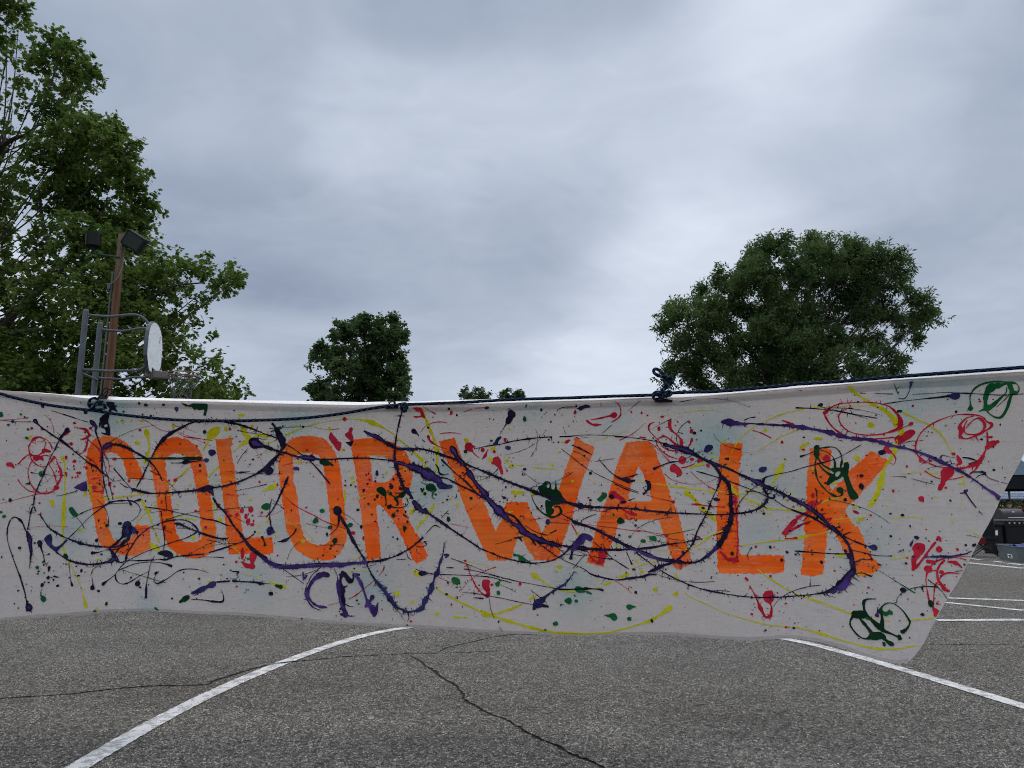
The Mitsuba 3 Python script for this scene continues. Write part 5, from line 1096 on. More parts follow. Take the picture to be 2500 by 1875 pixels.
# drops and specks: one part per colour
drops = {}
rng = np.random.default_rng(31)
def drop(x, z, r):
    k = 12 if r > 4 else 6; a = np.arange(k) * 2 * math.pi / k
    rad = r * (1 + .10 * rng.normal(size=k)); e = rng.uniform(.8, 1.2)
    return Polygon(np.c_[x + rad * np.cos(a) * e, z + rad * np.sin(a) / e]).buffer(0)
for col, x, z, r in [["N",-1143,578,10.2],["N",-1174,1159,11.2],["B",-1472,1247,16.3],["B",-1498,1210,12.2],["B",-19,1264,12.0],["B",-227,1250,9.1],["B",60,1161,8.0],["B",167,914,11.9],["R",-2177,1291,9.2],["R",-2151,1390,7.1],["R",-2366,1366,7.1],["R",-2203,1226,8.2],["R",-2162,1206,9.3],["R",-2143,1150,7.2],["R",-2133,1150,8.2],["R",-1963,1218,9.2],["R",-1831,1357,7.1],["R",-1978,1096,10.3],["R",-2077,1366,7.1],["R",-2314,1003,5.1],["R",-1630,1290,5.1],["R",-1528,1158,7.2],["R",-1536,964,7.2],["R",-1708,1008,6.1],["R",-1481,888,7.1],["R",-819,1407,10.1],["R",-1380,1359,6.6],["R",-1310,966,11.2],["R",-1268,973,14.3],["R",-1289,939,11.2],["R",-1277,914,13.3],["R",-1255,900,9.2],["R",-1258,942,5.1],["R",-1335,947,9.2],["R",-1368,942,8.2],["R",-1250,917,5.1],["R",-1383,963,6.1],["R",-812,1088,6.1],["R",-696,1116,7.1],["R",-765,859,10.2],["R",-715,836,7.1],["R",-981,1237,7.1],["R",-1049,1220,8.2],["R",-1341,1096,5.1],["R",-1428,989,10.2],["R",-142,1257,11.1],["R",-87,1247,8.0],["R",-34,1301,9.0],["R",-295,1436,9.0],["R",294,1416,7.7],["R",-24,1155,5.0],["R",412,1444,3.3],["R",541,1406,4.7],["R",287,1377,3.9],["R",301,1375,2.4],["R",-225,729,7.1],["R",38,626,9.1],["R",-181,582,4.1],["R",661,1328,8.4],["R",793,1310,9.1],["R",784,1350,5.5],["R",793,1188,8.3],["R",820,1180,8.2],["R",856,1159,8.2],["R",727,1338,3.7],["R",1216,1215,5.2],["R",1139,1248,6.1],["R",1293,1176,12.0],["R",1020,815,5.3],["R",1130,794,2.6],["R",1281,728,4.2],["R",999,585,3.1],["R",1046,569,2.6],["R",1292,1175,12.0],["R",1583,1371,4.5],["R",1696,1290,3.6],["R",1649,1266,3.2],["R",1215,1215,5.2],["R",1418,946,4.2],["R",1635,1156,5.7],["R",1621,860,8.0],["R",1616,818,10.8],["R",1674,819,5.2],["R",1577,623,4.8],["R",1585,621,2.4],["R",1581,631,2.4],["R",1643,806,2.4],["G",-2477,1382,7.1],["G",-2411,1432,5.6],["G",-2394,1419,5.1],["G",-2322,1145,12.3],["G",-2496,959,7.2],["G",-2479,939,9.3],["G",-2384,1361,6.6],["G",-1909,1446,6.1],["D",-1788,1474,8.5],["D",-1700,1475,7.0],["D",-1809,1430,5.5],["D",-1767,1424,5.5],["D",-2491,1021,4.1],["D",-2457,1017,8.7],["D",-1817,1020,6.2],["D",-1789,1013,4.6],["D",-1530,1184,7.1],["B",-1637,1455,10.5],["B",-2453,1398,9.1],["B",-1449,1138,4.1],["D",-2250,758,5.2],["D",-1971,895,9.2],["D",-1944,526,8.7],["D",-2379,503,4.1],["D",-2398,524,4.1],["D",-2392,788,8.2],["D",-1496,645,6.1],["D",-1989,585,7.2],["N",-2247,646,9.3],["N",-2018,824,9.3],["N",-1907,905,8.7],["N",-2114,656,2.6],["N",-1573,644,3.6],["N",-1822,660,2.1],["N",-2122,823,2.1],["G",-2322,811,6.2],["G",-2301,694,9.3],["G",-2298,664,5.2],["G",-2275,721,6.2],["G",-2002,487,9.3],["G",-917,965,11.7],["G",-875,887,10.2],["G",-602,605,6.1],["G",-644,681,4.1],["G",-1265,738,6.1],["D",-727,889,8.2],["D",-850,823,13.7],["D",-866,801,6.1],["D",-870,787,5.1],["D",-889,855,7.1],["D",-1240,865,6.1],["D",-557,966,6.1],["D",-576,944,10.2],["D",-626,966,3.6],["D",491,919,15.2],["D",484,855,4.8],["D",-121,1454,8.9],["D",-307,1453,6.5],["G",60,1395,10.8],["G",-100,1299,7.0],["G",527,850,5.7],["G",-68,624,12.2],["G",-56,640,5.6],["G",-65,582,10.1],["G",287,581,4.9],["G",518,493,9.5],["G",582,832,10.3],["G",622,844,13.1],["G",528,850,6.2],["N",483,856,5.2],["N",1056,951,5.7],["N",528,629,3.3],["N",546,609,6.6],["N",609,830,2.8],["N",845,682,3.6],["N",1072,814,5.7],["N",608,492,7.0],["N",508,693,3.8],["D",1329,1044,8.5],["N",1679,1001,4.4],["N",1518,946,6.1],["N",1537,904,4.1],["N",1631,1252,3.3],["N",1628,1074,4.1],["N",1518,1039,2.1],["D",1217,1265,4.3],["D",1509,1315,2.5],["D",1726,1298,2.4],["D",1748,1313,2.0],["D",1960,1302,2.4],["D",1242,1117,3.9],["B",1551,861,8.1],["B",1503,814,3.7],["B",1494,810,3.7],["N",1526,582,6.0],["N",1580,859,3.2],["N",1703,835,4.4],["N",1703,817,2.4],["N",1474,498,3.2],["N",1429,855,2.5],["N",1457,628,1.6],["D",1396,469,6.9],["D",1558,622,10.4],["N",1399,1060,11.3],["Y",-1946,1396,6.6],["Y",-1921,1401,9.1],["Y",-1872,1401,5.1],["Y",-1850,1296,12.3],["Y",-2181,1041,4.6],["Y",-2374,1326,8.2],["Y",-1627,995,6.1],["Y",-2105,876,8.2],["Y",-1918,1399,7.1],["Y",-2104,875,8.2],["Y",-1993,503,7.2],["Y",-2095,1047,9.3],["Y",-1539,838,9.2],["Y",-1417,922,9.2],["Y",-894,1362,9.1],["Y",-827,1260,7.1],["Y",-1043,1200,10.2],["Y",-796,1157,4.6],["Y",-926,1101,4.1],["Y",-953,1127,3.1],["Y",-1382,1325,7.1],["Y",-1273,1019,8.2],["Y",-1414,922,11.2],["Y",-1185,917,8.2],["Y",-1226,892,5.1],["Y",-1225,860,6.1],["Y",-473,537,7.7],["Y",-1135,845,6.1],["Y",-94,1263,11.1],["Y",-1,1177,12.0],["Y",-24,1203,10.0],["Y",-104,1209,11.1],["Y",240,1283,6.8],["Y",-266,994,9.2],["Y",-461,961,4.1],["Y",-355,485,9.2],["Y",220,708,9.9],["Y",206,687,5.9],["Y",554,746,6.6],["Y",1446,1303,11.7],["Y",1396,1172,11.8],["Y",1370,981,6.7],["Y",1472,981,4.1],["Y",1705,968,2.8],["Y",1716,989,3.6],["Y",1674,921,4.8],["Y",921,1262,7.7],["Y",1043,1018,4.0],["Y",1157,1040,5.2],["Y",1138,1011,3.9],["Y",1182,1066,3.0]]:
    d_ = drop(x, z, r)
    if r > 9 and rng.random() < .35:
        a = rng.uniform(0, 6.28); d_ = unary_union([d_, Polygon([(x + r * .6 * math.cos(a + .5), z + r * .6 * math.sin(a + .5)), (x + r * 1.7 * math.cos(a), z + r * 1.7 * math.sin(a)), (x + r * .6 * math.cos(a - .5), z + r * .6 * math.sin(a - .5))])])
    drops.setdefault(col, []).append(d_)
for (n, pick) in ((950, 'NNNNNDDDRR'), ):
    for i in range(n):
        _, _, pts = STROKES[rng.integers(len(STROKES))] if rng.random() < .62 else (0, 0, None)
        if pts is not None:
            j = rng.integers(len(pts) // 3); x, z = pts[3 * j] + rng.normal(0, 50), pts[3 * j + 1] + rng.normal(0, 45)
        else: x, z = rng.uniform(-2900, 2050), rng.uniform(430, 1480)
        r = 0.9 + rng.gamma(1.3, .9)
        if cloth_poly.contains(Point(x, z)): drops.setdefault(pick[rng.integers(len(pick))], []).append(drop(x, z, min(r, 6)))
for col, x, z, sx, sz, n, rm in CLUSTERS:
    for i in range(n):
        q = (x + rng.normal(0, sx), z + rng.normal(0, sz))
        if cloth_poly.contains(Point(q)): drops.setdefault(col, []).append(drop(q[0], q[1], min(1.2 + rng.gamma(1.2, rm), 11)))
SPECK = dict(N='dark_speck', B='blue_speck', R='red_speck', G='green_speck', D='dark_green_speck', Y='yellow_speck')
for col in drops:
    m = on_cloth(unary_union(drops[col]).intersection(cloth_poly), LAYER[col] + .0008, .05)
    part(SPECK[col], m, MATS[col], banner, kind='stuff')

# ------------------------------------------------------------------ ropes and clips
def rope_mesh(P, r, sides=8, n=8):
    P = crom(P, n); m = tube(P, r, sides)
    s_ = np.r_[0, np.cumsum(np.linalg.norm(np.diff(P, axis=0), axis=1))]
    uv = np.c_[np.repeat(s_, sides), np.tile(np.arange(sides) / sides, len(P))]
    uv = np.vstack([uv, uv[:1], uv[-1:]]); return m, uv
def rope_part(name, P, r, parent, **kw):
    m, uv = rope_mesh(P, r, **kw); return part(name, m, 'rope_mat', parent, smooth=True, uv=uv)
def front(x, z, d=.012): return (x, cloth_y(np.array(x), np.array(min(z, 1.46))) - d, z)
ropes = {"left":[[-2.636,1.559],[-2.512,1.533],[-2.456,1.516],[-2.35,1.492],[-2.242,1.472],[-2.102,1.454],[-2.039,1.448],[-1.967,1.437],[-1.853,1.422],[-1.664,1.404],[-1.502,1.398],[-1.3,1.398],[-1.046,1.408],[-0.843,1.43],[-0.69,1.455],[-0.564,1.473]],"right":[[-0.53,1.478],[-0.501,1.478],[-0.244,1.482],[0.006,1.487],[0.249,1.483],[0.469,1.481],[0.643,1.474],[0.731,1.48],[0.891,1.472],[1.125,1.478],[1.175,1.481],[1.347,1.481],[1.53,1.486],[1.955,1.502],[2.174,1.518]],"k1":[-2.036,1.473],"k2":[-0.53,1.473],"k3":[0.666,1.469],"clips":[[-2.015,1.515],[-0.585,1.472],[0.675,1.455]]}
R0 = .0072
ra = thing('rope', 'dark blue braided rope sagging across the left half of the banner', 'rope')
rope_part('cord', [front(x, z, .016) for x, z in ropes['left']], R0, ra)
kx, kz = ropes['k1']
rope_part('knot', [front(kx + a * .001, kz + b * .001, .02 + c * .001) for a, b, c in ((-18, -14, 0), (-28, 2, 6), (-22, 26, 10), (-2, 36, 6), (12, 24, 2), (4, 8, 8), (-14, 2, 14), (-20, -10, 10), (4, -18, 8), (34, -18, 6), (44, -2, 2), (32, 10, 6), (10, 2, 12), (-6, -12, 6))], R0 * .8, ra)
rb = thing('rope', 'dark blue braided rope running taut along the top hem to the right', 'rope')
rope_part('cord', [front(x, z, .012) for x, z in ropes['right']], R0, rb)
kx, kz = ropes['k2']
rope_part('knot', [front(kx + a * .001, kz + b * .001, .020 + c * .001) for a, b, c in ((-60, -13, 0), (-30, -2, 4), (0, 6, 6), (16, 4, 10), (20, -12, 12), (10, -30, 8), (-2, -28, 4), (-6, -10, 10), (4, 4, 14), (14, -4, 16), (6, -20, 14))], R0 * .95, rb)
kx, kz = ropes['k3']
rope_part('knot', [front(kx + a * .001, kz + b * .001, .02 + c * .001) for a, b, c in ((-42, -2, 0), (-30, 14, 6), (-8, 14, 12), (8, -2, 14), (-6, -18, 10), (-28, -18, 8), (-38, -6, 12), (-24, 8, 16), (2, 2, 18), (26, -4, 12), (38, 6, 8), (30, 16, 10), (12, 8, 14), (-4, -10, 14), (-16, -4, 16))], R0 * .9, rb)
rope_part('loop', [front(kx + a * .001, kz + b * .001, .026 + c * .001) for a, b, c in ((-20, -6, 2), (-6, 14, 4), (12, 40, 6), (18, 64, 4), (10, 88, 2), (-8, 112, 0), (-26, 120, 2), (-34, 106, 8), (-18, 88, 12), (4, 82, 10), (34, 76, 4), (46, 62, 0), (30, 44, 2), (10, 26, 8), (2, 6, 10))], R0, rb)
def clip(x, z, rot_, lab, w=.040, h=.024):
    k = thing('clip', lab, 'clip', 'black clips holding the rope to the banner')
    y = float(cloth_y(np.array(x), np.array(1.45)))
    prof = Polygon([(-.016, -h * .7), (-.010, -h), (.010, -h), (.016, -h * .7), (.004, h * .5), (-.004, h * .5)])
    body = trimesh.creation.extrude_polygon(prof, w, engine='earcut'); body.apply_translation((0, 0, -w / 2))
    M = np.eye(4); M[:3, :3] = np.array([[0, 0, 1], [1, 0, 0], [0, 1, 0]])
    body.apply_transform(M); body.apply_transform(rot(rot_, [0, 1, 0])); body.apply_translation((x, y - .004, z))
    part('body', body, 'clip_mat', k)
    for sd in (-1, 1):
        lv = tube(crom([(-.011, sd * .006, h * .3), (-.013, sd * .016, h * 1.0), (0, sd * .022, h * 1.6), (.013, sd * .016, h * 1.0), (.011, sd * .006, h * .3)], 5), .0035, 6)
        lv.apply_transform(rot(rot_, [0, 1, 0])); lv.apply_translation((x, y - .004, z)); part('lever', lv, 'clip_mat', k, smooth=True)
(c1, c2, c3) = ropes['clips']
clip(*c1, .55, 'black clip pinching the top hem just above the sagging rope knot at left', .036, .034)
clip(*c2, -.05, 'black clip beside the knot where both ropes meet', .060, .016)
clip(*c3, 0., 'black clip under the big looped knot near the right tree', .075, .014)

# ------------------------------------------------------------------ utility pole with floodlights
pb, pt = np.array([-9.176, 17.0, 0.0]), np.array([-9.17, 17.0, 7.43])
pole = thing('utility_pole', 'weathered brown wooden pole behind the basketball hoop', 'pole')
zz = np.linspace(0, 1, 24)
part('shaft', tube(pb + (pt - pb) * zz[:, None], .116 - .040 * zz, 20), 'pole_mat', pole, smooth=40)
part('conduit', tube([(-9.335 + .05 * q, 16.97, 7.0 * q) for q in np.linspace(0, .93, 14)], .022, 8), 'galvanised', pole, smooth=True)
part('cable', tube(crom([(-9.28, 16.9, 6.18), (-9.20, 16.86, 6.22), (-9.10, 16.86, 6.35), (-9.03, 16.88, 6.6), (-9.03, 16.9, 6.85)], 6), .010, 6), 'wire_mat', pole, smooth=True)
part('cross_arm', tube([(-9.13, 16.92, 6.84), (-9.72, 16.80, 6.90)], .026, 8), 'lamp_arm', pole, smooth=True)
part('junction_box', box(.07, .07, .14, (-9.32, 16.93, 6.14), .01), 'galvanised', pole)
def floodlight(parent, c, R, lab, s=1.0):
    m = np.eye(4); m[:3, :3] = R; m[:3, 3] = c
    prof = Polygon([(-.24, -.13), (-.20, -.17), (.20, -.17), (.26, -.06), (.26, .12), (.20, .17), (-.17, .17), (-.24, .08)])
    b = trimesh.creation.extrude_polygon(prof, .40, engine='earcut'); b.apply_translation((0, 0, -.20)); b.apply_scale(s); b.apply_transform(m)
    k = part('floodlight', b, 'lamp_mat', parent, label=lab)
    g = box(.40 * s, .014 * s, .32 * s, (0, -.172 * s, 0)); g.apply_transform(m); part('glass', g, 'lamp_glass', k)
    fr = cat(*[box(.46 * s, .03 * s, .02 * s, (0.01 * s, -.168 * s, q * .18 * s)) for q in (-1, 1)], *[box(.02 * s, .03 * s, .36 * s, (q * .22 * s, -.168 * s, 0)) for q in (-1, 1)]); fr.apply_transform(m); part('rim', fr, 'lamp_mat', k)
    fins = cat(*[box(.012 * s, .05 * s, .34 * s, ((-.12 + .06 * q) * s, .19 * s, 0)) for q in range(5)]); fins.apply_transform(m); part('fins', fins, 'lamp_mat', k)
def Rm(yaw, pitch, roll): return (rot(yaw, [0, 0, 1]) @ rot(pitch, [0, 1, 0]) @ rot(roll, [1, 0, 0]))[:3, :3]
floodlight(pole, (-8.80, 16.9, 7.22), Rm(.35, .52, .35), 'dark box floodlight on the right of the pole top', .92)
part('bracket', tube([(-9.10, 16.95, 7.16), (-8.98, 16.92, 7.10), (-8.9, 16.92, 7.12)], .035, 8), 'lamp_mat', pole, smooth=True)
floodlight(pole, (-9.72, 16.78, 7.22), Rm(-1.0, .06, .06), 'dark box floodlight on the left cross arm', .78)
part('bracket', tube([(-9.70, 16.80, 6.90), (-9.70, 16.79, 7.06)], .035, 8), 'lamp_mat', pole, smooth=True)

# ------------------------------------------------------------------ basketball hoop
hoop = thing('basketball_hoop', 'basketball hoop on twin grey steel posts with white fan backboard seen edge on', 'basketball hoop')
BC = np.array([-5.745, 11.95, 3.575]); W_ = np.array([-.224, .9746, 0]); N_ = np.array([.9746, .224, 0]); U_ = np.array([0, 0, 1.0])
BM = np.eye(4); BM[:3, 0], BM[:3, 1], BM[:3, 2], BM[:3, 3] = W_, U_, N_, BC
fan = Polygon(crom(np.array([(-.55, -.20), (-.55, .02), (-.52, .16), (-.42, .29), (-.26, .375), (0, .405), (.26, .375), (.42, .29), (.52, .16), (.55, .02), (.55, -.20), (.33, -.40), (.12, -.42), (-.12, -.42), (-.33, -.40)]), 1, closed=True)[:]).buffer(.03).buffer(-.03)
fan = Polygon([(-.55, -.20), (-.555, -.05), (-.55, .08), (-.52, .19), (-.45, .28), (-.34, .35), (-.18, .395), (0, .41), (.18, .395), (.34, .35), (.45, .28), (.52, .19), (.55, .08), (.555, -.05), (.55, -.20), (.33, -.41), (.13, -.41), (.13, -.33), (-.13, -.33), (-.13, -.41), (-.33, -.41)])
fan = shapely.affinity.scale(fan, .88, 1.0, origin=(0, 0))
bd = trimesh.creation.extrude_polygon(fan, .03, engine='earcut'); bd.apply_translation((0, 0, -.03)); bd.apply_transform(BM)
part('backboard', bd, 'board_mat', hoop)
edge = trimesh.creation.extrude_polygon(fan.buffer(.012).difference(fan.buffer(-.004)), .056, engine='earcut'); edge.apply_translation((0, 0, -.054)); edge.apply_transform(BM)
part('backboard_edge', edge, 'galvanised', hoop)
sl = box(.10, .016, .004, (.27, .20, .002)); sl.apply_transform(rot(1.45, [0, 0, 1])); sl2 = box(.016, .11, .004, (.27, .20, .002)); sl2.apply_transform(BM); part('scuff', sl2, 'clip_mat', hoop)
P1, P2 = np.array([-6.715, 11.6, 0]), np.array([-6.88, 12.33, 0])
for p, zt in ((P1, 4.10), (P2, 4.08)):
    k = part('post', tube([p, p + (0, 0, zt)], .043, 18), 'galvanised', hoop, smooth=40)
    part('cap', tube([p + (0, 0, zt), p + (0, 0, zt + .03)], [.046, .032], 18), 'galvanised', k, smooth=40)
Bl = lambda a, b, c: BC + W_ * a + U_ * b + N_ * c
part('arm', tube(crom([P1 + (.04, 0, 4.04), P1 + (.35, .05, 4.03), Bl(-.33, .46, -.30), Bl(-.33, .43, -.16), Bl(-.33, .33, -.06), Bl(-.33, .18, -.04)], 8), .0215, 12), 'galvanised', hoop, smooth=True)
part('arm', tube(crom([P2 + (.04, 0, 3.98), P2 + (.35, .05, 3.97), Bl(.33, .40, -.30), Bl(.33, .37, -.16), Bl(.33, .28, -.06), Bl(.33, .10, -.04)], 8), .0215, 12), 'galvanised', hoop, smooth=True)
for p, w in ((P1, -.30), (P2, .30)):
    part('arm', tube(crom([p + (.05, 0, 3.165), p + (.4, .07, 3.155), Bl(w, -.43, -.36), Bl(w, -.42, -.18), Bl(w, -.35, -.06), Bl(w, -.20, -.04)], 8), .0205, 12), 'galvanised', hoop, smooth=True)
part('brace', tube([P1 + (.04, .0, 3.10), P2 + (.05, -.02, 3.13)], .019, 10), 'galvanised', hoop, smooth=True)
part('back_plate', (lambda m: (m.apply_transform(BM), m)[1])(box(.30, .16, .05, (0, -.40, -.06), .008)), 'bracket_mat', hoop)
part('rim_bracket', (lambda m: (m.apply_transform(BM), m)[1])(cat(box(.15, .115, .13, (0, -.425, .065), .01), box(.10, .11, .12, (0, -.43, .18), .01))), 'bracket_mat', hoop)
RC = Bl(0, -.39, .46); ang = np.linspace(0, 2 * math.pi, 40, endpoint=False)
for dz in (0, -.05):
    part('rim', tube([RC + W_ * .228 * math.cos(a) + N_ * .228 * math.sin(a) + U_ * dz for a in ang], .0095, 8, closed=True), 'rim_mat', hoop, smooth=True)
part('net_hooks', cat(*[tube([RC + W_ * .228 * math.cos(a) + N_ * .228 * math.sin(a) + U_ * (-.06), RC + W_ * .21 * math.cos(a) + N_ * .21 * math.sin(a) + U_ * (-.01)], .005, 5) for a in ang[::3]]), 'rim_mat', hoop)
net = []; nr = np.random.default_rng(8); K_ = 12
rows = [(-.05, .225), (-.15, .20), (-.25, .165), (-.34, .14), (-.42, .13)]
def npnt(j, i):
    dz, r = rows[j]; a = 2 * math.pi * (i + .5 * (j % 2)) / K_ + nr.normal(0, .24) * (j > 0)
    return RC + W_ * r * math.cos(a) + N_ * r * math.sin(a) + U_ * (dz + nr.normal(0, .012) * (j > 0))
nodes = [[npnt(j, i) for i in range(K_)] for j in range(5)]
for j in range(4):
    for i in range(K_):
        for q in ((i, i - 1) if j % 2 == 0 else (i, i + 1)):
            if nr.random() < .3 and j: continue
            a, b = nodes[j][i], nodes[j + 1][q % K_]; mid = (a + b) / 2 + nr.normal(0, .02, 3)
            net.append(tube([a, mid, b], .0048, 5))
part('net', cat(*net), 'chain_mat', hoop, label='ragged grey chain net')

# ------------------------------------------------------------------ trees
def leaf_template(kind):
    if kind == 'plane':
        o = [(0, 0), (.08, -.44), (.38, -.28), (.55, -.52), (.66, -.20), (1.0, 0), (.66, .20), (.55, .52), (.38, .28), (.08, .44)]
        v = [(.36, 0, .03)] + [(x, y, -.10 * abs(y) - .12 * x * x) for x, y in o]
        f = [(0, i, i + 1) for i in range(1, len(o))] + [(0, len(o), 1)]
    elif kind == 'ash':
        v = [(0, 0, 0), (.45, -.17, .03), (1, 0, -.06), (.45, .17, .03), (.45, 0, 0)]
        f = [(0, 1, 4), (1, 2, 4), (2, 3, 4), (3, 0, 4)]
    else:
        v = [(0, 0, 0), (.5, -.30, .05), (1, 0, -.05), (.5, .30, .05)]
        f = [(0, 1, 2), (0, 2, 3)]
    return np.array(v, float), np.array(f)
def leaves(pos, outdir, size, kind, rng, up=.75, droop=.35):
    v, f = leaf_template(kind); n = len(pos)
    nrm = rng.normal(0, .55, (n, 3)) + outdir * .5 + [0, 0, up]; nrm /= np.linalg.norm(nrm, axis=1, keepdims=True)
    d = rng.normal(0, 1, (n, 3)) + outdir * .6 - [0, 0, droop]; d -= nrm * (d * nrm).sum(1, keepdims=True); d /= np.linalg.norm(d, axis=1, keepdims=True) + 1e-9
    b = np.cross(nrm, d); s = size * rng.uniform(.65, 1.25, n)
    V = pos[:, None] + s[:, None, None] * (v[None, :, :1] * d[:, None] + v[None, :, 1:2] * b[:, None] + v[None, :, 2:] * nrm[:, None])
    Fc = f[None] + (np.arange(n) * len(v))[:, None, None]
    return trimesh.Trimesh(V.reshape(-1, 3), Fc.reshape(-1, 3), process=False)
def tree(name, label, clumps, base, trunk_r, mat_, kind, size, dens, seed, fork=.35, sub_r=.34, limb=1.0, extra=(), group=None, up=.75, sprays=True, topcut=2.0, spray_len=.0, shrink=.25):
    rng = np.random.default_rng(seed); C = np.array(clumps, float); base = np.array(base, float)
    tk = thing(name, label, 'tree', group)
    zt = C[:, 2].max(); ctr = C[:, :3].mean(0); top = np.array([ctr[0] * .6 + base[0] * .4, ctr[1] * .6 + base[1] * .4, zt - topcut])
    tq = np.linspace(0, 1, 9); trunk = base + (top - base) * tq[:, None]; trunk[1:-1, :2] += rng.normal(0, .10, (7, 2))
    tr = trunk_r * (1 - .9 * tq) + .012
    trunk = crom(trunk, 4); tr = np.interp(np.linspace(0, 1, len(trunk)), tq, tr)
    part('trunk', tube(trunk, tr, 10), 'bark_mat', tk, smooth=True)
    segs = [(crom(np.array(e, float), 6), np.linspace(r0, r1, 6 * (len(e) - 1) + 1)) for e, r0, r1 in extra]
    P, O = [], []
    for x, y, z, r, dn in C:
        c = np.array([x, y, z]); h = np.hypot(*(c[:2] - base[:2]))
        za = np.clip(z - .55 * h - .4, base[2] + (top[2] - base[2]) * fork * .5, top[2] - .3); k = np.argmin(abs(trunk[:, 2] - za)); a = trunk[k]
        mid = a + (c - a) * .5 + np.array([0, 0, -.12 * h]) + rng.normal(0, .12, 3)
        L = np.linalg.norm(c - a); r0 = min(tr[k] * .7, (.012 + .008 * L) * limb)
        pb_ = crom([a, mid, c], 5); segs.append((pb_, np.linspace(r0, .010, len(pb_))))
        ns = max(4, int(7 * (r / .5) ** 2)); dirs = rng.normal(0, 1, (ns, 3)); dirs /= np.linalg.norm(dirs, axis=1, keepdims=True)
        cs = c + dirs * max(r - sub_r * shrink, r * .5) * (rng.uniform(.25, 1.0, (ns, 1)) ** .6) * [1, 1, .9]
        per = max(3, int(dens * dn * r * r * math.pi / ns))
        for q, dq in zip(cs, dirs):
            if sprays: segs.append((np.array([c + (q - c) * .15, (c + q) / 2 + rng.normal(0, .05, 3), q]), np.array([.009, .006, .004])))
            m_ = rng.normal(0, 1, (per, 3)) * sub_r * [1, 1, .75] * .62 * min(1, r / .45); o_ = dq + m_ / sub_r * .4
            if spray_len:      # leaves strung along short twigs
                g_ = rng.integers(0, max(2, per // 11), per); ng = g_.max() + 1
                st = rng.normal(0, 1, (ng, 3)) * sub_r * .50 * min(1, r / .45)
                sd = dq * .75 + rng.normal(0, .55, (ng, 3)) + [0, 0, .30]; sd /= np.linalg.norm(sd, axis=1, keepdims=True)
                tt = rng.uniform(0, 1, (per, 1)) * spray_len * rng.uniform(.6, 1.3, (ng, 1))[g_]
                m_ = st[g_] + sd[g_] * tt + rng.normal(0, .035 + .05 * spray_len, (per, 3)); o_ = sd[g_] + rng.normal(0, .25, (per, 3))
            P.append(q + m_); O.append(o_)
    P, O = np.vstack(P), np.vstack(O); O /= np.linalg.norm(O, axis=1, keepdims=True) + 1e-9
    part('branches', sweep_tubes(segs, 5), 'bark_mat', tk, smooth=True)
    part('crown', leaves(P, O, size, kind, rng, up), mat_, tk, kind='stuff')
    return tk

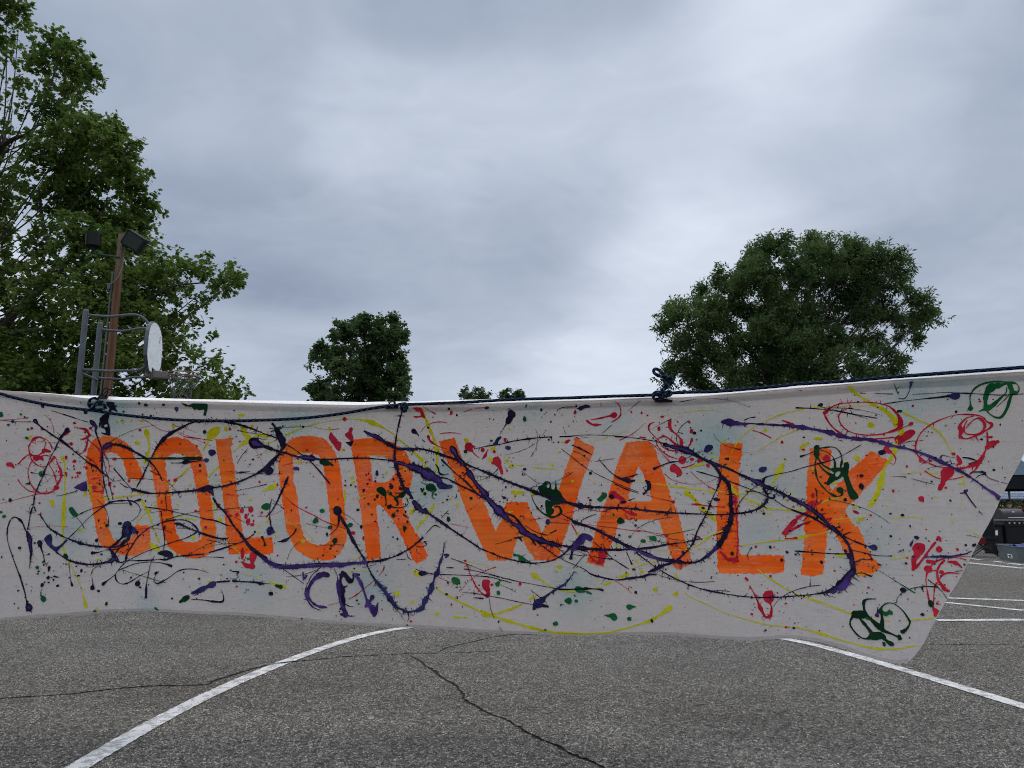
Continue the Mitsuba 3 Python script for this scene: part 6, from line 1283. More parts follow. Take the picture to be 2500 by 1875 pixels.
tree('plane_tree', 'tall broad leaved tree with lobed leaves filling the left edge behind the pole', [(-15.547,21.045,16.273,0.68,1),(-16.569,22.712,16.218,0.34,0.45),(-14.327,19.648,13.584,0.32,0.45),(-16.3,22.705,16.882,0.28,0.6),(-13.201,20.285,14.257,0.54,1),(-12.929,20.709,13.933,0.52,1),(-14.084,22.245,14.227,0.48,1),(-13.858,20.655,14.032,0.45,1),(-12.903,21.188,14.098,0.27,1),(-12.416,19.205,13.86,0.27,1),(-14.56,21.963,14.157,0.34,0.45),(-15.039,21.145,13.935,0.51,0.3),(-14.488,20.353,12.478,0.51,0.25),(-15.749,22.096,12.497,0.51,0.25),(-13.912,20.252,12.677,0.45,0.3),(-13.594,20.823,12.614,0.57,1),(-12.029,19.609,11.626,0.62,1),(-11.907,20.632,11.86,0.62,1),(-11.017,19.873,10.904,0.57,1),(-12.773,20.097,11.078,0.85,1),(-12.874,21.951,11.337,0.91,1),(-10.772,20.166,10.368,0.59,1),(-10.824,20.944,9.968,0.51,1),(-11.697,22.827,10.024,0.41,1),(-12.298,22.754,10.199,0.79,1),(-13.354,21.854,10.36,0.91,1),(-13.8,21.157,10.316,0.57,0.6),(-13.668,20.152,10.981,0.57,0.35),(-13.756,19.71,10.156,0.57,0.35),(-15.799,22.786,10.076,0.62,0.3),(-13.786,21.061,9.008,0.68,0.4),(-11.594,19.54,8.078,0.91,1),(-11.515,21.469,8.655,0.79,1),(-11.288,22.051,9.125,0.36,1),(-14.356,21.429,8.262,0.68,0.35),(-14.186,22.586,8.128,0.79,0.5),(-11.099,19.25,6.844,0.91,1),(-10.999,21.109,7.536,0.79,1),(-10.093,20.845,7.332,0.45,1),(-9.453,19.337,7.321,0.45,1),(-9.699,21.537,8.299,0.37,1),(-9.544,22.34,8.376,0.32,1),(-8.446,21.353,7.798,0.4,1),(-7.654,20.088,7.217,0.27,1),(-9.087,22.292,7.452,0.25,0.5),(-9.033,21.036,6.904,0.32,0.4),(-9.527,21.041,7.209,0.4,0.6),(-9.508,21.962,6.536,0.43,0.4),(-7.691,19.662,5.06,0.25,0.35),(-9.153,22.215,5.22,0.43,0.5),(-8.202,21.696,4.757,0.41,0.5),(-7.845,22.091,4.459,0.18,0.5),(-8.856,19.828,5.206,0.48,0.8),(-10.459,22.149,6.71,0.62,1),(-10.134,19.827,6.106,0.68,1),(-10.763,19.41,5.776,0.79,1),(-13.645,22.35,6.635,0.68,0.5),(-14.819,22.373,7.025,0.68,0.35),(-15.008,22.431,6.145,0.68,0.4),(-12.994,20.893,5.2,0.68,0.6),(-11.408,20.141,4.934,0.79,1),(-9.79,19.127,4.84,0.68,1),(-10.037,21.554,4.732,0.57,1),(-14.594,21.836,4.781,0.62,0.8),(-14.008,22.275,4.611,0.68,0.9),(-8.604,20.171,4.265,0.43,1),(-10.882,19.918,4.113,0.68,1),(-12.821,21.529,4.369,0.68,1),(-16.022,22.159,5.831,0.91,0.7),(-16.979,22.762,9.253,1.02,0.6),(-15.221,19.672,11.722,1.02,0.6),(-16.305,20.932,15.364,0.91,0.8),(-18.059,22.5,11.184,1.02,0.8),(-16.266,20.706,6.691,1.02,0.8),(-17.766,21.34,14.673,1.02,0.8),(-12.986,19.193,4.318,0.68,0.9),(-14.16,21.659,5.113,0.62,0.8),(-15.555,22.593,7.867,0.57,0.5),(-14.526,22.242,6.227,0.57,0.6),(-15.742,22.465,9.145,0.57,0.5),(-15.194,21.609,10.385,0.57,0.5),(-12.384,20.033,5.363,0.68,0.7),(-12.655,22.02,4.691,0.68,0.9),(-12.94,19.904,4.111,0.68,0.9),(-15.22,22.259,5.728,0.62,0.9),(-12.719,19.338,6.871,0.51,0.6),(-14.9,22.237,6.86,0.57,0.6),(-12.626,19.725,6.306,0.57,0.6),(-14.706,20.526,7.234,0.68,0.9),(-14.331,20.304,5.308,0.68,0.9),(-15.898,21.727,10.437,0.68,0.8),(-14.749,19.779,3.655,1.25,0.5),(-13.522,20.606,3.317,1.02,0.6),(-11.086,19.122,3.043,1.02,0.6),(-10.146,20.097,3.369,0.91,0.6),(-9.231,20.701,3.668,0.68,1),(-16.641,19.503,8.064,1.36,0.5),(-19.142,21.506,12.726,1.36,0.5),(-17.044,20.546,4.899,1.36,0.5),(-20.431,21.856,7.642,1.47,0.45),(-20.766,21.585,11.428,1.36,0.45),(-18.4,20.739,3.787,1.36,0.45),(-20.682,22.396,16.665,1.25,0.45),(-17.365,21.502,2.49,1.25,0.45),(-14.197,22.179,2.419,0.91,0.5)], (-18.05,21.2,0), .42, 'plane_leaf', 'plane', .128, 720, 41, fork=.5, sub_r=.38, limb=.55, topcut=5., spray_len=.28, shrink=.45, extra=[([[-17.985, 21.0, 7.38], [-14.57, 20.8, 7.463], [-12.811, 20.6, 7.377], [-11.877, 20.5, 7.226], [-11.146, 20.3, 7.283]], 0.11, 0.03), ([[-17.717, 21.0, 5.458], [-14.325, 20.7, 5.897], [-12.933, 20.5, 6.012], [-11.831, 20.3, 6.113]], 0.12, 0.03), ([[-15.607, 21.2, 5.025], [-13.936, 21.0, 6.894], [-12.856, 20.8, 7.803], [-13.211, 20.8, 8.415], [-13.594, 20.9, 9.258], [-13.878, 21.0, 10.246]], 0.12, 0.04), ([[-18.226, 21.0, 9.11], [-15.181, 21.0, 11.663], [-14.357, 20.8, 11.949], [-13.915, 20.8, 12.339]], 0.09, 0.03), ([[-11.877, 20.5, 7.226], [-10.466, 20.4, 6.724], [-9.478, 20.4, 7.196], [-8.572, 20.4, 7.314]], 0.05, 0.02)])
tree('ash_tree', 'wide dark green tree with narrow leaves behind the right half of the banner', [(9.446,27.094,10.616,0.48,1),(10.276,27.234,10.827,0.48,1),(12.012,29.194,11.596,0.48,1),(10.492,26.449,9.969,0.76,1),(13.12,28.38,11.215,0.38,1),(13.409,28.869,10.794,0.66,1),(13.575,26.814,10.199,0.56,1),(14.004,26.31,10.206,0.28,1),(14.315,27.145,9.834,0.43,1),(9.182,28.598,10.533,0.4,1),(8.6,28.237,9.586,0.61,1),(9.039,26.67,9.418,0.76,1),(10.21,27.744,9.327,0.76,0.8),(11.995,28.643,9.71,0.86,0.7),(12.904,27.707,9.477,0.81,1),(14.34,28.506,9.668,0.66,1),(7.776,29.776,9.825,0.38,1),(7.1,28.696,9.06,0.33,1),(5.944,27.588,8.534,0.4,1),(6.157,26.812,7.807,0.56,1),(5.628,27.415,7.804,0.3,1),(7.382,28.042,8.229,0.66,1),(8.809,29.487,8.716,0.76,1),(9.926,29.047,8.712,0.81,1),(10.602,27.309,8.248,0.76,0.6),(12.591,29.612,8.75,0.76,0.8),(13.163,27.889,8.403,0.76,1),(14.651,28.736,8.85,0.51,1),(14.471,26.507,8.441,0.45,1),(14.873,26.497,8.031,0.4,1),(15.363,26.867,8.207,0.23,1),(15.794,29.461,8.484,0.53,1),(15.643,28.683,7.685,0.28,1),(15.397,29.327,7.836,0.3,0.5),(6.369,28.549,7.491,0.43,1),(7.083,27.645,7.179,0.66,1),(8.227,28.063,7.273,0.71,1),(9.623,28.355,7.339,0.81,1),(11.32,29.376,7.458,0.76,0.8),(11.988,27.765,7.206,0.76,1),(14.105,29.491,7.706,0.66,0.8),(14.5,28.432,6.927,0.43,0.7),(15.271,29.252,6.824,0.28,1),(6.006,27.993,6.467,0.38,1),(7.056,28.732,6.451,0.66,1),(7.98,27.388,6.091,0.71,1),(9.467,28.087,6.117,0.76,1),(10.31,26.922,5.903,0.71,0.8),(11.367,26.483,5.971,0.71,1),(12.479,26.247,6.024,0.61,1),(14.62,28.767,6.404,0.38,1),(5.8,27.834,5.915,0.33,1),(7.479,29.511,5.666,0.66,1),(9.019,29.274,5.52,0.76,1),(10.003,27.563,5.253,0.76,1),(12.452,29.8,5.657,0.76,1),(13.413,28.35,5.586,0.66,1),(10.191,29.01,11.701,0.2,1),(10.504,27.647,11.306,0.18,1),(11.067,26.845,11.059,0.18,1),(12.33,26.753,10.812,0.18,1),(9.374,26.789,7.596,0.66,1),(10.723,28.394,7.941,0.66,1),(9.818,26.528,8.243,0.45,1),(10.351,26.176,7.096,0.61,1),(10.609,29.265,7.102,0.71,1),(11.625,26.478,10.318,0.48,1),(11.789,27.812,10.762,0.43,1),(13.643,27.956,10.813,0.4,1),(8.256,28.457,9.985,0.43,1),(7.609,28.015,8.813,0.45,1),(9.765,29.662,11.239,0.43,1),(12.999,28.952,10.652,0.56,1),(15.022,28.283,9.6,0.3,1),(6.661,28.446,4.762,0.56,0.6),(8.09,28.025,4.654,0.66,0.6),(10.211,29.766,4.775,0.71,0.6),(10.723,26.961,4.464,0.71,0.6),(13.005,28.718,4.904,0.61,0.6),(14.111,28.209,5.458,0.45,1),(8.499,26.26,3.75,0.56,0.6),(10.539,27.225,3.852,0.56,0.6)], (10.77,28,0), .26, 'ash_leaf', 'ash', .16, 1900, 42, fork=.4, sub_r=.34, topcut=5.5, spray_len=.26, shrink=.35, extra=[([[10.772, 28.0, 4.015], [11.024, 28.0, 7.912], [11.342, 28.0, 9.198], [11.799, 28.0, 10.176]], 0.18, 0.05), ([[10.921, 28.0, 6.331], [12.935, 28.0, 8.553], [13.297, 28.0, 9.198]], 0.1, 0.04)], up=.5)
tree('small_tree', 'compact dark tree standing alone left of centre', [(-6.349,38.674,11.125,0.31,1),(-6.99,39.158,11.057,0.31,1),(-6.579,40.964,11.185,0.53,1),(-8.413,40.263,11.243,0.37,1),(-7.576,38.701,10.429,0.69,1),(-9.064,39.786,10.694,0.34,1),(-9.495,39.933,11.06,0.17,1),(-9.416,38.911,10.224,0.28,1),(-9.006,40.751,10.462,0.62,1),(-6.829,38.764,9.998,0.75,1),(-6.066,39.652,10.205,0.47,1),(-5.748,40.054,10.549,0.14,1),(-9.976,39.778,9.649,0.47,1),(-10.669,40.278,9.495,0.28,1),(-10.947,40.761,9.333,0.19,0.6),(-9.725,41.46,9.746,0.66,1),(-7.907,39.309,9.354,0.81,1),(-6.78,40.475,9.405,0.75,1),(-6.12,40.628,9.239,0.34,1),(-9.831,39.337,8.72,0.47,0.7),(-8.552,38.405,8.35,0.69,1),(-7.921,41.515,8.815,0.81,1),(-6.256,39.355,8.342,0.66,1),(-5.704,39.405,8.478,0.28,1),(-9.819,41.253,8.299,0.34,0.5),(-8.299,40.273,7.865,0.75,1),(-6.956,39.908,7.674,0.81,1),(-6.16,40.874,8.1,0.5,1),(-5.437,38.497,7.746,0.17,1),(-10.301,40.662,7.671,0.59,1),(-10.561,39.598,7.431,0.26,1),(-9.055,38.691,7.035,0.56,1),(-8.322,40.514,7.127,0.62,1),(-7.193,41.381,7.26,0.62,1),(-5.87,39.063,7.094,0.41,1),(-11.026,40.416,8.77,0.1,1),(-9.932,39.354,6.574,0.56,1),(-9,40.774,6.647,0.69,1),(-7.699,40.711,6.509,0.75,1),(-6.17,39.1,6.538,0.62,1),(-10.205,41.056,6.165,0.5,1),(-8.787,40.504,5.903,0.62,1),(-7.526,40.585,5.785,0.69,1),(-6.456,41.024,6.161,0.5,1),(-7.98,39.771,5.124,0.56,1)], (-8.10,40.0,0), .26, 'mid_leaf', 'mid', .20, 1000, 43, fork=.3, sub_r=.30, spray_len=.22, shrink=.35)
tree('distant_tree', 'tip of a distant tree above the banner, left of the two', [(-3.855,60.886,10.38,0.37,1),(-3.232,60.023,10.342,0.39,1),(-2.9,60.952,10.848,0.28,1),(-2.438,59.162,10.207,0.39,1),(-2.005,60.215,10.276,0.3,1),(-3.4,59.753,9.584,0.66,1),(-2.493,60.604,9.707,0.66,1),(-3.743,59.349,8.771,0.75,1),(-2.111,60.743,8.955,0.75,1),(-2.938,60.088,8.773,0.84,1),(-3.54,60.804,8.097,0.84,1),(-2.361,59.954,7.997,0.84,1),(-2.915,59.861,7.232,0.75,1)], (-2.92,60.0,0), .2, 'far_leaf', 'mid', .28, 450, 44, sub_r=.4, spray_len=.3, shrink=.7)
tree('distant_tree', 'tip of a distant tree above the banner, right of the two', [(-0.825,64.61,10.956,0.24,1),(-0.519,64.616,11.34,0.22,1),(-0.21,64.031,10.969,0.38,1),(0.394,63.572,10.796,0.38,1),(0.989,63.108,10.774,0.28,1),(-0.41,63.767,10.266,0.6,1),(0.596,63.817,10.273,0.6,1),(-0.703,63.091,9.365,0.8,1),(0.787,63.098,9.365,0.8,1),(-0.008,64.998,9.516,0.8,1),(-0.513,64.305,8.61,0.8,1),(0.59,63.469,8.511,0.8,1),(-0.008,63.87,7.753,0.7,1)], (0.01,64.0,0), .2, 'far_leaf', 'mid', .28, 450, 45, sub_r=.4, spray_len=.3, shrink=.7)
tree('young_tree', 'light green bushy young tree behind the basketball net', [(-11.98,30.038,5.721,0.52,1),(-12.537,29.843,5.442,0.58,1),(-11.397,29.869,5.282,0.49,1),(-12.196,29.874,5.036,0.81,1),(-13.442,30.487,5.12,0.73,1),(-11.297,30.133,4.741,0.73,1),(-12.251,30.174,4.089,0.97,1)], (-12.16,30.0,0), .12, 'bush_leaf', 'plane', .19, 600, 46, sub_r=.34)


# ------------------------------------------------------------------ right background
plain('black_enamel', (.010, .010, .012), .3, specular=.45)
plain('black_plastic', (.014, .014, .015), .55)
plain('black_cloth', (.012, .012, .015), .9)
plain('steel_trim', (.50, .50, .50), .3, metallic=.8)
plain('white_print', (.72, .72, .72), .7)
plain('red_cloth', (.12, .012, .018), .85)
def tub_c(p, n, uv): return mix((.075, .095, .095), (.11, .13, .13), fbm(p.x * 5, p.y * 5, p.z * 16, 3))
mat('tub_mat', dict(type='principled', base_color=proc(tub_c), roughness=.5))
plain('tarp_mat', (.015, .035, .17), .5)
plain('teal_canopy', (.05, .085, .115), .8)
plain('black_canopy', (.012, .014, .017), .85)
plain('white_canopy', (.62, .68, .78), .8)
plain('blue_canopy', (.10, .19, .36), .8)
plain('skin', (.30, .17, .115), .6)
plain('hair', (.012, .010, .009), .6)
plain('mask_cloth', (.62, .63, .62), .9)
# canopies
def canopy(x0, x1, y0, y1, eave, peak, val, leg_mat, roof_mat, val_mat, label, stripes=None):
    k = thing('canopy_tent', label, 'canopy')
    n = 14; gx, gy = np.meshgrid(np.linspace(x0, x1, n), np.linspace(y0, y1, n), indexing='ij')
    u = np.maximum(abs(gx - (x0 + x1) / 2) / ((x1 - x0) / 2), abs(gy - (y0 + y1) / 2) / ((y1 - y0) / 2))
    gz = eave + (peak - eave) * (1 - u) - .10 * np.sin(u * math.pi)
    part('roof', grid_mesh(gx, gy, gz), roof_mat, k, smooth=35)
    for (a, b) in (((x0, y0), (x1, y0)), ((x1, y0), (x1, y1)), ((x1, y1), (x0, y1)), ((x0, y1), (x0, y0))):
        s_ = np.linspace(0, 1, 40)[:, None]; t_ = np.linspace(0, 1, 8)[None]
        dx, dy = b[0] - a[0], b[1] - a[1]; L = math.hypot(dx, dy); off = .02 * np.sin(s_ * 23 + a[0]) * t_
        Xv = a[0] + dx * s_ + dy / L * off; Yv = a[1] + dy * s_ - dx / L * off; Zv = eave - .01 - val * t_ - .03 * np.sin(s_ * math.pi) * (1 - t_ * .5) + 0 * s_
        vk = part('valance', grid_mesh(Xv, Yv, Zv), val_mat, k, smooth=True)
        if stripes:
            for q in (.38, .62, .86):
                tt = np.array([[q, q + .10]])
                Xq = a[0] + dx * s_ + dy / L * .02 * np.sin(s_ * 23 + a[0]) * tt + dy / L * .004; Yq = a[1] + dy * s_ - dx / L * .02 * np.sin(s_ * 23 + a[0]) * tt - dx / L * .004
                Zq = eave - .01 - val * tt - .03 * np.sin(s_ * math.pi) * (1 - tt * .5)
                part('stripe', grid_mesh(Xq, Yq, Zq), stripes, vk, smooth=True)
    for x in (x0 + .03, x1 - .03):
        for y in (y0 + .03, y1 - .03):
            part('leg', box(.05, .05, eave, (x, y, eave / 2 + .001), .006), leg_mat, k)
    bars = [tube([(x0 + .05, y_, eave - .05), ((x0 + x1) / 2, y_, eave - .30), (x1 - .05, y_, eave - .05)], .014, 6) for y_ in (y0 + .05, y1 - .05)]
    part('truss', cat(*bars), leg_mat, k)
canopy(12.62, 15.7, 21.2, 24.2, 2.02, 3.0, .36, 'galvanised', 'teal_canopy', 'black_canopy', 'pop up canopy with grey blue roof and black valance above the grill')
canopy(27.6, 33.6, 45., 49., 2.36, 3.3, .52, 'galvanised', 'white_canopy', 'white_canopy', 'far white canopy with blue stripes on its valance', 'blue_canopy')
# hedges
def hedge(name, label, x0, x1, y, depth, h, mat_, n, size, seed):
    rng = np.random.default_rng(seed); k = thing(name, label, 'hedge')
    P = np.c_[rng.uniform(x0, x1, n), y + rng.normal(0, depth * .35, n), h * rng.uniform(.03, 1, n) ** .8]
    P[:, 2] *= .78 + .3 * meshkit.noise(np.c_[P[:, 0] * .8, P[:, 1] * .8, P[:, 0] * 0])
    O = np.c_[rng.normal(0, .4, n), -np.ones(n), rng.uniform(0, 1, n)]; O /= np.linalg.norm(O, axis=1, keepdims=True)
    part('foliage', leaves(P, O, size, 'mid', rng), mat_, k, kind='stuff')
    part('stems', cat(*[tube([(x, y, 0), (x + .1, y + .1, h * .4), (x - .05, y, h * .75)], [.05, .035, .015], 6) for x in np.arange(x0 + .6, x1, 1.3)]), 'bark_mat', k, kind='stuff')
hedge('hedge', 'tall green hedge behind the canopies at the far right', 24, 52, 56, 2.4, 2.9, 'hedge_leaf', 26000, .26, 1)
hedge('shrub_row', 'low reddish brown shrub row in front of the green hedge', 22, 40, 43, 1.4, 1.45, 'red_leaf', 12000, .16, 2)
# grill
gx, gy = 11.98, 18.75
gk = thing('grill', 'black barbecue grill with domed lid under the canopy at the right edge', 'grill')
prof = [(0, 0)] + [(.02 + .24 * (1 - math.cos(a)), .06 + .21 * math.sin(a)) for a in np.linspace(0, math.pi, 15)] + [(.52, 0)]
lidm = trimesh.creation.extrude_polygon(Polygon(prof), .52, engine='earcut')
M = np.eye(4); M[:3, :3] = np.array([[0, 0, 1], [1, 0, 0], [0, 1, 0]]); lidm.apply_transform(M); lidm.apply_translation((gx, gy, .815))
lid = part('lid', lidm, 'black_enamel', gk, smooth=30)
part('handle', tube([(gx + .06, gy - .05, .862), (gx + .48, gy - .05, .862)], .013, 8), 'steel_trim', lid, smooth=True)
part('badge', box(.045, .004, .03, (gx + .26, gy + .045, 1.005)), 'white_print', lid)
part('firebox', box(.52, .50, .16, (gx + .26, gy + .26, .733), .01), 'black_enamel', gk)
part('control_panel', box(.50, .03, .10, (gx + .26, gy - .008, .735), .005), 'black_plastic', gk)
for q in range(4):
    part('knob', (lambda m: (m.apply_transform(rot(math.pi / 2, [1, 0, 0])), m.apply_translation((gx + .08 + q * .12, gy - .035, .735)), m)[2])(trimesh.creation.cylinder(.02, .03, sections=12)), 'steel_trim', gk)
part('side_shelf', box(.36, .46, .03, (gx - .185, gy + .24, .80), .006), 'black_plastic', gk)
part('shelf_edge', box(.98, .012, .014, (gx + .13, gy - .012, .807)), 'steel_trim', gk)
part('side_shelf', box(.36, .46, .03, (gx + .71, gy + .24, .80), .006), 'black_plastic', gk)
for x in (gx + .03, gx + .49):
    for y in (gy + .03, gy + .47): part('leg', box(.035, .035, .66, (x, y, .332), .004), 'black_plastic', gk)
part('side_panel', box(.012, .42, .52, (gx + .012, gy + .25, .39)), 'black_plastic', gk)
part('door', box(.44, .012, .50, (gx + .26, gy + .012, .40), .004), 'black_plastic', gk)
part('cabinet_back', box(.46, .012, .52, (gx + .26, gy + .475, .36)), 'black_plastic', gk)
part('lower_shelf', box(.48, .42, .02, (gx + .26, gy + .25, .12)), 'black_plastic', gk)
part('cross_bar', tube([(gx + .02, gy + .02, .10), (gx + .50, gy + .02, .10)], .008, 6), 'steel_trim', gk)
for y in (gy + .03, gy + .47):
    w = trimesh.creation.cylinder(.075, .035, sections=20); w.apply_transform(rot(math.pi / 2, [0, 1, 0])); w.apply_translation((gx + .54, y, .077)); part('wheel', w, 'black_plastic', gk, smooth=40)
# black bin under the shelf, cooler bag
bk = thing('storage_bin', 'tall black storage bin with a white tag standing left of the grill', 'bin')
part('body', box(.30, .36, .66, (gx - .19, gy + .22, .332), .025), 'black_plastic', bk)
part('lid', box(.33, .39, .04, (gx - .19, gy + .22, .683), .012), 'black_plastic', bk)
part('tag', box(.075, .004, .115, (gx - .20, gy + .036, .50)), 'white_print', bk)
ck = thing('cooler_bag', 'low black cooler bag with a white band beside the grey tub', 'cooler bag')
cx, cy = gx - .05, gy - .35
part('body', box(.36, .24, .22, (cx, cy, .112), .03), 'black_cloth', ck)
part('band', box(.24, .006, .035, (cx + .05, cy - .122, .05)), 'white_print', ck)
part('lettering', cat(*[box(w, .004, .035, (cx - .06 + x, cy - .122, .15)) for x, w in ((0, .016), (.026, .022), (.056, .016), (.082, .024), (.116, .016), (.140, .014))]), 'white_print', ck)
part('handle', tube(crom([(cx - .08, cy, .22), (cx - .06, cy, .29), (cx + .06, cy, .29), (cx + .08, cy, .22)], 6), .010, 6), 'black_cloth', ck, smooth=True)
# grey tub
tk = thing('storage_tub', 'long grey tub with a printed label on the asphalt at the right edge', 'tub')
a0, b0 = np.array([10.53, 16.78]), np.array([10.04, 15.42])
dv = (b0 - a0) / np.linalg.norm(b0 - a0); nv = np.array([-dv[1], dv[0]]); Lb = float(np.linalg.norm(b0 - a0)); Wd = .62
TM = np.eye(4); TM[:2, 0] = dv; TM[:2, 1] = nv; TM[:2, 3] = a0
def frus(x0, x1, y0, y1, z0, z1, g): 
    return trimesh.convex.convex_hull([(x, y, z0) for x in (x0, x1) for y in (y0, y1)] + [(x, y, z1) for x in (x0 - g, x1 + g) for y in (y0 - g, y1 + g)])
def tm(m): m.apply_transform(TM); return m
outer = frus(0, Lb, 0, Wd, .001, .30, .03); inner = frus(.03, Lb - .03, .03, Wd - .03, .03, .32, .03)
def man(m): return m3.Manifold(m3.Mesh(np.asarray(m.vertices, np.float32), np.asarray(m.faces, np.uint32)))
tubm = (man(outer) - man(inner)).to_mesh()
part('shell', tm(trimesh.Trimesh(tubm.vert_properties[:, :3], tubm.tri_verts)), 'tub_mat', tk)
rim = [(-.035, -.035, .30), (Lb + .035, -.035, .30), (Lb + .035, Wd + .035, .30), (-.035, Wd + .035, .30)]
part('rim', tm(cat(*[tube([rim[i], rim[(i + 1) % 4]], .013, 8) for i in range(4)])), 'galvanised', tk)
for z, o in ((.20, .022), (.245, .027)): part('ridge', tm(cat(box(Lb, .012, .014, (Lb / 2, -o, z)), box(.012, Wd, .014, (-o, Wd / 2, z)))), 'tub_mat', tk)
lbm = tm(box(.34, .004, .085, (Lb * .62, -.012, .10))); part('label', lbm, 'white_print', tk)
rr = np.random.default_rng(3)
part('print', tm(cat(*[box(rr.uniform(.02, .07), .004, rr.uniform(.010, .022), (Lb * .62 + rr.uniform(-.13, .13), -.0155, .10 + rr.uniform(-.028, .028))) for _ in range(14)])), 'black_plastic', tk)
bt = thing('blue_tarp', 'crumpled blue tarp lying in the grey tub', 'tarp')
gxx, gyy = np.meshgrid(np.linspace(.25, Lb - .02, 30), np.linspace(.05, Wd - .05, 18), indexing='ij')
gz = .26 + .09 * (meshkit.noise(np.stack([gxx * 7, gyy * 7, gxx * 0], -1)) - .3) + .05 * np.sin((gxx - .25) / (Lb - .27) * math.pi)
tpm = grid_mesh(gxx, gyy, gz); tpm.apply_transform(TM); scene[bt] = ply(tpm, 'tarp_mat', smooth=True)
# camp chair
def camp_chair(c, rz, label):
    k = thing('camp_chair', label, 'chair'); A = lambda m: place(m, rz, c)
    for x in (-1, 1):
        part('leg', A(tube([(x * .27, -.24, .01), (x * .25, .22, .42)], .011, 8)), 'black_plastic', k)
        part('leg', A(tube([(x * .27, .26, .01), (x * .25, -.20, .42)], .011, 8)), 'black_plastic', k)
        part('back_post', A(tube([(x * .25, .20, .40), (x * .26, .32, .86)], .011, 8)), 'black_plastic', k)
        part('armrest', A(box(.05, .46, .02, (x * .29, .02, .60), .006)), 'black_cloth', k)
        part('arm_post', A(tube([(x * .27, -.20, .41), (x * .29, -.20, .60)], .010, 8)), 'black_plastic', k)
    for y in (-1, 1):
        part('cross_brace', A(tube([(-.27, y * .24, .02), (.25, y * .21, .41)], .010, 8)), 'black_plastic', k)
        part('cross_brace', A(tube([(.27, y * .24, .02), (-.25, y * .21, .41)], .010, 8)), 'black_plastic', k)
    part('hub', A(box(.10, .09, .09, (0, -.235, .20), .02)), 'black_plastic', k)
    sx, sy = np.meshgrid(np.linspace(-.26, .26, 12), np.linspace(-.22, .24, 12), indexing='ij')
    part('seat', A(grid_mesh(sx, sy, .42 - .07 * np.cos(sx / .26 * 1.4) * np.cos(sy / .25 * 1.2))), 'black_cloth', k, smooth=True)
    part('seat_pocket', A(box(.16, .012, .13, (-.06, -.238, .35), .005)), 'red_cloth', k)
    part('seat_front', A(box(.50, .02, .06, (0, -.225, .40), .006)), 'black_cloth', k)
    bx, bz = np.meshgrid(np.linspace(-.26, .26, 12), np.linspace(.44, .86, 12), indexing='ij')
    part('back', A(grid_mesh(bx, .20 + (bz - .40) * .26 + .05 * np.cos(bx / .26 * 1.4), bz)), 'black_cloth', k, smooth=True)
camp_chair((10.62, 17.45, 0), -.45, 'black folding camp chair with a red seat front beside the banner edge')
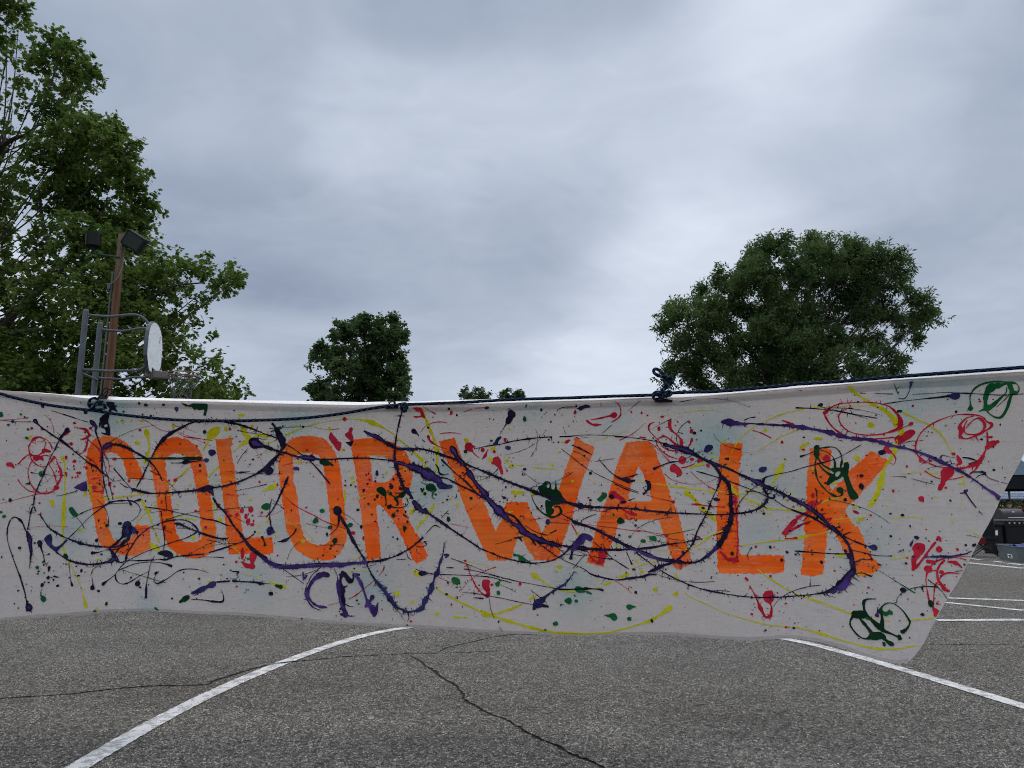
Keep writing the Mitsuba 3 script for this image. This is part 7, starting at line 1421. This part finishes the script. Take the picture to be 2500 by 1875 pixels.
# people, seated behind the grill
def blob(c, r, n=14):
    s_ = m3.Manifold.sphere(1.0, n).scale(tuple(np.broadcast_to(r, 3).tolist())); return s_.translate(tuple(map(float, c)))
def bone(a, ra_, b, rb_): return m3.Manifold.batch_hull([blob(a, ra_), blob(b, rb_)])
def flesh(ms, edge, it=6):
    m = ms[0]
    for q in ms[1:]: m = m + q
    m = m.refine_to_length(edge).to_mesh(); t_ = trimesh.Trimesh(m.vert_properties[:, :3], m.tri_verts)
    trimesh.smoothing.filter_taubin(t_, iterations=it); return t_
def seated(c, rz, label, masked, coat):
    k = thing('person', label, 'person'); A = lambda m: place(m, rz, c)
    sh, hp = 1.02, .50
    body = [bone((-.09, .02, hp), .115, (.09, .02, hp), .115), bone((0, .03, hp + .05), (.15, .11, .1), (0, .06, .82), (.155, .105, .1)), bone((-.12, .05, sh - .05), .085, (.12, .05, sh - .05), .085), bone((0, .05, .84), (.15, .10, .1), (0, .05, sh - .08), (.15, .1, .08)), bone((0, .05, sh - .02), .055, (0, .02, sh + .10), .05)]
    for s_ in (-1, 1):
        e, h_ = (s_ * .235, -.02, .76), (s_ * .10, -.26, .72)
        body += [bone((s_ * .185, .05, sh - .06), .062, e, .046), bone(e, .045, h_, .030)]
        kn, an = (s_ * .13, -.42, .50), (s_ * .13, -.40, .09)
        body += [bone((s_ * .09, 0, hp), .095, kn, .065), bone(kn, .062, an, .040), bone(an, .042, (s_ * .14, -.53, .04), .034)]
        # palm, four fingers curled over each other, thumb from the palm's side
        px = h_[0] - s_ * .02
        body += [bone(h_, .030, (px - s_ * .03, -.325, .715), .030)]
        for f_, (o, L) in enumerate(((-.027, .058), (-.009, .066), (.009, .062), (.027, .050))):
            r0 = (px - s_ * .03 + o, -.34, .715); r1 = (r0[0], r0[1] - L * .55, .708); r2 = (r0[0], r0[1] - L * .75, .708 - L * .45)
            body += [bone(r0, .0095, r1, .009), bone(r1, .009, r2, .008)]
        body += [bone((px + s_ * .0, -.30, .71), .011, (px - s_ * .065, -.335, .70), .009)]
    part('body', A(flesh(body, .03)), coat, k, smooth=True)
    hz = sh + .215
    hd = [blob((0, 0, hz + .02), (.074, .090, .094)), bone((0, -.02, hz - .03), (.060, .068, .05), (0, -.035, hz - .085), (.040, .040, .025)), bone((0, -.088, hz + .012), .010, (0, -.104, hz - .022), .013), bone((0, .02, hz - .09), .05, (0, .03, sh + .06), .052)]
    for s_ in (-1, 1): hd += [blob((s_ * .076, .010, hz), (.010, .020, .030)), bone((s_ * .02, -.084, hz + .030), .010, (s_ * .045, -.076, hz + .030), .009)]
    part('head', A(flesh(hd, .012, 4)), 'skin', k, smooth=True)
    hr = [blob((0, .022, hz + .040), (.084, .092, .088)), bone((-.06, .05, hz - .02), .03, (.06, .05, hz - .02), .03)] + ([blob((0, .075, hz + .10), .045)] if masked else [bone((0, .07, hz), .05, (0, .075, hz - .10), .045)])
    hm = flesh(hr, .014, 3); part('hair', A(hm), 'hair', k, smooth=True)
    for s_ in (-1, 1): part('eye', A(trimesh.creation.icosphere(1, .011).apply_translation((s_ * .031, -.082, hz + .014))), 'hair', k, smooth=True)
    if masked:
        part('mask', A(flesh([bone((-.045, -.060, hz - .035), .022, (.045, -.060, hz - .035), .022), bone((0, -.085, hz - .02), .026, (0, -.070, hz - .085), .030)], .012, 3)), 'mask_cloth', k, smooth=True)
    else:
        part('mouth', A(box(.045, .01, .010, (0, -.078, hz - .058), .003)), 'red_cloth', k)
def stool(c, label):
    k = thing('folding_stool', label, 'stool'); A = lambda m: place(m, 0, c)
    part('seat', A(box(.42, .36, .03, (0, .02, .385), .01)), 'black_cloth', k)
    for x in (-1, 1):
        for y in (-1, 1): part('leg', A(tube([(x * .18, y * .16, .37), (x * .20, -y * .17, .01)], .011, 6)), 'black_plastic', k)
stool((14.62, 22.6, 0), 'black folding stool under the masked person'); seated((14.62, 22.6, 0), -.5, 'person in black with hair tied up and a white face mask seated behind the grill', True, 'black_cloth')
stool((15.03, 22.5, 0), 'black folding stool under the person at the picture edge'); seated((15.03, 22.5, 0), -.35, 'person in dark clothes seated at the far right edge of the picture', False, 'black_cloth')
